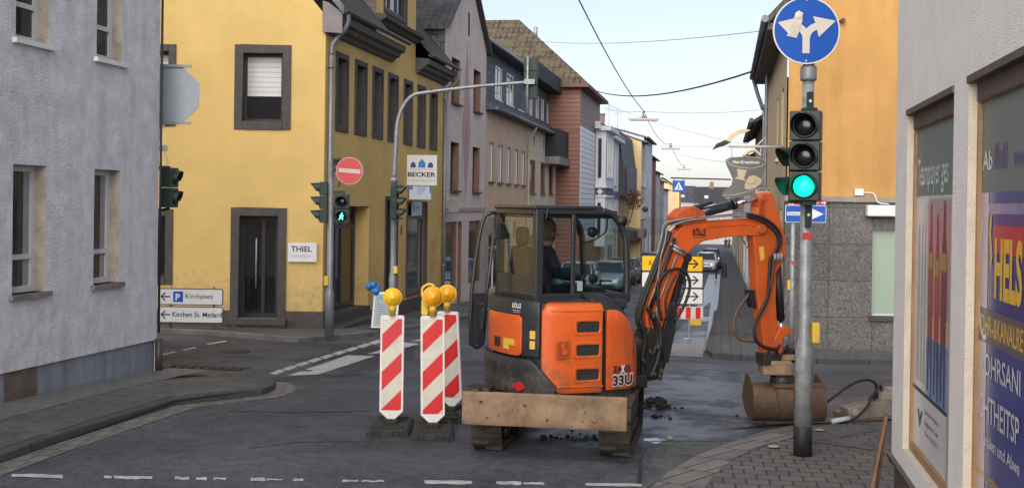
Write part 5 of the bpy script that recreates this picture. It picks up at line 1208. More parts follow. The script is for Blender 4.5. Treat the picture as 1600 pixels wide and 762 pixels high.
# ---------------------------------------------------------------- construction beacons
def stripes(M, w, h, parent, name='stripe', k=.5, y0=0, ph=0):
    """red diagonal bands clipped to the w x h panel, rising to the right"""
    mb = MB(M); per = 2*w*k*1.9
    out = []
    sl = w*1.0
    y = -sl+ph
    while y < h:
        poly = [(-w/2, y), (w/2, y+sl), (w/2, y+sl+per/2), (-w/2, y+per/2)]
        # clip to 0..h
        def clip(P, f, g):
            R = []
            for i in range(len(P)):
                a, b = P[i], P[(i+1) % len(P)]; fa, fb = f(a), f(b)
                if fa >= 0: R.append(a)
                if (fa >= 0) != (fb >= 0): s_ = fa/(fa-fb); R.append((a[0]+(b[0]-a[0])*s_, a[1]+(b[1]-a[1])*s_))
            return R
        q = clip(poly, lambda v: v[1], 0); q = clip(q, lambda v: h-v[1], 0) if q else q
        if len(q) >= 3: mb.prism([(a, b+y0) for a, b in q], 0, .002)
        y += per
    return mb.build(name, mat('reflective_red', (.60, .015, .02), .35, var=.1, vs=6), parent, world=False)
M_basep = mat('recycled_rubber', (.028, .032, .03), .8, var=.4, vs=9, bump=1, bs=25)
def beacon(px, pyb, pyt, label, rz, amber, side=None, ph=0, lean=0, lamp_side=1, d=None):
    """pyb: tip of panel, pyt: top of panel"""
    p = onG(px, pyb+17) if d is None else at(px, 600, d); p.z = gz(p.y)
    t = thing('warning_beacon', label, 'traffic beacon', p, YAW+rz, 'red and white beacons beside the excavator'); d = (p-CAM).dot(Fv); k = d/FPX
    zt, zb = zat(p, pyt, px), zat(p, pyb, px); H = zt-zb; W = .255
    b = MB(); b.prism([(-.225, 0), (.225, 0), (.215, .045), (.19, .08), (-.19, .08), (-.215, .045)], -.40, .40, 'y')
    bs = b.build('base', M_basep, t, world=False, bevel=.015)
    b = MB()
    for x in (-.15, -.09, .05, .11, .165): b.box(x-.018, x+.018, -.412, -.37, .02, .072)
    for y in (-.33, -.24, .24, .33): b.box(-.16, .16, y-.02, y+.02, .075, .095)
    b.box(-.07, .07, -.12, .12, .075, .13); b.box(-.2, .2, -.42, -.40, 0, .02); b.build('base_rib', mat('rubber_dark', (.012, .014, .013), .7), bs, world=False, bevel=.006)
    M = frame((0, -.02, zb), (cos(0), 0, 0), (lean, 0, 1))
    b = MB(M); b.box(-.025, .025, -.2, .05, -.045, -.015); b.build('stem', M_black, t, world=False)
    pt = .09
    b = MB(M); b.prism([(-W/2, pt), (-.03, .0), (.03, .0), (W/2, pt), (W/2, H-.015), (W/2-.015, H), (-W/2+.015, H), (-W/2, H-.015)], -.045, 0); pn = b.build('panel', mat('beacon_white', (.70, .69, .66), .45, var=.12, vs=9), t, world=False, bevel=.006)
    w = W-.045; hh = H-pt-.05; y0 = pt+.015
    b = MB(M); b.box(-w/2, w/2, y0, y0+hh, .0005, .002); b.build('face', mat('beacon_film', (.60, .58, .50), .4, var=.15, vs=7, dirt=(.2, .9, .12, (.22, .19, .15), .5)), pn, world=False)
    stripes(M@T((0, 0, .0022)), w, hh, pn, y0=y0, ph=ph)
    # lamp
    r = 13.5*k if not side else 15*k
    c = Vector((lean*H+.0, -.03, zb+H)); am = mat('amber_lens_'+amber, (.85, .52, .02) if amber == 'yellow' else (.85, .36, .01), .22, coat=.5, bump=.4, bs=60)
    b = MB(); b.lathe([(.035, 0), (.035, .05), (.045, .055), (.03, .12)], c); lb = b.build('lamp_neck', M_yel, t, world=False)
    lc = c+Vector((0, 0, .1+r)); ax = Vector((.15, -1, .1))
    b = MB(); b.lathe([(r*.25, -.075), (r*.75, -.055), (r*.98, -.015), (r*1.04, 0), (r*.98, .015), (r*.93, .024), (r*.9, .036), (r*.8, .036), (r*.78, .05), (r*.66, .05), (r*.63, .062), (r*.5, .06), (r*.47, .07), (r*.33, .067), (r*.3, .075), (.0005, .075)], lc, ax, n=28); ln = b.build('lamp_lens', am, t, world=False)
    b = MB(); b.lathe([(r*1.02, -.012), (r*1.1, -.012), (r*1.1, .012), (r*1.02, .012)], lc, ax, n=28); b.build('lens_rim', M_yel, ln, world=False)
    if side:
        b = MB(); b.box(side*.0-.14, -.06, .0, .1, zb+H+.0, zb+H+.17); b.build('battery_box', M_yel, t, world=False, bevel=.02)
        b = MB(); b.tube([(-.12, .05, zb+H+.16), (-.13, .05, zb+H+.28), (-.06, .05, zb+H+.33), (0, .02, zb+H+.31)], .014); b.build('handle', M_yel, t, world=False)
    return t
beacon(611, 655, 492, 'left red and white striped beacon with a clear yellow lamp, standing apart', R_(0), 'yellow', lean=.0, ph=.02)
beacon(676, 661, 493, 'middle red and white striped beacon with an orange lamp, in front of another beacon', R_(3), 'orange', side=1, ph=.05, lean=-.015)
beacon(706, 634, 486, 'rear red and white striped beacon half hidden behind the middle one', R_(-14), 'orange', ph=.08, lean=-.06)
# ---------------------------------------------------------------- detour board stack
p = onG(1077, 531); d = (p-CAM).dot(Fv); k = d/FPX; c0_ = at(1049, 531, d)
t = thing('sign_posts', 'thin white posts carrying the stacked detour boards at the start of the closed street', 'posts', (p.x, p.y, gz(p.y)), YAW)
mb = MB()
for x in (0, -66*k): mb.cyl((x, .05, 0), (x, .05, zat(p, 400, 1050)), .025)
mb.box(-.12, .12, -.08, .18, 0, .04); mb.box(-66*k-.12, -66*k+.12, -.08, .18, 0, .04); mb.build('post', mat('pale_post', (.5, .5, .5), .5), t, world=False)
my = mat('detour_yellow', (.80, .47, .01), .45, var=.05)
W = 97*k; Hb = 25.5*k
brds = []
for i, (py, m_, lab) in enumerate([(411.5, my, 'yellow detour board with a right arrow, topmost of the stack'), (437, M_signw, 'upper white detour board with a right arrow, below the yellow one'), (462.5, M_signw, 'lower white detour board with a right arrow, above the striped barrier board')]):
    s, M = board('detour_board', lab, 'road sign', at(1050.5, py, d-.02), W, Hb, m_, M_signblk, .022, r=.05, group='stacked detour boards')
    if i:  # white rim outside the black line
        pass
    x = W/2-.44; mb = MB(M); mb.ribbon([(x, 0), (x+.3, 0)], .035, 0, .002); mb.ribbon([(x+.19, .1), (x+.31, 0), (x+.19, -.1)], .04, .0025, .004); mb.build('arrow', M_signblk, s, world=False, fix=False)
    if i == 0: text('Kürrenberg', M@T((-W/2+.19, -.05, .001)), w=.72, h=.13, mat=M_signblk, parent=s, world=False)
s, M = board('barrier_board', 'red and white striped barrier board under the stacked detour boards', 'barrier', at(1077, 488.5, d-.02), 43*k, 19*k, mat('beacon_film', (.60, .58, .50), .4), M_signw, .008)
mb = MB(M)
for i in range(3): x = -21.5*k+.01+i*2*43*k/5.6; mb.box(x, x+43*k/5.6, -9*k, 9*k, 0, .002)
mb.build('stripe', mat('reflective_red', (.60, .015, .02), .35), s, world=False)
p2 = onG(1086, 508); q = MB(); q.prism([(-.2, 0), (.2, 0), (.17, .22), (.02, .3), (-.17, .22)], -.12, .12, 'y'); o = q.build('lamp_battery', M_yel, world=False, bevel=.03); o.location = (p2.x, p2.y, gz(p2.y)); tag(o, 'yellow battery box on the ground behind the barrier board', 'battery box')
# ---------------------------------------------------------------- hat shop sign
Yh = 27.6; hc = onX(1200, 280, XR-.1); hd_ = 27.7
t = thing('hat_sign', 'grey sign shaped like a tall hat hanging from a wall bracket', 'shop sign', at(1163, 280, hd_), YAW); k = hd_/FPX; M = frame((0, 0, 0), (1, 0, 0), (0, 0, 1))
q = lambda x, y: ((1090+x/4.0125-1163)*k, (280-170-y/4.0125)*k)
out = [(175, 322), (200, 306), (300, 297), (400, 305), (430, 330), (425, 362), (405, 420), (400, 470), (440, 495), (458, 515), (440, 540), (380, 535), (300, 545), (225, 560), (170, 562), (152, 540), (168, 512), (215, 480), (222, 440), (205, 400), (182, 355)]
M_hat = mat('hat_grey', (.13, .125, .12), .6, var=.1); M_hatl = mat('hat_line', (.42, .37, .31), .6)
mb = MB(M); mb.prism([q(*v) for v in out], -.05, 0); mb.build('board', M_hat, t, world=False)
mb = MB(M); mb.ribbon([q(*v) for v in [(178, 322), (200, 350), (260, 368), (340, 372), (400, 358), (428, 332)]], .016, .001, .005); mb.ribbon([q(*v) for v in [(160, 545), (230, 540), (330, 515), (400, 495), (440, 500)]], .014, .001, .005); mb.ribbon([q(*v) for v in [(178, 322), (215, 306), (300, 299), (390, 306), (428, 326)]], .014, .001, .005); mb.build('outline', M_hatl, t, world=False, fix=False)
M_bei = mat('hat_beige', (.50, .40, .29), .6)
mb = MB(M); mb.prism([q(*v) for v in [(245, 378), (308, 385), (290, 432), (302, 452), (228, 438), (252, 425)]], .001, .012); mb.build('top_hat', M_bei, t, world=False)
mb = MB(M); mb.prism([q(*v) for v in [(295, 480), (305, 450), (320, 425), (350, 415), (375, 425), (402, 440), (395, 470), (360, 495), (320, 508), (297, 500)]], .001, .012); mb.build('brimmed_hat', M_bei, t, world=False)
mb = MB(M); mb.ribbon([q(*v) for v in [(312, 462), (330, 474), (355, 466), (372, 448)]], .014, .013, .016); mb.build('hat_band', M_hat, t, world=False, fix=False)
text('Hut-Kreationen', M@T((*q(216, 343), .002)), w=170/4.0125*k, h=.07, mat=M_signw, parent=t, world=False, bold=.02, italic=.3)
text('Kreativ', M@T((*q(362, 528), .002)), w=92/4.0125*k, h=.07, mat=M_signw, parent=t, world=False, bold=.02, italic=.3)
zb_ = (280-229)*k
mb = MB(); mb.cyl(((1138-1163)*k, 0, zb_), ((1240-1163)*k, .0, zb_), .03); mb.cyl(((1143-1163)*k, 0, zb_), ((1143-1163)*k, 0, 30*k), .012); mb.cyl(((1188-1163)*k, 0, zb_), ((1188-1163)*k, 0, 32*k), .012); mb.tube([((1180-1163)*k, 0, zb_), ((1195-1163)*k, 0, zb_+14*k)], .02, sub=1); mb.build('bracket', mat('pale_bracket', (.5, .46, .40), .5), t, world=False)
pa = [(90, 262), (120, 225), (160, 200), (200, 165), (245, 135), (290, 125), (328, 135), (300, 148), (255, 160), (215, 188), (180, 215), (212, 215), (170, 238), (120, 250)]
s = thing('pen_ornament', 'pale curved ornament with a dark tip lying on the bracket above the hat sign', 'ornament', at(1163, 280, hd_-.0), YAW)
mb = MB(M); mb.prism([q(*v) for v in [(168, 208), (200, 165), (245, 135), (290, 125), (328, 135), (300, 148), (255, 160), (215, 190), (200, 212)]], -.04, .04); mb.build('quill', mat('ornament_cream', (.62, .48, .32), .5), s, world=False, bevel=.008)
mb = MB(M); mb.prism([q(*v) for v in [(90, 262), (115, 222), (168, 198), (205, 212), (170, 232), (120, 248)]], -.045, .045); mb.build('tip', M_black, s, world=False, bevel=.008)
mb = MB(M); mb.tube([(*q(285, 296), 0), (*q(320, 268), 0), (*q(360, 262), 0), (*q(395, 296), 0)], .035); mb.build('scroll', mat('ornament_cream', (.62, .48, .32), .5), t, world=False)
# cable mast on the facade
pm = onX(1196, 400, XR-.12); 
t = thing('cable_mast', 'tall thin grey pipe mast on the facade holding the sagging cable', 'mast', (XR-.14, OYe-3, gz(OYe-3)), 0)
zt = onX(1190, 106, XR-.14).z-gz(OYe-3)
mb = MB(); Yc_ = YX(1192, XR-.14)-(OYe-3); mb.tube([(0, 0, 0), (0, 0, zt-.2), (-.03, 0, zt), (-.12, 0, zt+.02)], .05, sub=3); mb.build('pipe', M_zinc, t, world=False)
# ---------------------------------------------------------------- overhead wires and street lamps
M_wire = mat('wire', (.05, .05, .055), .6); M_wiret = mat('wire_grey', (.16, .17, .18), .6)
def wire(a, b, sag, r, label, m_=None, n=14, name='overhead_cable'):
    P = [a.lerp(b, i/n)-Vector((0, 0, 4*sag*(i/n)*(1-i/n))) for i in range(n+1)]
    mb = MB(); mb.tube(P, r, n=6, sub=1); o = mb.build(name, m_ or M_wire); return tag(o, label, 'cable', 'cables over the street')
lamps = [(1006, 188, 52, 47), (1048, 233, 82, 30), (1069, 265, 112, 23)]
LP = []
labs = ['nearest tube street lamp hanging on the wire over the street', 'second tube street lamp over the street, smaller than the first', 'farthest tube street lamp over the street, just above the zebra sign']
for (px, py, d, w_), lab in zip(lamps, labs):
    c = at(px, py, d); L = w_/FPX*d/2; s = thing('hanging_street_lamp', lab, 'street lamp', c, YAW, 'lamps hanging over the street'); LP.append(c)
    mb = MB(); mb.prism([(-.09, 0), (.09, 0), (.06, .1), (-.06, .1)], -L, L, 'x'); mb.build('housing', mat('lamp_housing', (.42, .42, .42), .5), s, world=False, bevel=.015)
    mb = MB(); mb.box(-L+.06, L-.06, -.06, .06, -.04, -.003); mb.build('diffuser', mat('diffuser', (.6, .6, .58), .3), s, world=False, bevel=.015)
    mb = MB(); mb.box(-.1, .1, -.06, .06, .1, .18); mb.tube([(0, 0, .18), (-.04, 0, .3), (.05, 0, .38)], .03); mb.build('hanger', mat('brownish_metal', (.2, .15, .11), .6), s, world=False)
up = Vector((0, 0, .38))
wire(at(885, -40, 24), LP[0]+up, .25, .016, 'cable running along the street from the top of the picture to the nearest hanging lamp')
wire(LP[0]+up, LP[1]+up, .5, .014, 'cable along the street between the nearest and the second hanging lamp')
wire(LP[1]+up, LP[2]+up, .4, .014, 'cable along the street between the second and the farthest hanging lamp')
wire(at(927, 141, 74), at(1190, 107, (Vector((XR-.2, OYe-3, 0))-CAM).dot(Fv)), .55, .03, 'thick sagging cable from the clad house to the pipe mast on the right')
wire(at(820, 62, 60), at(1214, 46, 27), .25, .009, 'thin cable high across the street ending behind the round blue sign', M_wiret)
wire(at(945, 176, 78)+Vector((0, 0, .3)), LP[0]+up, .12, .010, 'thin span wire from the left row to the nearest lamp', M_wiret)
wire(LP[0]+up, at(1186, 172, 52), .1, .010, 'thin span wire from the nearest lamp to the right row', M_wiret)
wire(at(930, 155, 75), at(1170, 226, 60), .3, .010, 'thin slanting wire crossing below the nearest lamp', M_wiret)
wire(at(1010, 226, 110), at(1190, 228, 62), .1, .010, 'thin span wire through the second lamp', M_wiret)
wire(at(1050, 238, 100), at(1190, 256, 60), .2, .010, 'thin wire low across the street behind the ornament', M_wiret)
wire(onP(832, 205, (BX, B0-3), (BX+1, B0-3)), at(905, 204, 64), .1, .014, 'short dark cable in front of the brown cladding')
# zebra sign on its arm
d = 80; c = at(1060.5, 291, d); k = d/FPX
s, M = board('zebra_crossing_sign', 'blue square zebra crossing sign hanging on a bar over the street', 'road sign', c, 19*k, 18*k, M_blue, M_blue, .01, th=.05)
mb = MB(M); mb.prism([(-.3, -.24), (.3, -.24), (0, .3)], 0, .003); mb.build('triangle', M_signw, s, world=False)
mb = MB(M); mb.ribbon([(0, .1), (0, -.05)], .07, .004, .006); mb.ribbon([(-.1, -.2), (0, -.05), (.08, -.2)], .04, .0065, .008); mb.build('figure', M_signblk, s, world=False, fix=False)
for x in (-.3, .3): mb = MB(); mb.cyl((x, -.02, 9*k), (x, -.02, 13*k), .015); mb.build('hanger', M_black, s, world=False)
mb = MB(); e1 = at(1048, 278, d)-c; e2 = at(1142, 280.5, d)-c; iv = Rz(-YAW); mb.cyl(iv@e1, iv@e2, .045); mb.build('bar', M_black, s, world=False)
# round mirror/sign in the left row
c = at(1008, 327, 90); s = thing('traffic_mirror', 'round dark sign back on a bracket at the lilac house', 'mirror', c, YAW); mb = MB(frame((0, 0, 0), (1, 0, 0), (0, 0, 1))); mb.lathe([(.0005, 0), (.2, 0), (.22, -.02), (.17, -.06), (.0005, -.06)], n=20); mb.build('disc', M_black, s, world=False); mb = MB(); mb.cyl((0, .05, .0), (-.7, .4, -.0), .02); mb.build('arm', M_zinc, s, world=False)
# lamp post in the left row
p = onG(1021, 394); t = thing('slim_post', 'slim pale post on the left pavement in front of the distant shops', 'post', (p.x-1, p.y, gz(p.y)+.1)); mb = MB(); mb.lathe([(.07, 0), (.06, 2.6), (.0, 2.62)]); mb.build('post', M_galv, t, world=False)
# awnings / canopies over shops in the distance
for i, (px, y0, y1, z, lab) in enumerate([(985, 96, 101, -.1, 'dark flat shop canopy below the hanging plant'), (1003, 108, 113, -.2, 'brownish shop canopy by the round mirror')]):
    mb = MB(); X = LX; mb.prism([(X, z), (X+1.5, z-.25), (X+1.5, z+.5), (X, z+.7)], y0, y1, 'y'); tag(mb.build('shop_canopy', mat('canopy_dark', (.035, .035, .04), .7) if i == 0 else mat('canopy_brown', (.17, .15, .13), .8)), lab, 'canopy')
# reddish hanging shrub
def leaves(c, r, n, m_, parent=None, name='foliage', sz=.1, sq=1):
    mb = MB(); rr = random.Random(5)
    for i in range(n):
        v = Vector((rr.gauss(0, 1), rr.gauss(0, 1), rr.gauss(0, 1)*sq)).normalized()*r*(rr.random()**.4); p = Vector(c)+v
        a = Vector((rr.uniform(-1, 1), rr.uniform(-1, 1), rr.uniform(-1, 1))).normalized(); b = a.orthogonal().normalized(); s = sz*rr.uniform(.6, 1.3)
        mb.quad(p-a*s, p+b*s*.5, p+a*s, p-b*s*.5)
    return mb.build(name, m_, parent, fix=False)
c = at(990, 316, 88); s = thing('hanging_shrub', 'brownish bare climbing shrub on the facade above the dark canopy', 'shrub', c)
leaves(c+Vector((0, 0, .2)), .75, 420, mat('dry_leaves', (.11, .06, .045), .9, var=.4, vs=4), s)
mb = MB(); mb.tube([c+Vector((-.3, 0, -1.5)), c+Vector((-.1, 0, -.8)), c], .05, sub=2); mb.build('stem', M_brs, s)
# ---------------------------------------------------------------- bollards and walkers
for px, py, lab in [(1119, 436, 'black bollard at the pavement edge, the one nearest the kerb'), (1129.5, 432, 'middle and farthest black bollard of the three'), (1134, 434, 'right-hand black bollard of the three on the pavement')]:
    p = onG(px, py, .1); b = MB(); b.lathe([(.055, 0), (.055, .8), (.045, .84), (.06, .86), (.06, .9), (.03, .95), (.0005, .955)], n=12); hb = b.build('bollard', M_black, world=False); hb.location = p; tag(hb, lab, 'bollard', 'bollards on the right pavement')
def skin(name, J, E, mats, parent=None, M=None, sub=1, root=0, world=False):
    """one continuous body: joints {name:(co,r)}, edges [(a,b)]"""
    ks = list(J); me = bpy.data.meshes.new(name); me.from_pydata([(M or Matrix.Identity(4))@Vector(J[k][0]) for k in ks], [(ks.index(a), ks.index(b)) for a, b in E], [])
    o = bpy.data.objects.new(name, me); COL.objects.link(o)
    o.modifiers.new('skin', 'SKIN'); sb = o.modifiers.new('sub', 'SUBSURF'); sb.levels = sb.render_levels = sub
    if not me.skin_vertices: pass
    bm = bmesh.new(); bm.from_mesh(me); ly = bm.verts.layers.skin.verify()
    for v, k in zip(bm.verts, ks): v[ly].radius = J[k][1] if isinstance(J[k][1], tuple) else (J[k][1], J[k][1]); v[ly].use_root = (k == ks[root])
    bm.to_mesh(me); bm.free(); bpy.context.view_layer.update()
    m2 = bpy.data.meshes.new_from_object(o.evaluated_get(bpy.context.evaluated_depsgraph_get())); bpy.data.objects.remove(o); bpy.data.meshes.remove(me)
    m2.materials.clear()
    for q in (mats if isinstance(mats, (list, tuple)) else [mats]): m2.materials.append(q)
    for p_ in m2.polygons: p_.use_smooth = True
    o = bpy.data.objects.new(name, m2); COL.objects.link(o); o.parent = parent; return o
M_skin = mat('skin', (.42, .22, .15), .6)
def walker(px, py, label, coat, trous, ph=.2, rz=0, s=1.0):
    p = onG(px, py, .1); t = thing('person', label, 'person', p, rz)
    J = {'pel': ((0, 0, .95), .15), 'wai': ((0, 0, 1.1), .14), 'che': ((0, 0, 1.33), (.19, .13)), 'nec': ((0, 0, 1.5), .06), 'hd0': ((0, .01, 1.6), .09), 'hd1': ((0, .01, 1.72), .085)}
    E = [('pel', 'wai'), ('wai', 'che'), ('che', 'nec'), ('nec', 'hd0'), ('hd0', 'hd1')]
    for sd, g in ((-1, ph), (1, -ph)):
        n = 'l' if sd < 0 else 'r'
        J.update({'h'+n: ((sd*.1, 0, .88), .1), 'k'+n: ((sd*.1, g*.5+.04, .48), .07), 'a'+n: ((sd*.1, g, .09), .05), 't'+n: ((sd*.11, g+.16, .04), .04), 's'+n: ((sd*.2, 0, 1.43), .075), 'e'+n: ((sd*.26, -g*.5, 1.15), .055), 'w'+n: ((sd*.25, -g+.05, .9), .04), 'f'+n: ((sd*.25, -g+.07, .8), .035)})
        E += [('pel', 'h'+n), ('h'+n, 'k'+n), ('k'+n, 'a'+n), ('a'+n, 't'+n), ('che', 's'+n), ('s'+n, 'e'+n), ('e'+n, 'w'+n), ('w'+n, 'f'+n)]
    b = skin('body', J, E, [coat, trous, M_skin], t)
    for q in b.data.polygons:
        z = q.center.z; q.material_index = 2 if z > 1.5 else (0 if z > .86 else 1)
    mb = MB(); mb.lathe([(.0005, 1.83), (.07, 1.81), (.1, 1.74), (.1, 1.66)], (0, 0, 0), n=12); mb.build('hair', M_brownf, t, world=False)
    return t
walker(1134, 389, 'person in dark clothes walking on the right pavement in the distance, left of two', mat('navy_coat', (.02, .022, .035), .8), mat('dark_trousers', (.015, .015, .02), .8))
walker(1139, 388, 'person in brown coat walking on the right pavement in the distance, right of two', mat('brown_coat', (.13, .07, .05), .8), mat('dark_trousers', (.015, .015, .02), .8), ph=-.2)
# ---------------------------------------------------------------- cars
M_tyre = mat('tyre', (.018, .018, .018), .8); M_rim = mat('rim', (.35, .36, .37), .3, .8)
M_cglass = mat('car_glass', (.03, .045, .055), .05, spec=.9)
def car(label, X, Y, rz, paint, L=4.2, W=1.78, H=1.48, suv=False, group='cars in the street'):
    t = thing('car', label, 'car', (X, Y, gz(Y)), rz, group)
    # stations along length (front at -y): y, half width, sill z, belt z
    h = L/2
    st = [(-h, .62, .35, .60), (-h+.08, .74, .25, .72), (-h+.35, .83, .2, .80), (-h+.9, .88, .18, .90), (-h+1.25, .89, .18, .95), (0, .89, .18, .97), (h-.9, .88, .18, .99), (h-.3, .84, .22, .98), (h-.05, .76, .3, .92), (h, .66, .4, .85)]
    k = W/1.78
    vs = []; n = 8
    for (y, w_, z0, z1) in st:
        w_ *= k; m_ = (z0+z1)/2
        vs += [(-w_*.9, y, z0), (-w_, y, z0+.12), (-w_, y, m_), (-w_*.95, y, z1-.02), (-w_*.8, y, z1+.01), (w_*.8, y, z1+.01), (w_*.95, y, z1-.02), (w_, y, m_), (w_, y, z0+.12), (w_*.9, y, z0)]
    n = 10; fs = [(i*n+j, i*n+(j+1) % n, (i+1)*n+(j+1) % n, (i+1)*n+j) for i in range(len(st)-1) for j in range(n)]+[tuple(range(n)), tuple(range((len(st)-1)*n, len(st)*n))]
    mb = MB(); mb.add(vs, fs, True); mb.build('body', paint, t, world=False)
    # cabin
    b0, b1, r0, r1 = (-h+1.15, h-.25, -h+1.75, h-.75) if not suv else (-h+1.1, h-.1, -h+1.65, h-.45)
    wb, wr = .80*k, .62*k
    def ring(y0, y1, w_, z, e=.1): return [(-w_, y0+e, z), (-w_+e, y0, z), (w_-e, y0, z), (w_, y0+e, z), (w_, y1-e, z), (w_-e, y1, z), (-w_+e, y1, z), (-w_, y1-e, z)]
    z0, z1 = .95, H-.06
    a = ring(b0, b1, wb, z0); b = ring(r0, r1, wr, z1)
    mb = MB(); mb.add(a+b, [(i, (i+1) % 8, 8+(i+1) % 8, 8+i) for i in range(8)]); mb.build('windows', M_cglass, t, world=False)
    mb = MB(); c = ring(r0+.1, r1-.1, wr-.1, H); mb.add([(x*1.02, y, z) for x, y, z in ring(r0-.03, r1+.03, wr+.005, z1)]+c, [(i, (i+1) % 8, 8+(i+1) % 8, 8+i) for i in range(8)]+[tuple(range(8, 16)), tuple(range(8))[::-1]], True); mb.build('roof', paint, t, world=False)
    mb = MB()
    for sx in (-1, 1):
        for (p, q) in (((sx*(wb-.02), b0+.06, z0), (sx*(wr), r0+.03, z1)), ((sx*wb, (b0+b1)/2+.1, z0), (sx*wr, (r0+r1)/2+.1, z1)), ((sx*(wb-.02), b1-.06, z0), (sx*wr, r1-.03, z1))): mb.tube([p, q], .035, sub=1, n=8)
    mb.build('pillar', paint, t, world=False)
    for sx in (-1, 1):
        for y in (-h+.78, h-.78):
            mb = MB(); mb.lathe([(.2, -.1), (.31, -.1), (.325, -.05), (.325, .05), (.31, .1), (.2, .1)], (sx*(.79*k), y, .325), (1, 0, 0), n=22); w_ = mb.build('wheel', M_tyre, t, world=False)
            mb = MB(); mb.lathe([(.0005, sx*.07), (.06, sx*.085), (.2, sx*.06), (.2, -.05)], (sx*(.79*k), y, .325), (1, 0, 0), n=18); mb.build('rim', M_rim, w_, world=False)
        mb = MB(); mb.lathe([(.0005, -.09), (.06, -.08), (.1, -.02), (.1, .03), (.0005, .06)], (sx*.6*k, -h+.1, .68), (sx*.5, -1, .3), n=14); mb.build('headlight', mat('headlight', (.55, .57, .6), .15), t, world=False)
        mb = MB(); mb.box(sx*(.86*k), sx*(.86*k+.18), b0+.35, b0+.45, .98, 1.12); mb.build('mirror', paint, t, world=False, bevel=.03)
        mb = MB(); mb.box(sx*.55*k, sx*.8*k, h-.1, h-.01, .7, .9); mb.build('tail_light', mat('tail_red', (.4, .02, .02), .3), t, world=False, bevel=.02)
    mb = MB(); mb.box(-.38, .38, -h-.01, -h+.1, .56, .66); mb.box(-.5, .5, -h-.004, -h+.1, .3, .42); mb.build('grille', M_black, t, world=False, bevel=.02)
    mb = MB(); mb.box(-.26, .26, -h-.025, -h-.005, .44, .54); mb.build('number_plate', M_signw, t, world=False)
    return t
def paint(n, c, r=.3): return mat(n, c, r, .3, coat=.6)
car('dark car facing us in the left lane beside the cab', -5.55, 68.5, R_(-3), paint('paint_dark', (.03, .034, .045)))
car('silver grey car facing us, seen through the front cab window', -5.5, 60.5, R_(-2), paint('paint_silver', (.36, .42, .45)), W=1.8)
car('pale blue parked car seen through the cab behind the operator', -7.0+.35, 56.5, R_(-2), paint('paint_paleblue', (.36, .48, .58)))
car('white car facing us far down the right side of the street', -1.25, 97, R_(-1), paint('paint_white', (.68, .69, .70)), L=4.0)
car('dark blue car parked behind the white car', -.95, 104.5, 0, paint('paint_blue', (.03, .06, .14)), suv=True, H=1.65)
car('grey car farther down the left lane', -5.3, 92, 0, paint('paint_grey', (.16, .17, .18)))
# ================================================================ EXCAVATOR
EH = YAW+R_(21)                                   # heading of the upper carriage
EXY = Vector((-1.62, 12.65)); EZ = gz(12.65)
ex = thing('excavator', 'orange and black mini excavator with its arm stretched out to the right', 'excavator', (EXY.x, EXY.y, EZ), EH)
EM = T((EXY.x, EXY.y, EZ))@Rz(EH); EI = EM.inverted()
def LPy(px, py, y=-.05):
    """pixel -> machine coordinates in the vertical plane y=const of the machine"""
    o = EI@CAM; r = EI.to_3x3()@ray(px, py); k = (y-o.y)/r.y; q = o+r*k; return (q.x, q.z)
def eb(mb, name, m_, parent=None, **k): return mb.build(name, m_, parent or ex, world=False, **k)
M_org = mat('orange_paint', (.66, .11, .014), .42, var=.12, vs=3, coat=.1, bump=.15, bs=20, rvar=.12, dirt=(.5, 1.3, .22, (.20, .10, .05), .8))
M_orgd = mat('orange_worn', (.66, .12, .018), .5, var=.22, vs=6, col2=(.36, .075, .02), bump=.2, bs=30)
M_bodyk = mat('charcoal_body', (.026, .028, .030), .5, var=.3, vs=5, bump=.15, bs=60, rvar=.1, dirt=(.4, 1.0, .26, (.12, .10, .08), .7))
M_blade = mat('dusty_steel', (.33, .22, .13), .7, col2=(.13, .085, .055), vs=4.5, bump=.5, bs=25)
M_rub = mat('muddy_rubber', (.075, .06, .045), .85, col2=(.02, .02, .019), vs=8, bump=.8, bs=30)
M_steel = mat('greasy_steel', (.05, .045, .04), .5, .4, var=.4, vs=10)
M_chrome = mat('chrome', (.75, .77, .8), .15, 1)
M_hose = mat('hydraulic_hose', (.016, .016, .017), .5, bump=.4, bs=80)
UM = Rz(R_(90)-EH)                                # undercarriage follows the street
def stad(x0, x1, r, zc, n=10, r2=None):
    r2 = r2 or r
    return [(x1+r*cos(R_(90-180*i/n)), zc+r*sin(R_(90-180*i/n))) for i in range(n+1)]+[(x0+r2*cos(R_(270-180*i/n)), zc+r2*sin(R_(270-180*i/n))) for i in range(n+1)]
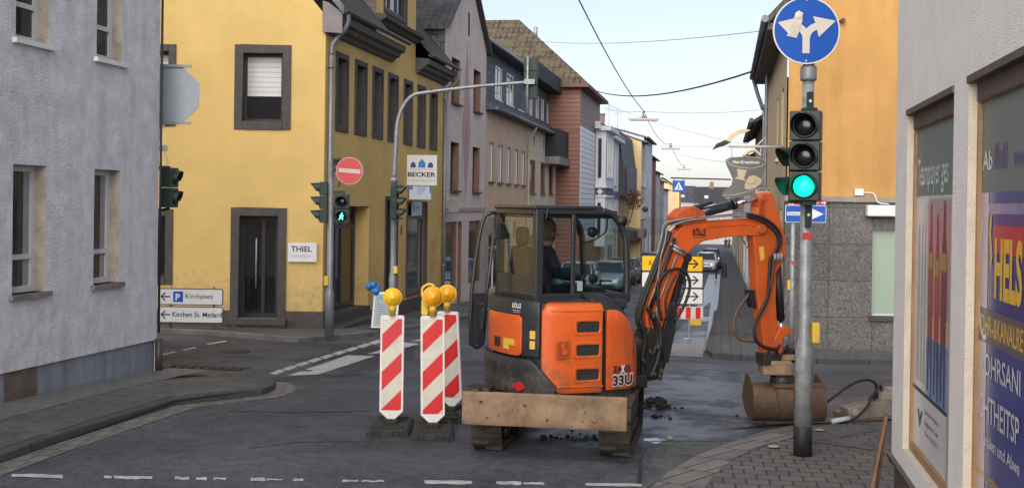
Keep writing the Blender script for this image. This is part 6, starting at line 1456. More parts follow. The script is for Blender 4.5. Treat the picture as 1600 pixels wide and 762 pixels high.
for sy in (-1, 1):
    yc = sy*.625; mb = MB(UM)
    outer = stad(-.78, .78, .25, .255); inner = stad(-.78, .78, .215, .255)
    n = len(outer); vs = [(x, yc-.15, z) for x, z in outer]+[(x, yc+.15, z) for x, z in outer]+[(x, yc-.15, z) for x, z in inner]+[(x, yc+.15, z) for x, z in inner]
    fs = []
    for i in range(n):
        j = (i+1) % n; fs += [(i, j, n+j, n+i), (2*n+i, 3*n+i, 3*n+j, 2*n+j), (i, 2*n+i, 2*n+j, j), (n+i, n+j, 3*n+j, 3*n+i)]
    mb.add(vs, fs)
    tr = eb(mb, 'track', M_rub)
    mb = MB(UM)
    # lugs all round the belt
    per = []; P = outer+[outer[0]]; acc = 0; step = .092; nxt_ = 0
    for a, b in zip(P, P[1:]):
        a = Vector(a); b = Vector(b); Ls = (b-a).length
        while nxt_ < acc+Ls:
            q = a.lerp(b, (nxt_-acc)/Ls); d_ = (b-a).normalized(); per.append((q, d_)); nxt_ += step
        acc += Ls
    for i, (q, d_) in enumerate(per):
        nn = Vector((-d_.y, d_.x)); s0, s1 = (-.15, .02) if i % 2 else (-.02, .15)
        mid = q; A1 = q-d_*.022; A2 = q+d_*.022; B1 = A1+nn*.028+d_*.006; B2 = A2+nn*.028-d_*.006
        mb.prism([tuple(A1-nn*.004), tuple(A2-nn*.004), tuple(B2), tuple(B1)], yc+s0, yc+s1, 'y')
    eb(mb, 'tread_lug', M_rub, tr)
    mb = MB(UM); mb.prism(stad(-.55, .6, .1, .27), yc-.1, yc+.1, 'y'); eb(mb, 'track_frame', M_steel, tr, bevel=.02)
    for x, r in ((-.78, .2), (.78, .2)):
        mb = MB(UM); mb.lathe([(.0005, -.09), (.08, -.1), (.1, -.05), (r, -.045), (r, .045), (.1, .05), (.08, .1), (.0005, .09)], (x, yc, .255), (0, 1, 0), n=20); eb(mb, 'sprocket' if x < 0 else 'idler', M_steel, tr)
    for x in (-.42, -.14, .14, .42):
        mb = MB(UM); mb.lathe([(.0005, -.12), (.07, -.12), (.075, -.06), (.05, -.04), (.05, .04), (.075, .06), (.07, .12), (.0005, .12)], (x, yc, .11), (0, 1, 0), n=14); eb(mb, 'track_roller', M_steel, tr)
mb = MB(UM); mb.box(-.45, .45, -.5, .5, .2, .42); mb.lathe([(.38, .4), (.38, .56), (.0, .56)]); eb(mb, 'chassis', M_steel, bevel=.02)
# blade
mb = MB(UM); mb.prism([(-1.42, .36), (-1.455, .36), (-1.475, .41), (-1.46, .53), (-1.475, .66), (-1.44, .675), (-1.41, .66), (-1.40, .53)], -.775, .775, 'y'); bl = eb(mb, 'dozer_blade', M_blade, bevel=.006)
mb = MB(UM); 
for y in (-.3, .3): mb.prism([(-1.40, .42), (-1.40, .6), (-.35, .38), (-.35, .28)], y-.04, y+.04, 'y')
mb.box(-1.41, -1.36, -.74, .74, .38, .62); eb(mb, 'blade_arm', M_steel, bl, bevel=.008)
mb = MB(UM); rb = random.Random(4)
for i in range(11): 
    y, z, r = rb.uniform(-.7, .7), rb.uniform(.42, .62), rb.uniform(.004, .011); mb.cyl((-1.47, y, z), (-1.482+abs(z-.53)*.0, y, z), r, n=9)
eb(mb, 'rust_spot', mat('rust_hole', (.05, .025, .012), .9), bl)
mb = MB(UM); mb.box(-1.30, -1.0, .55, .80, .60, .68); mb.box(-1.42, -1.3, .62, .7, .58, .69); eb(mb, 'blade_bracket', M_steel, bevel=.01)
# ---- upper carriage: plan outline (x forward, y left), rear-left round the right side to the nose
PLAN = [(-.60, .66), (-.66, .5), (-.73, .25), (-.75, 0), (-.72, -.3), (-.64, -.5), (-.56, -.61), (-.46, -.68), (-.3, -.72), (-.1, -.738), (.13, -.738), (.3, -.71), (.43, -.65), (.54, -.56), (.61, -.44), (.64, -.3)]
def spl(pts, sub=5):
    P = [Vector(p) for p in pts]; Q = []
    for i in range(len(P)-1):
        p0, p1, p2, p3 = P[max(i-1, 0)], P[i], P[i+1], P[min(i+2, len(P)-1)]
        for k in range(sub): t_ = k/sub; Q.append(.5*((2*p1)+(p2-p0)*t_+(2*p0-5*p1+4*p2-p3)*t_*t_+(3*p1-p0-3*p2+p3)*t_**3))
    Q.append(P[-1]); return Q
PS = spl(PLAN); 
def nrm(i):
    d_ = (PS[min(i+1, len(PS)-1)]-PS[max(i-1, 0)]).normalized(); return Vector((d_.y, -d_.x))*-1 if False else Vector((d_.y*1, -d_.x*1))
# outward is away from the centre
def off(i, o): n_ = nrm(i); n_ = n_ if n_.dot(PS[i]) > 0 else -n_; return PS[i]+n_*o
def panel(i0, i1, zf, name, m_, o=0, inset_top=None, parent=None, rows=4, thick=.03, bev=.008):
    """curved sheet over plan samples i0..i1; zf(i)->(z0,z1); rounded over at the top"""
    mb = MB(); cols = list(range(i0, i1+1)); R = rows+1+(2 if inset_top else 0); vs = []
    for i in cols:
        z0, z1 = zf(i); p = off(i, o)
        for k in range(rows+1): vs.append((p.x, p.y, z0+(z1-z0)*k/rows*(1 if not inset_top else 1)))
        if inset_top:
            q = off(i, o-inset_top*.35); vs.append((q.x, q.y, z1+inset_top*.3)); q = off(i, o-inset_top); vs.append((q.x, q.y, z1+inset_top*.42))
    fs = [(a*R+k, (a+1)*R+k, (a+1)*R+k+1, a*R+k+1) for a in range(len(cols)-1) for k in range(R-1)]
    mb.add(vs, fs, True); ob = eb(mb, name, m_, parent)
    sm_ = ob.modifiers.new('s', 'SOLIDIFY'); sm_.thickness = thick; sm_.offset = -1
    b_ = ob.modifiers.new('b', 'BEVEL'); b_.width = bev; b_.segments = 2; b_.limit_method = 'ANGLE'; b_.angle_limit = R_(50); return ob
core = [tuple(off(i, -.045)) for i in range(0, len(PS), 2)]+[(.6, .2), (.5, .66)]
mb = MB(); mb.prism(core, .56, .93); mb.prism([p for p in core if p[0] < .2]+[(.2, -.5), (.2, .6)], .9, 1.46); mb.prism([(x*1.0, y) for x, y in core], .5, .56); eb(mb, 'turntable_deck', M_bodyk, bevel=.01)
iE = 6*5+2                                            # where the orange cover starts
iS = 10*5                                             # seam to the nose
iN = 14*5
def zside(i):
    x = PS[i]; t_ = (i-iE)
    lo = .58+(.20*max(0, 1-t_/6)); hi = 1.43-(.05*max(0, 1-t_/2)); return lo, hi
side = panel(iE, iS-1, zside, 'engine_cover', M_org, .012, inset_top=.1, rows=8)
def znose(i):
    x = (i-iS)/(iN-iS); return .60, 1.385-.02*x-.80*max(0, x-.12)**1.9*1.0
nose = panel(iS, iN, znose, 'nose_cover', M_org, .010, inset_top=.04, rows=8)
# black upper cover curving over the nose
mb = MB(); vs = []; cols = list(range(iS-3, iN+4)); cols = [min(i, len(PS)-1) for i in cols]
for i in cols:
    x = max(0, (i-iS)/(iN-iS)); z1 = znose(max(iS, i))[1]
    p = off(i, -.02); q = off(i, -.10); r = off(i, -.32)
    vs += [(p.x, p.y, z1-.1), (p.x, p.y, z1+.05), (q.x, q.y, z1+.125), (r.x, r.y, z1+.17)]
mb.add(vs, [(a*4+k, (a+1)*4+k, (a+1)*4+k+1, a*4+k+1) for a in range(len(cols)-1) for k in range(3)], True); ob = eb(mb, 'top_cover', M_bodyk); s_ = ob.modifiers.new('s', 'SOLIDIFY'); s_.thickness = .05
mb = MB(); mb.box(-.42, .42, -.62, -.36, 1.40, 1.49); eb(mb, 'cover_shelf', M_bodyk, bevel=.02)
rear = panel(0, iE-1, lambda i: (.93, 1.46), 'rear_cover', M_bodyk, .0, inset_top=.06, rows=4)
cw = panel(0, iE+5, lambda i: (.555, .89-.24*max(0, (i-iE+5)/10)**1.5), 'counterweight', M_bodyk, .045, inset_top=.05, rows=4, thick=.08, bev=.02)
# hatch on the rear
i0, i1 = 9, 24
hp = panel(i0, i1, lambda i: (.93+(.03 if i in (i0, i1) else 0), 1.335-(.03 if i in (i0, i1) else 0)), 'fuel_hatch', M_org, .022, rows=4, thick=.02)
mb = MB(); c = off(12, .03); n_ = (c-PS[12]).normalized(); tt = Vector((-n_.y, n_.x)); Mh = frame((c.x, c.y, 1.04), (-tt.x, -tt.y, 0) if tt.y > 0 else (tt.x, tt.y, 0), (0, 0, 1))
def onplan(i, o, z):
    c = off(i, o); n_ = (off(i, 1)-PS[i]).normalized(); rt = Vector((-n_.y, n_.x, 0)); 
    return frame((c.x, c.y, z), rt, (0, 0, 1))
mb = MB(onplan(16, .024, 1.04)); mb.box(-.07, .07, -.05, .05, -.01, .006); eb(mb, 'hatch_handle', M_black, hp, bevel=.004)
mb = MB(onplan(20, .024, 1.04)); mb.box(-.09, .09, -.01, .05, -.008, .004); mb.box(-.09, 0, -.055, -.012, -.008, .004); eb(mb, 'warning_label', M_yel, hp)
mb = MB(onplan(28, .002, 1.1)); mb.box(-.03, .03, .01, .09, -.005, .003); mb.box(-.03, .03, -.09, -.01, -.005, .003); eb(mb, 'warning_label', mat('label_amber', (.75, .42, .12), .5), rear)
text('KÖLLE', onplan(22, .004, 1.405), w=.13, h=.045, mat=M_signw, parent=rear, world=False, bold=.03, align='C')
mb = MB(onplan(22, .004, 1.375)); mb.box(-.06, .06, 0, .008, 0, .002); mb.box(-.05, .05, -.018, -.012, 0, .002); eb(mb, 'logo_line', mat('label_grey', (.35, .36, .36), .6), rear)
mb = MB(onplan(24, .048, .635)); mb.prism([(-.09, 0), (0, -.05), (.09, 0), (0, .05)], -.01, .004); eb(mb, 'red_badge', M_red, cw)
for i, z, w_ in ((5, .78, .05), (10, .74, .04), (16, .78, .1)): mb = MB(onplan(i, .045, z)); mb.box(-w_/2, w_/2, -.05, .05, -.03, .002); eb(mb, 'recess', M_dark, cw, bevel=.01)
# vents with dark mesh, framed
def rrect(w, h, r, n=3): return [(sx*(w-r)+r*cos(R_(a)), sy*(h-r)+r*sin(R_(a))) for sx, sy, a0 in ((1, -1, -90), (1, 1, 0), (-1, 1, 90), (-1, -1, 180)) for a in [a0+90*j/n for j in range(n+1)]]
for z in (1.235, 1.005, .765):
    Mv = frame((-.075, -.752, z), (1, 0, 0), (0, 0, 1))
    mb = MB(Mv); o_ = rrect(.155, .082, .035); i_ = rrect(.125, .055, .022); n = len(o_)
    vs = [(x, y, 0) for x, y in o_]+[(x*1.0, y, .014) for x, y in i_]+[(x*.98, y*.96, -.004) for x, y in i_]
    mb.add(vs, [(j, (j+1) % n, n+(j+1) % n, n+j) for j in range(n)]+[(n+j, n+(j+1) % n, 2*n+(j+1) % n, 2*n+j) for j in range(n)], True); v_ = eb(mb, 'vent', M_org, side, fix=True)
    mb = MB(Mv); mb.prism([(x*.97, y*.95) for x, y in i_], -.003, .002); eb(mb, 'vent_mesh', mat('vent_dark', (.03, .03, .03) if z > .9 else (.16, .15, .13), .6, var=.5, vs=40), v_)
    mb = MB(Mv)
    for k in range(5): mb.box(-.11, .11, -.04+k*.02, -.037+k*.02, .002, .005)
    eb(mb, 'vent_slat', M_bodyk, v_)
Mv = frame((-.34, -.742, 1.02), (1, 0, 0), (0, 0, 1))
mb = MB(Mv); mb.prism(rrect(.075, .09, .012), -.004, .008); lt = eb(mb, 'latch_recess', M_orgd, side, bevel=.004)
mb = MB(Mv); mb.prism(rrect(.055, .07, .01), .0085, .0095); eb(mb, 'latch_painted_shade', mat('orange_deep', (.35, .05, .008), .6), lt)  # shade inside the latch recess put in as a darker orange plate
mb = MB(Mv); mb.prism([(-.03, .055), (.02, .055), (.02, 0), (.045, 0), (.045, -.055), (-.01, -.055), (-.01, .02), (-.03, .02)], .0095, .02); eb(mb, 'latch', M_org, lt, bevel=.004)
mb = MB()
for z in (1.395, .645): mb.tube([(-.45 if z > 1 else -.38, -.697 if z > 1 else -.715, z), (-.25, -.741, z), (0, -.752, z), (.10, -.752, z)], .008, sub=4)
eb(mb, 'crease', M_org, side)
mb = MB(); mb.tube([(.115, -.752, .6), (.115, -.752, 1.44), ], .006, sub=1); eb(mb, 'seam', mat('seam_dark', (.05, .012, .004), .8), side)
iq = 12*5+2
mb = MB(onplan(iq, .012, 1.02)); mb.prism(rrect(.02, .12, .015), -.005, .004); eb(mb, 'slot', mat('orange_deep', (.35, .05, .008), .6), nose)
a_, b_ = Vector((.19, -.742)), Vector((.56, -.60)); dd = (b_-a_).normalized()
Mt = frame((a_.x-.01, a_.y-.022, .72), (dd.x, dd.y*.8, 0), (0, 0, 1))
for z, s_, h_, w_, bd, sh_ in ((.055, 'ZAXIS', .062, .24, .03, 0), (-.075, '33U', .095, .27, .04, 0)):
    M_ = Mt@T((.02, z, 0))
    if s_ == '33U': text(s_, M_@T((-.006, -.004, -.001)), w=w_+.012, h=h_+.012, mat=M_signw, parent=nose, world=False, bold=.075, name='lettering_outline')
    text(s_, M_, w=w_, h=h_, mat=mat('lettering_dark', (.03, .012, .02), .5), parent=nose, world=False, bold=bd)
mb = MB(Mt@T((.15, .085, .006))); mb.ribbon([(-.02, .04), (.02, -.04)], .016, 0, .002); mb.ribbon([(.02, .04), (-.02, -.04)], .016, .003, .005); eb(mb, 'white_cross', M_signw, nose, fix=False)
# ---- cab
xr, xf, xft, yr, yl = -.50, .53, .40, -.36, .74; z0, z1 = 1.50, 2.43
M_cab = mat('cab_black', (.022, .024, .028), .4, var=.2, vs=4, coat=.2)
M_cg = glassmat('cab_glass', (.66, .74, .75), .05)
mb = MB()
for y in (yr, yl):
    mb.box(xr, xr+.085, y-.035, y+.035, 1.42, z1-.04)
    mb.tube([(xf+.01, y, 1.45), (xf, y, 1.9), (xf-.03, y, 2.16), (xft-.02, y, 2.33), (xft-.16, y, z1-.05)], .036, sub=5)
    mb.box(xr, xft-.1, y-.03, y+.03, z1-.09, z1-.03)
    mb.box(xr, xf+.02, y-.032, y+.032, 1.46, 1.54)
mb.box(xr-.01, xr+.05, yr, yl, z1-.1, z1-.03); mb.box(xr-.01, xr+.05, yr, yl, 1.44, 1.54); mb.box(xf-.03, xf+.03, yr, yl, 1.44, 1.53)
mb.box(-.10, -.05, yr-.02, yr+.015, 1.5, z1-.06)
cab = eb(mb, 'cab_frame', M_cab, bevel=.012)
mb = MB(); rp_ = [(xr-.03, yr-.045), (xft-.26, yr-.045), (xft-.14, yr), (xft-.13, yl), (xft-.26, yl+.045), (xr-.03, yl+.045)]; mb.prism(rp_, z1-.045, z1); eb(mb, 'cab_roof', M_cab, cab, bevel=.03, segs=3)
mb = MB(); mb.quad((xr+.05, yr-.005, 1.53), (xf-.0, yr-.005, 1.53), (xf-.03, yr-.005, 2.15), (xft-.04, yr-.005, 2.3), (xft-.16, yr-.005, z1-.08), (xr+.05, yr-.005, z1-.08)); eb(mb, 'side_window', M_cg, cab, fix=False)
mb = MB(); mb.quad((xr+.01, yr, 1.68), (xr+.01, yl, 1.68), (xr+.01, yl, z1-.08), (xr+.01, yr, z1-.08)); eb(mb, 'rear_window', M_cg, cab, fix=False)
mb = MB(); mb.quad((xf, yr, 1.53), (xf, yl, 1.53), (xf-.03, yl, 2.15), (xf-.03, yr, 2.15)); mb.quad((xf-.03, yr, 2.15), (xf-.03, yl, 2.15), (xft-.06, yl, 2.33), (xft-.06, yr, 2.33)); eb(mb, 'windscreen', M_cg, cab, fix=False)
mb = MB(); mb.box(xr-.005, xr+.03, yr+.02, yl-.02, 1.42, 1.70); mb.box(xr+.0, xr+.03, yr+.03, yr+.06, 1.7, z1-.06); mb.box(xr, xr+.03, yl-.06, yl-.02, 1.7, z1-.06); eb(mb, 'rear_wall', M_cab, cab, bevel=.008)
mb = MB(); mb.box(xr+.06, xf-.1, yr+.03, yl-.03, z1-.13, z1-.05); eb(mb, 'headliner', M_black, cab)
mb = MB(); mb.box(xr, xf, yr+.01, yl, .6, 1.46); eb(mb, 'cab_base', M_bodyk, bevel=.03)
mb = MB(); mb.box(-.40, .02, -.02, .46, 1.28, 1.48); mb.box(-.46, -.34, .0, .44, 1.45, 2.0); mb.box(-.45, -.36, .1, .34, 2.0, 2.2); st_ = eb(mb, 'seat', M_black, bevel=.04)
mb = MB(); mb.box(-.3, .05, -.2, -.08, 1.4, 1.62); mb.box(.28, .42, -.1, .5, 1.3, 1.58); mb.tube([(.1, -.16, 1.6), (.14, -.15, 1.72)], .018, sub=1); mb.tube([(.3, .2, 1.5), (.32, .2, 1.78)], .012, sub=1); mb.lathe([(.0005, -.03), (.05, -.02), (.055, .01), (.0005, .03)], (.33, .02, 1.66), (0, 1, 0), n=16); eb(mb, 'console', M_black, bevel=.01)
mb = MB(); mb.tube([(xft-.05, yr+.1, z1-.13), (xft-.08, yr+.08, 2.16), (.12, yr+.1, 2.05), (.02, yr+.1, 2.15), (.0, yr+.1, z1-.14)], .008, sub=5); mb.lathe([(.0005, -.02), (.05, -.015), (.055, .02), (.0005, .02)], (.2, yr+.12, 2.16), (0, 1, 0), n=14); eb(mb, 'cab_fan', M_black, cab)
mb = MB(); mb.box(-.42, -.40, .3, .55, 1.9, 2.25); mb.prism([(.38, 2.26), (.62, 2.24), (.5, 2.14), (.4, 2.1)], -.46, -.44, 'x'); eb(mb, 'hanging_cloth', mat('beige_cloth', (.36, .34, .28), .9), cab)
mb = MB(); mb.box(-.02, .04, yr+.012, yr+.016, 1.56, 1.66); eb(mb, 'paper_note', M_signw, cab); mb = MB(); mb.box(-.3, -.08, yr+.012, yr+.016, 1.54, 1.8); eb(mb, 'tinted_sticker', glassmat('sticker_glass', (.35, .55, .5), .1), cab)
# door swung open, behind the left side
mb = MB(); dp = [(-.46, 2.34), (-.60, 2.30), (-.67, 2.0), (-.735, 1.5), (-.74, .90), (-.60, .90)]
yd = .86
mb.tube([(x, yd, z) for x, z in dp], .022, sub=2); mb.tube([(-.60, yd, .90), (-.56, yd, 1.5), (-.46, yd, 2.34)], .02, sub=1); mb.box(-.74, -.57, yd-.015, yd+.015, 1.36, 1.46)
dr2 = eb(mb, 'cab_door', M_cab); mb = MB(); mb.quad((-.72, yd, 1.46), (-.57, yd, 1.46), (-.47, yd, 2.3), (-.60, yd, 2.28), (-.66, yd, 2.0)); mb.quad((-.72, yd, .93), (-.60, yd, .93), (-.57, yd, 1.36), (-.72, yd, 1.36)); eb(mb, 'door_glass', M_cg, dr2, fix=False)
mb = MB(); mb.prism([(-.73, .9), (-.60, .9), (-.59, 1.02), (-.64, 1.1), (-.64, 1.25), (-.6, 1.33), (-.72, 1.36)], yd-.02, yd+.02, 'y'); eb(mb, 'door_panel', M_cab, dr2)
mb = MB(); mb.tube([(xr+.12, yr-.06, z1-.02), (xr+.10, yr-.09, z1-.06), (xr+.08, yr-.09, 2.28)], .008, sub=3); mb.prism([(xr-.06, 2.06), (xr+.1, 2.06), (xr+.13, 2.18), (xr+.1, 2.25), (xr-.04, 2.22)], yl-.1, yl-.06, 'y'); eb(mb, 'mirror', M_black, cab, bevel=.01)
mb = MB(); mb.lathe([(.0005, -.05), (.04, -.045), (.05, .04), (.0005, .045)], (xft+.06, yr-.02, 2.28), (1, 0, 0), n=14); eb(mb, 'work_light', M_black, cab)
# ---- boom (in the plane y=-.05)
YB = -.05
def poly(px, y=YB): return [LPy(a, b, y) for a, b in px]
def plate(px, name, m_, hw=.08, y=YB, parent=None, bevel=.01): mb = MB(); mb.prism(poly(px, y), y-hw, y+hw, 'y'); return eb(mb, name, m_, parent, bevel=bevel)
def pipe(pts, name, m_, r, y=YB, parent=None, sub=5, ys=None):
    mb = MB(); P = []
    for i, (a, b) in enumerate(pts): yy__ = y if ys is None else ys[i]; q = LPy(a, b, yy__); P.append((q[0], yy__, q[1]))
    mb.tube(P, r, sub=sub); return eb(mb, name, m_, parent)
boom = plate([(1012, 560), (1003, 490), (1012, 460), (1027, 420), (1041, 388), (1052, 362), (1064, 349), (1090, 345), (1130, 343), (1168, 340), (1180, 341), (1192, 350), (1191, 362), (1180, 368), (1165, 368), (1130, 370), (1095, 376), (1078, 385), (1066, 398), (1058, 420), (1046, 455), (1036, 490), (1034, 560)], 'boom', M_org, .085)
plate([(1048, 338), (1060, 326), (1078, 322), (1094, 330), (1098, 345), (1060, 352), (1048, 352)], 'boom_bracket', M_orgd, .10, parent=boom)
pr1 = LPy(1081, 337); pr2 = LPy(1186, 309)
v = Vector((pr2[0]-pr1[0], 0, pr2[1]-pr1[1])); L1 = v.length; v.normalize(); A0 = Vector((pr1[0], YB, pr1[1]))
mb = MB(); mb.cyl(A0, A0+v*L1*.62, .052, n=20); mb.cyl(A0+v*L1*.6, A0+v*L1*.645, .058, n=20); cyl = eb(mb, 'arm_cylinder', mat('cylinder_black', (.02, .024, .035), .3, coat=.3))
mb = MB(); mb.cyl(A0+v*L1*.62, A0+v*L1*.99, .027, n=16); eb(mb, 'piston_rod', M_chrome, cyl); mb = MB(); mb.cyl((pr2[0], YB-.09, pr2[1]), (pr2[0], YB+.09, pr2[1]), .035); mb.cyl((pr1[0], YB-.11, pr1[1]), (pr1[0], YB+.11, pr1[1]), .035); eb(mb, 'pin', M_orgd, cyl)
plate([(1074, 326), (1108, 314), (1111, 318), (1078, 331)], 'cylinder_guard', M_black, .06, y=YB+.02, parent=cyl, bevel=.006)
text('KÖLLE', (lambda q: frame((q[0], YB-.087, q[1]), (1, 0, -.0), (0, 0, 1)))(LPy(1076, 367)), w=.16, h=.065, mat=mat('lettering_dark', (.03, .012, .02), .5), parent=boom, world=False, bold=.05)
mb = MB(); q = LPy(1077, 371); mb.box(q[0], q[0]+.15, YB-.0885, YB-.087, q[1], q[1]+.012); eb(mb, 'logo_line', mat('logo_brown', (.25, .07, .02), .6), boom)
plate([(1100, 351), (1168, 345), (1184, 350), (1184, 355), (1166, 351), (1100, 356)], 'boom_rib', M_org, .005, y=YB-.088, parent=boom, bevel=.003)
# pipes along the boom
for k, (dx, dy) in enumerate(((0, 0), (2, 4), (5, 8))):
    pipe([(1018+dx*2, 440), (1026+dx, 400+dy), (1034+dx, 368+dy), (1038+dx, 350+dy), (1052+dx, 345+dy*.6), (1080, 341+dy*.35), (1120, 337+dy*.25), (1160, 334+dy*.3), (1178, 340+dy*.2)], 'hydraulic_pipe', M_galv if k != 1 else M_steel, .0095, y=YB-.10-.01*k, parent=boom)
for k, (a, b) in enumerate((((1048, 362), (1000, 488)), ((1044, 360), (996, 486)), ((1050, 378), (1014, 484)), ((1058, 398), (1026, 484)))):
    pipe([a, ((a[0]+b[0])/2-1, (a[1]+b[1])/2), b, (b[0]+4, b[1]+30)], 'hydraulic_hose', [M_hose, mat('olive_hose', (.04, .045, .025), .7, var=.3), M_chrome, M_galv][k], (.024, .022, .008, .008)[k], y=YB-.105, parent=boom)
pipe([(1054, 372), (1016, 482)], 'hydraulic_hose', M_hose, .02, y=YB-.12, parent=boom, sub=1)
mb = MB(); q0 = LPy(1040, 380); q1 = LPy(1062, 393); mb.box(0, 0.0001, 0, .0001, 0, .0001) if False else mb.tube([(q0[0], YB-.12, q0[1]), (q1[0], YB-.12, q1[1])], .016, sub=1); mb.tube([(q0[0]+.005, YB-.12, q0[1]-.04), (q1[0]+.0, YB-.12, q1[1]-.04)], .014, sub=1); eb(mb, 'hose_clamp', M_galv, boom)
# boom cylinder and guard below
c1_ = LPy(1068, 402, YB); c2_ = LPy(1030, 575, YB-.0)
A0 = Vector((c1_[0], YB-.0, c1_[1])); A1 = Vector((c2_[0], YB, c2_[1])); 
mb = MB(); mb.cyl(A0, A0.lerp(A1, .3), .028, n=16); bc = eb(mb, 'boom_cylinder_rod', M_chrome)
mb = MB(); mb.cyl(A0.lerp(A1, .28), A1, .055, n=18); mb.cyl(A0+Vector((0, -.1, 0)), A0+Vector((0, .1, 0)), .05); eb(mb, 'boom_cylinder', M_black)
plate([(1062, 396), (1074, 402), (1070, 425), (1054, 470), (1049, 468)], 'cylinder_lug', M_black, .06, bevel=.008)
plate([(1044, 470), (1054, 490), (1050, 520), (1040, 566), (1022, 562), (1030, 520)], 'cylinder_shield', M_black, .07, y=YB-.06, bevel=.01)
for i, pts in enumerate([[(1034, 500), (1028, 470), (1030, 440), (1042, 424), (1060, 420), (1073, 428), (1078, 446), (1072, 470), (1062, 490), (1054, 500)], [(1060, 425), (1070, 436), (1066, 460), (1058, 478)], [(1042, 500), (1040, 470), (1048, 445), (1056, 430)]]):
    pipe(pts, 'hydraulic_hose', M_hose, .017 if i < 2 else .013, y=YB-.14-.03*i)
for i, pts in enumerate([[(1012, 480), (1022, 500), (1028, 530), (1020, 560), (1024, 592)], [(1000, 500), (1008, 530), (1004, 560), (1006, 595)], [(1020, 490), (1032, 520), (1028, 560), (1016, 590)]]):
    pipe(pts, 'hydraulic_hose', M_hose, .026, y=YB-.12-.04*i)
# swing post
mb = MB(); mb.box(.58, .86, -.25, .18, .52, .66); mb.lathe([(.0005, .5), (.12, .5), (.12, 1.05), (.0005, 1.05)], (.82, YB, 0)); mb.prism([(.7, .55), (1.05, .6), (1.1, .8), (1.05, 1.12), (.9, 1.15), (.8, 1.0), (.68, .95)], YB-.13, YB+.13, 'y'); eb(mb, 'swing_post', M_steel, bevel=.02)
mb = MB(); rb = random.Random(9)
for i in range(7): x, z = .78+rb.uniform(0, .25), .6+rb.uniform(0, .7); mb.cyl((x, YB-.22, z), (x+rb.uniform(-.05, .05), YB-.2, z+.07), .022, n=8)
eb(mb, 'hose_fitting', M_steel)
# ---- arm
M_orga = mat('orange_arm', (.58, .105, .018), .45, var=.15, vs=3, bump=.15, bs=20, rvar=.1, dirt=(.4, 2.2, .14, (.16, .075, .04), .6))
arm = plate([(1173, 380), (1171, 368), (1176, 340), (1185, 304), (1194, 300), (1203, 304), (1209, 325), (1216, 350), (1222, 372), (1222, 400), (1217, 410), (1208, 425), (1207, 470), (1210, 525), (1206, 558), (1191, 558), (1186, 520), (1178, 460)], 'arm', M_orga, .075, bevel=.012)
mb = MB(); q = LPy(1182, 357); mb.cyl((q[0], YB-.12, q[1]), (q[0], YB+.12, q[1]), .05); q = LPy(1186, 309); mb.cyl((q[0], YB-.1, q[1]), (q[0], YB+.1, q[1]), .03); eb(mb, 'pivot_pin', M_orgd, arm)
plate([(1180, 318), (1186, 308), (1188, 340), (1180, 345)], 'arm_bracket', mat('orange_deep', (.35, .05, .008), .6), .09, parent=arm, bevel=.004)
plate([(1186, 386), (1193, 385), (1195, 404), (1188, 408)], 'arm_label', M_yel, .001, y=YB-.0765, parent=arm, bevel=0)
pipe([(1165, 334), (1185, 338), (1203, 347), (1216, 360), (1220, 375), (1214, 392), (1206, 400)], 'hydraulic_hose', M_hose, .018, y=YB-.1, parent=arm)
pipe([(1165, 337), (1185, 343), (1200, 352), (1212, 364), (1216, 378), (1210, 395), (1203, 403)], 'hydraulic_hose', M_hose, .016, y=YB-.12, parent=arm)
pipe([(1204, 402), (1202, 430), (1200, 460), (1192, 480), (1182, 500), (1179, 520), (1184, 535), (1198, 543), (1214, 545)], 'hydraulic_hose', M_hose, .02, y=YB-.11, parent=arm)
pipe([(1209, 402), (1207, 430), (1203, 450)], 'hydraulic_hose', mat('brown_hose', (.12, .04, .025), .6), .014, y=YB-.12, parent=arm)
pipe([(1172, 455), (1164, 468), (1152, 485), (1147, 503), (1149, 520), (1158, 530), (1175, 532), (1186, 534)], 'hydraulic_hose', mat('dusty_hose', (.12, .085, .055), .8, var=.4), .019, y=YB+.02, parent=arm)
plate([(1166, 452), (1180, 452), (1182, 480), (1172, 480)], 'hose_block', M_black, .06, y=YB+.03, parent=arm)
mb = MB(); q = LPy(1206, 402)
for k in range(3): mb.cyl((q[0]-.05+.04*k, YB-.14, q[1]-.03), (q[0]-.05+.04*k, YB-.14, q[1]+.05), .016, n=8)
eb(mb, 'hose_fitting', M_galv, arm)
# bucket cylinder and link
q0, q1 = LPy(1214, 408), LPy(1220, 500); A0 = Vector((q0[0], YB, q0[1])); A1 = Vector((q1[0], YB, q1[1])); mb = MB(); mb.cyl(A0, A1, .045, n=18); bcy = eb(mb, 'bucket_cylinder', M_black)
mb = MB(); q2 = LPy(1222, 530); mb.cyl(A1, (q2[0], YB, q2[1]), .024, n=14); eb(mb, 'piston_rod', M_chrome, bcy)
plate([(1208, 540), (1206, 528), (1213, 514), (1224, 508), (1233, 512), (1231, 521), (1222, 524), (1218, 532), (1220, 548), (1213, 552)], 'bucket_link', M_org, .06, y=YB-.02, bevel=.01)
plate([(1212, 545), (1226, 540), (1240, 545), (1240, 560), (1228, 570), (1212, 565)], 'link_block', M_steel, .07, bevel=.012)
plate([(1186, 550), (1212, 550), (1214, 568), (1188, 570)], 'arm_end', M_steel, .09, bevel=.012)
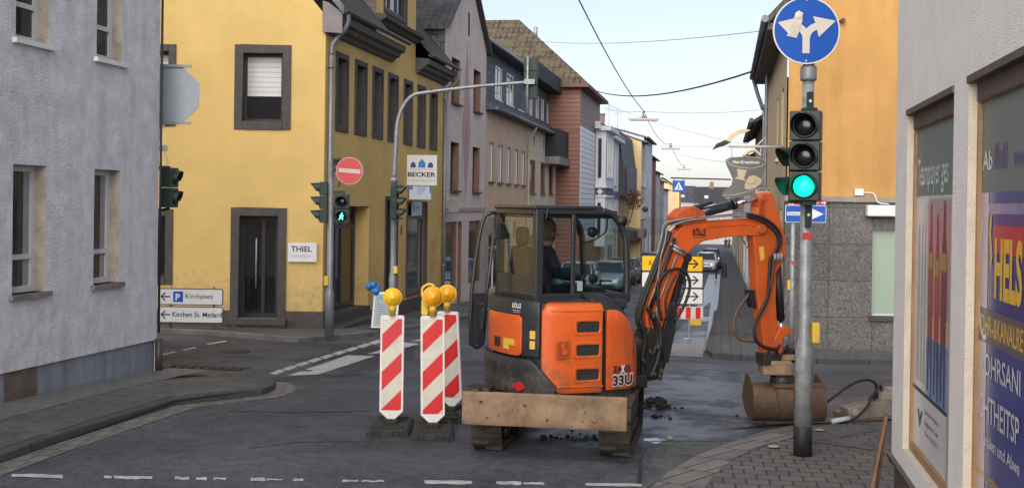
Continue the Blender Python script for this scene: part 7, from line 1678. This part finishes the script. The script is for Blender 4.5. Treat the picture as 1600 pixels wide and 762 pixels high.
# coupler, tilt neck, bucket: turned square to the view
qb = LPy(1222, 640); BMx = T((qb[0], YB, 0))@Rz(-(EH-YAW))
kz = lambda py: 2.4-EZ-(py-326.5)/139.0
w_ = lambda px: (px-1222)/139.0
mb = MB(BMx); mb.box(w_(1187), w_(1232), -.16, .16, kz(584), kz(562)); mb.box(w_(1192), w_(1238), -.1, .1, kz(562), kz(553)); eb(mb, 'quick_coupler', M_blade, bevel=.012)
mb = MB(BMx)
for x in (1190, 1200, 1212): mb.tube([(w_(x), -.1, kz(566)), (w_(x+3), -.16, kz(550)), (w_(x+14), -.1, kz(538))], .014, sub=3)
mb.box(w_(1236), w_(1242), -.08, .08, kz(566), kz(550)); eb(mb, 'coupler_hose', M_hose)
mb = MB(BMx); mb.box(w_(1209), w_(1236), -.12, .12, kz(608), kz(584)); mb.lathe([(.0005, kz(600)), (.14, kz(600)), (.14, kz(588)), (.0005, kz(588))], (w_(1222), 0, 0)); eb(mb, 'tilt_neck', M_steel, bevel=.01)
pr = spl([(.02, kz(598)), (-.12, kz(602)), (-.185, kz(616)), (-.19, kz(635)), (-.14, kz(651)), (-.03, kz(657.5)), (.14, kz(657)), (.34, kz(648)), (.5, kz(632))], 4)
inn = [p_+Vector((.02, .02) if p_.y < .25 else (.02, -.02)) for p_ in pr]
M_bkt = mat('bucket_steel', (.17, .10, .055), .5, .3, col2=(.05, .037, .028), vs=3, bump=.5, bs=20, rvar=.1)
mb = MB(BMx); wl, wr = w_(1174), w_(1284)
prof = [(a.x, a.y) for a in pr]+[(a.x, a.y) for a in reversed(inn)]; mb.prism(prof, wl, wr, 'x'); bk_ = eb(mb, 'bucket', M_bkt, bevel=.005)
for x0, x1 in ((wl-.012, wl+.006), (wr-.006, wr+.012)):
    mb = MB(BMx); mb.prism([(a.x, a.y) for a in pr]+[(.45, kz(612)), (.3, kz(588)), (.12, kz(592))], x0, x1, 'x'); eb(mb, 'bucket_side', M_bkt, bk_, bevel=.004)
mb = MB(BMx); mb.box(wl, wr, .47, .56, kz(633)-.008, kz(631)+.012); eb(mb, 'cutting_edge', M_steel, bk_)
for x in (-.1, .1): mb = MB(BMx); mb.box(x-.012, x+.012, -.2, .0, kz(640), kz(606)); eb(mb, 'wear_strip', M_bkt, bk_, bevel=.003)
mb = MB(BMx); mb.box(w_(1203), w_(1241), -.16, .1, kz(604), kz(599)+.01); eb(mb, 'bucket_lug', M_bkt, bk_, bevel=.01)
# ---- operator
op = thing('person', 'excavator operator in a dark navy jacket sitting in the cab, facing the arm', 'person', (EXY.x, EXY.y, EZ), EH)
J = {'pel': ((-.22, .2, 1.52), .13), 'wai': ((-.21, .2, 1.68), .13), 'che': ((-.18, .2, 1.88), (.14, .19)), 'nec': ((-.14, .2, 2.0), .06), 'hd0': ((-.11, .2, 2.09), .085), 'hd1': ((-.10, .2, 2.19), .08),
     'hl': ((-.15, .31, 1.52), .09), 'kl': ((.2, .33, 1.5), .07), 'al': ((.28, .32, 1.15), .05), 'hr': ((-.15, .09, 1.52), .09), 'kr': ((.2, .07, 1.5), .07), 'ar': ((.28, .08, 1.15), .05),
     'sl': ((-.17, .38, 1.94), .065), 'el': ((-.08, .44, 1.7), .05), 'wl': ((.12, .36, 1.66), .035), 'sr': ((-.17, .02, 1.94), .065), 'er': ((-.1, -.06, 1.7), .05), 'wr': ((.1, -.1, 1.68), .035)}
E = [('pel', 'wai'), ('wai', 'che'), ('che', 'nec'), ('nec', 'hd0'), ('hd0', 'hd1'), ('pel', 'hl'), ('hl', 'kl'), ('kl', 'al'), ('pel', 'hr'), ('hr', 'kr'), ('kr', 'ar'), ('che', 'sl'), ('sl', 'el'), ('el', 'wl'), ('che', 'sr'), ('sr', 'er'), ('er', 'wr')]
for s__, y_, x_ in (('l', .36, .12), ('r', -.1, .1)):
    for f in range(4):
        J['f%s%d' % (s__, f)] = ((x_+.07, y_-.03+.02*f, 1.67), .012); J['g%s%d' % (s__, f)] = ((x_+.09, y_-.03+.02*f, 1.64), .009); E += [('w'+s__, 'f%s%d' % (s__, f)), ('f%s%d' % (s__, f), 'g%s%d' % (s__, f))]
    J['t'+s__] = ((x_+.04, y_-.05, 1.7), .012); E += [('w'+s__, 't'+s__)]
b_ = skin('body', J, E, [mat('navy_jacket', (.012, .014, .022), .85), mat('work_trousers', (.03, .03, .03), .9), M_skin], op)
for q in b_.data.polygons: c = q.center; q.material_index = 2 if c.z > 2.01 or (c.x > .13 and c.z > 1.6 and (c.y > .29 or c.y < -.04)) else (0 if c.z > 1.58 else 1)
mb = MB(); mb.lathe([(.0005, 2.30), (.06, 2.29), (.1, 2.23), (.105, 2.15), (.085, 2.06)], (-.135, .2, 0), n=16); mb.build('hair', mat('grey_blond_hair', (.20, .15, .10), .8, var=.4, vs=30), op, world=False)
mb = MB(); mb.prism([(-.01, 2.13), (.022, 2.105), (-.01, 2.095)], .188, .212, 'y'); mb.build('nose', M_skin, op, world=False)
mb = MB(); mb.lathe([(.0005, -.01), (.025, -.008), (.03, .0), (.0005, .008)], (-.11, .11, 2.13), (0, 1, 0), n=12); mb.build('ear', M_skin, op, world=False)
mb = MB(); mb.box(-.14, -.05, .004, .008, 1.78, 1.84); mb.build('badge', mat('badge_red', (.35, .08, .06), .7), op, world=False)
# ================================================================ NEAR RIGHT SHOP
XN = 1.31
M_nst = mat('white_render', (.66, .68, .73), .85)
M_near = mat('near_render', (.84, .81, .78), .9, col2=(.74, .72, .70), vs=4, bump=1.2, bs=90)
M_jamb = mat('cream_render_jamb', (.62, .56, .46), .9, var=.12, vs=6, bump=.8, bs=110)
YC = YX(1399, XN); dep = .075
nb_ = thing('corner_shop', 'light rendered shop front at the right edge with printed window films', 'building', (XN, YC, 0))
sN = lambda px: YC-YX(px, XN)
zt1 = onX(1418, 180, XN).z; zt2 = onX(1511, 131, XN).z; zlow = .62
zb1 = onX(1427, 697, XN+dep).z
o1 = (sN(1416), sN(1488), zb1-.02, zt1, dep); o2 = (sN(1511), YC-2.6, zb1-.02, zt2, dep)
mb = MB(); NA, NB_ = (XN, YC), (XN, -4)
zpl2 = onX(1399, 715, XN).z
facade(mb, NA, NB_, zpl2, 6.5, [o1, o2, (YC-2.2, YC-.2, zb1, zt2, dep)], dep)
mb.k = 0
mb.quad((XN, YC, zpl2), (XN, YC, 6.5), (XN+8, YC, 6.5), (XN+8, YC, zpl2)); mb.quad((XN+8, YC, -.2), (XN+8, YC, 6.5), (XN+8, -4, 6.5), (XN+8, -4, -.2)); mb.quad((XN+8, -4, -.2), (XN+8, -4, 6.5), (XN, -4, 6.5), (XN, -4, -.2))
mb.build('wall', [M_near, M_jamb], nb_, fix=False)
mb = MB(); mb.box(XN-.2, XN+8.2, -4.2, YC+.2, 6.5, 6.7); mb.build('roof', M_zincr, nb_)
mb = MB(); mb.box(XN+.02, XN+8, -4, YC-.01, -.3, zpl2-.002); mb.build('plinth', mat('brown_plinth', (.10, .065, .05), .7, var=.3), nb_)
mb = MB(wframe(NA, NB_, 0)); mb.prism([(-.0, zpl2-.03), (YC+4, zpl2-.03), (YC+4, zpl2+.0), (0, zpl2+.0)], -.05, .035); mb.build('sill', mat('bronze_sill', (.06, .05, .045), .35, .5), nb_)
M_wood = mat('ochre_frame', (.30, .17, .07), .5, var=.25, vs=9); M_lint = mat('lintel_brown', (.10, .075, .065), .7, var=.3, vs=8)
M_film = mat('frosted_film', (.15, .18, .18), .45, spec=.3)
M_nav = mat('navy_film', (.045, .05, .24), .18, var=.15, vs=2)
M_lil = mat('lilac_film', (.42, .33, .45), .2, col2=(.55, .50, .52), vs=1.5)
M_pink_ = mat('pinkish_film', (.42, .16, .20), .25, col2=(.30, .28, .45), vs=1.2)
NM = lambda dp: wframe(NA, NB_, dp)
zf = onX(1434, 307, XN+dep).z
XGp = XN+dep
def sG(px): return YC-YX(px, XGp)
for oi, o in enumerate((o1, o2)):
    s0, s1, za, zb_ = o[:4]
    mb = MB(NM(dep)); mb.box(s0, s0+.035, za, zb_, 0, .03); mb.box(s1-.035, s1, za, zb_, 0, .03); mb.box(s0+.035, s1-.035, zb_-.11, zb_, 0, .032); mb.box(s0+.035, s1-.035, za, za+.06, 0, .03)
    w_f = mb.build('shop_window', M_wood, nb_, bevel=.003); mb = MB(NM(dep)); mb.box(s0+.03, s1-.03, zb_-.105, zb_-.002, .0325, .038); mb.build('lintel_trim', M_lint, w_f)
    mb = MB(NM(dep)); mb.box(s0-.01, s1+.01, zb_-.005, zb_+.035, -.02, dep+.012); mb.build('lintel', M_lint, w_f)
    mb = MB(NM(dep)); mb.quad((s0+.02, zf, .008), (s1-.02, zf, .008), (s1-.02, zb_-.02, .008), (s0+.02, zb_-.02, .008)); mb.build('frosted_band', M_film, w_f, fix=False)
    mb = MB(NM(dep)); mb.quad((s0+.02, za+.02, .008), (s1-.02, za+.02, .008), (s1-.02, zf, .008), (s0+.02, zf, .008)); mb.build('poster', [M_lil, M_nav][oi], w_f, fix=False)
    if oi == 0: w1f = w_f
    else: w2f = w_f
def nrect(px0, py0, px1, py1, m_, lvl, parent, name='print'):
    a = onX(px0, py0, XGp); b = onX(px0, py1, XGp); s1 = sG(px1); s0 = sG(px0); mb = MB(NM(dep)); e = .009+lvl*.0006
    mb.quad((s0, b.z, e), (s1, b.z, e), (s1, a.z, e), (s0, a.z, e)); return mb.build(name, m_, parent, fix=False)
def ntext(s, px0, pyb, px1, hpx, m_, parent, bold=0, italic=0, lvl=3):
    a = onX(px0, pyb, XGp); t_ = onX(px0, pyb-hpx, XGp); w_ = sG(px1)-sG(px0); return text(s, NM(dep)@T((sG(px0), a.z, .009+lvl*.0006)), w=w_, h=(t_.z-a.z)*.95, mat=m_, parent=parent, bold=bold, italic=italic, th=0)
zln = onX(1427, 598, XGp).z
M_wp = mat('poster_white', (.60, .60, .62), .25, var=.06, vs=2); M_ink = mat('poster_ink2', (.05, .05, .12), .4)
s0, s1 = sG(1432), sG(1487)
mb = MB(NM(dep)); mb.quad((s0, o1[2]+.07, .0096), (s1, o1[2]+.07, .0096), (s1, zln, .0096), (s0, zln, .0096)); mb.build('poster_foot', M_wp, w1f, fix=False)
mb = MB(NM(dep)); mb.box(s0, s1, zln-.012, zln+.012, .0098, .012); mb.build('divider', mat('divider_dark', (.03, .03, .03), .5), w1f)
ntext('Teamplayer gesucht', 1436, 283, 1540 if False else 1487, 38, M_wp, w1f) if False else ntext('Teamplayer ges', 1436, 290, 1484, 42, M_wp, w1f, bold=.01)
# poster figures: bottle-like red shapes on dark stands before a pink-blue ground
hgt = zf-zln
def band(z0, z1, m_, lvl, a=0, b=1, parent=None): mb = MB(NM(dep)); e = .009+lvl*.0006; mb.quad((s0+(s1-s0)*a, z0, e), (s0+(s1-s0)*b, z0, e), (s0+(s1-s0)*b, z1, e), (s0+(s1-s0)*a, z1, e)); mb.build('print', m_, parent or w1f, fix=False)
band(zln+.012, zf-.02, M_wp, 1, 0, .42); band(zln+hgt*.42, zf-.02, mat('poster_pinkblue', (.36, .22, .34), .25, col2=(.55, .30, .28), vs=1.6), 1, .42, 1); band(zln+hgt*.30, zln+hgt*.42, mat('poster_gold', (.62, .44, .2), .3), 1, .42, 1); band(zln+.012, zln+hgt*.30, mat('poster_blue2', (.05, .10, .28), .3, col2=(.30, .42, .58), vs=2), 1, .42, 1)
for k, (c, sc_, m_) in enumerate(((.52, 1, (.22, .02, .03)), (.70, .92, (.34, .03, .04)), (.88, 1.02, (.14, .015, .03)))):
    cxx = s0+(s1-s0)*c; h_ = hgt*.68*sc_; b0_ = zln+hgt*.3; wd = (s1-s0)*.065
    mb = MB(NM(dep)); e = .009+.0006*(3+k)
    mb.add([(cxx+a*wd, b0_+b*h_, e) for a, b in [(-1, 0), (1, 0), (1.1, .3), (1, .6), (.4, .76), (.3, .97), (-.3, .97), (-.4, .76), (-1, .6), (-1.1, .3)]], [tuple(range(10))]); mb.build('bottle_print', mat('bottle_red%d' % k, m_, .3), w1f, fix=False)
    mb = MB(NM(dep)); e += .0002; mb.quad((cxx-wd, b0_+h_*.5, e), (cxx+wd, b0_+h_*.5, e), (cxx+wd, b0_+h_*.62, e), (cxx-wd, b0_+h_*.62, e)); mb.build('bottle_label', mat('label_olive', (.36, .25, .05), .4), w1f, fix=False)
    mb = MB(NM(dep)); mb.add([(cxx-wd*.9, b0_, e), (cxx-wd*.3, b0_, e), (cxx-wd*.5, zln+.05, e), (cxx-wd*.9, zln+.05, e)], [(0, 1, 2, 3)]); mb.add([(cxx+wd*.2, b0_, e), (cxx+wd*.9, b0_, e), (cxx+wd*1.0, zln+.02, e), (cxx+wd*.6, zln+.02, e)], [(0, 1, 2, 3)]); mb.build('legs_print', M_ink, w1f, fix=False)
for k, (a, b) in enumerate(((.12, .2), (.24, .29), (.33, .38))):
    mb = MB(NM(dep)); e = .0106; c = s0+(s1-s0)*(a+b)/2; wd = (s1-s0)*(b-a)/2; mb.add([(c-wd, zln+hgt*.05, e), (c+wd, zln+hgt*.05, e), (c+wd, zf-hgt*.35, e), (c+wd*.3, zf-hgt*.15, e), (c-wd*.3, zf-hgt*.15, e), (c-wd, zf-hgt*.35, e)], [tuple(range(6))]); mb.build('bottle_print', mat('bottle_pale', (.40, .38, .36), .4), w1f, fix=False)
for i, (px0, py, px1, s_) in enumerate([(1452, 650, 1474, 'Zeit für neue'), (1452, 668, 1474, 'Aufgaben im Team'), (1453, 686, 1474, 'Tel. 02632')]): ntext(s_, px0, py, px1, 9, M_ink, w1f)
ntext('V', 1441, 665, 1449, 24, M_ink, w1f, bold=.06)
# right window prints
s2_ = sG(1527)
nrect(1531, 302, 1548, 790, M_lil, 1, w2f, 'poster_edge')
for k, (r0, r1) in enumerate(((0, 1),)):
    p = onX(1541, 430, XGp); mb = MB(NM(dep)); c = (YC-p.y); zc = p.z; mb.ribbon([(c+.02+.16*cos(R_(a)), zc+.33*sin(R_(a))) for a in range(120, 300, 12)], .03, .0105, .011); mb.build('arc_print', M_wp, w2f, fix=False)
nrect(1556, 352, 1640, 395, mat('poster_red', (.50, .03, .06), .25), 1, w2f)
nrect(1548, 318, 1640, 334, mat('poster_lilac2', (.38, .30, .42), .25, col2=(.16, .16, .36), vs=2), 1, w2f)
M_ytx = mat('poster_yellow', (.75, .48, .04), .3)
ntext('HELS', 1559, 462, 1603, 92, M_ytx, w2f, bold=.04); p = onX(1552, 372, XGp)
mb = MB(NM(dep)); c = YC-p.y; mb.ribbon([(c, p.z+.12), (c-.02, p.z+.02), (c+.02, p.z-.1), (c+.0, p.z-.14)], .035, .0112, .0118); mb.build('yellow_mark', M_ytx, w2f, fix=False)
nrect(1548, 498, 1640, 528, mat('poster_olive', (.14, .13, .12), .3), 1, w2f) if False else None
mb = MB(NM(dep)); za_, zb2 = onX(1534, 478, XGp).z, onX(1534, 530, XGp).z; mb.quad((sG(1533), zb2, .0102), (sG(1640), zb2, .0102), (sG(1640), za_, .0102), (sG(1533), za_, .0102)); mb.build('grey_band', mat('poster_greyband', (.09, .09, .12), .3), w2f, fix=False)
ntext('ROHR-&KANALRE', 1534, 518, 1606, 32, M_ytx, w2f, bold=.01)
ntext('ROHRSANI', 1539, 582, 1603, 36, M_wp, w2f, bold=.01)
ntext('DICHTHEITSP', 1528, 643, 1602, 40, M_wp, w2f, bold=.01)
ntext('von Kanälen und Abwa', 1529, 683, 1604, 20, M_wp, w2f, bold=.01)
ntext('www.rohrreinigung', 1534, 741, 1606, 16, M_ytx, w2f)
a_ = onX(1538, 262, XGp); ntext('Ab', 1538, 266, 1553, 30, M_wp, w2f, bold=.02); ntext('fluß', 1555, 263, 1576, 40, mat('violet_text', (.12, .08, .22), .4), w2f, bold=.02); ntext('ver', 1585, 258, 1604, 30, mat('violet_text', (.12, .08, .22), .4), w2f, bold=.02)
mb = MB(NM(0)); mb.box(sN(1488)-.0, sN(1500), 5.0, 5.4, 0, .1)
# leaning battens by the shop corner
for i, (px0, px1, lab, c_) in enumerate([(1379, 1404, 'brown wooden batten leaning against the shop corner, the left one', (.20, .11, .06)), (1388, 1409, 'rusty metal rod leaning against the shop corner, right of the batten', (.13, .07, .045))]):
    a = onX(px0+3, 775, XN-.1-.04*i); b = onX(px1-8, 560, XN-.015); a = Vector((XN-.2+.07*i, YC-.12+.1*i, H_)); b = Vector((XN-.035, YC+.05-.02*i, .82))
    mb = MB(); d_ = (b-a); n1 = d_.orthogonal().normalized()
    if i == 0: Mx = frame(a, Vector((0, 1, 0)), d_); mb.M = Mx; mb.box(-.03, .03, 0, d_.length, -.012, .012)
    else: mb.tube([a, b], .014, sub=1)
    o = mb.build('wooden_batten' if i == 0 else 'metal_rod', mat('batten%d' % i, c_, .8, var=.4, vs=10)); tag(o, lab, 'batten' if i == 0 else 'rod')
# ================================================================ LOOSE THINGS
# hydraulic breaker frame lying on the pavement
c = onG(1352, 655, .03); t = thing('hydraulic_attachment', 'dusty steel excavator attachment lying on the ground beside the shop corner', 'attachment', (c.x, c.y, gz(c.y)+H_), YAW+R_(12)); k = (c-CAM).dot(Fv)/FPX
mb = MB(); mb.prism([(-.30, .02), (.55, .10), (.6, .24), (.2, .26), (-.34, .17)], -.22, -.0, 'y'); mb.prism([(-.28, .0), (.55, .05), (.55, .12), (-.3, .08)], -.2, .25, 'y'); mb.build('body', mat('dusty_plate', (.30, .25, .20), .8, col2=(.16, .12, .09), vs=5, bump=.5), t, world=False, bevel=.015)
mb = MB(); mb.box(.12, .5, -.15, .05, .24, .33); mb.box(.25, .33, -.12, .02, .33, .38); mb.cyl((-.24, -.235, .12), (-.24, -.2, .12), .04); mb.build('bracket', mat('dusty_plate2', (.34, .30, .24), .8, var=.3), t, world=False, bevel=.01)
mb = MB(); mb.tube([(-.02, -.1, .24), (.02, -.1, .29), (.06, -.1, .24)], .012); mb.cyl((.1, -.06, .26), (.1, -.06, .36), .022); mb.cyl((.16, -.06, .26), (.16, -.06, .36), .022); mb.build('fitting', M_steel, t, world=False)
mb = MB(); mb.tube([(.1, -.06, .36), (.07, -.08, .44), (-.08, -.12, .48), (-.3, -.16, .42), (-.55, -.15, .25), (-.85, -.1, .07), (-.98, -.05, .03)], .016); mb.build('hose', M_hose, t, world=False)
mb = MB(); mb.tube([(.16, -.06, .36), (.12, -.12, .42), (0, -.2, .34), (-.15, -.28, .18), (-.35, -.34, .06), (-.7, -.36, .03), (-1.2, -.3, .02), (-1.9, -.42, -.01), (-2.6, -.7, -.02)], .014); mb.build('hose', M_hose, t, world=False)
mb = MB(); mb.tube([(-.62, -.36, .05), (-.38, -.33, .075)], .03, sub=1, n=12); mb.build('white_sleeve', mat('white_sleeve', (.6, .66, .7), .4), t, world=False)
# clods of dug earth and broken asphalt
def clods(px, py, n, spread, label, big=.07, seed=1):
    c = onG(px, py); rr_ = random.Random(seed); mb = MB()
    for i in range(n):
        r = big*rr_.uniform(.25, 1)*(1 if i < 6 else .4); x, y = rr_.gauss(0, spread), rr_.gauss(0, spread*.8); z = max(0, big*1.3-math.hypot(x, y)*.5)*rr_.random() if i < n*.6 else 0
        vs = []; 
        for a in range(6):
            for b_, zz_ in ((.9, 0), (1, .5), (.55, 1)): vs.append((x+cos(a*pi/3)*r*b_*rr_.uniform(.7, 1.2), y+sin(a*pi/3)*r*b_*rr_.uniform(.7, 1.2), z+r*zz_*rr_.uniform(.8, 1.2)))
        mb.add(vs, [(3*a+q, 3*((a+1) % 6)+q, 3*((a+1) % 6)+q+1, 3*a+q+1) for a in range(6) for q in (0, 1)]+[tuple(3*a+2 for a in range(6))])
    o = mb.build('rubble', mat('dark_rubble', (.022, .02, .018), .8, var=.4, vs=20, bump=.8), fix=False); o.location = (c.x, c.y, gz(c.y)); tag(o, label, 'rubble', kind='stuff')
clods(1024, 636, 46, .11, 'dark broken asphalt heaped beside the right track', .085, 1); clods(1020, 652, 40, .14, 'small dark crumbs of asphalt scattered beside the right track', .03, 2)
clods(905, 684, 40, .25, 'dark rubble on the road between the tracks', .05, 3); clods(735, 640, 30, .2, 'dark crumbs on the road behind the beacons', .04, 4)
clods(1195, 655, 25, .2, 'crumbs of earth by the bucket', .025, 5)
for px, py, lab in ((1024, 688, 'small puddle beside the right track'),):
    p = onG(px, py); rr_ = random.Random(2); mb = MB(); P = [(cos(a*pi/8)*.12*rr_.uniform(.6, 1.2), sin(a*pi/8)*.16*rr_.uniform(.6, 1.2), .0045) for a in range(16)]; mb.add(P, [tuple(range(16))]); o = mb.build('puddle', mat('water', (.02, .022, .025), .03, spec=.8), fix=False); o.location = (p.x, p.y, gz(p.y)); tag(o, kind='structure')
# oily stain below the machine
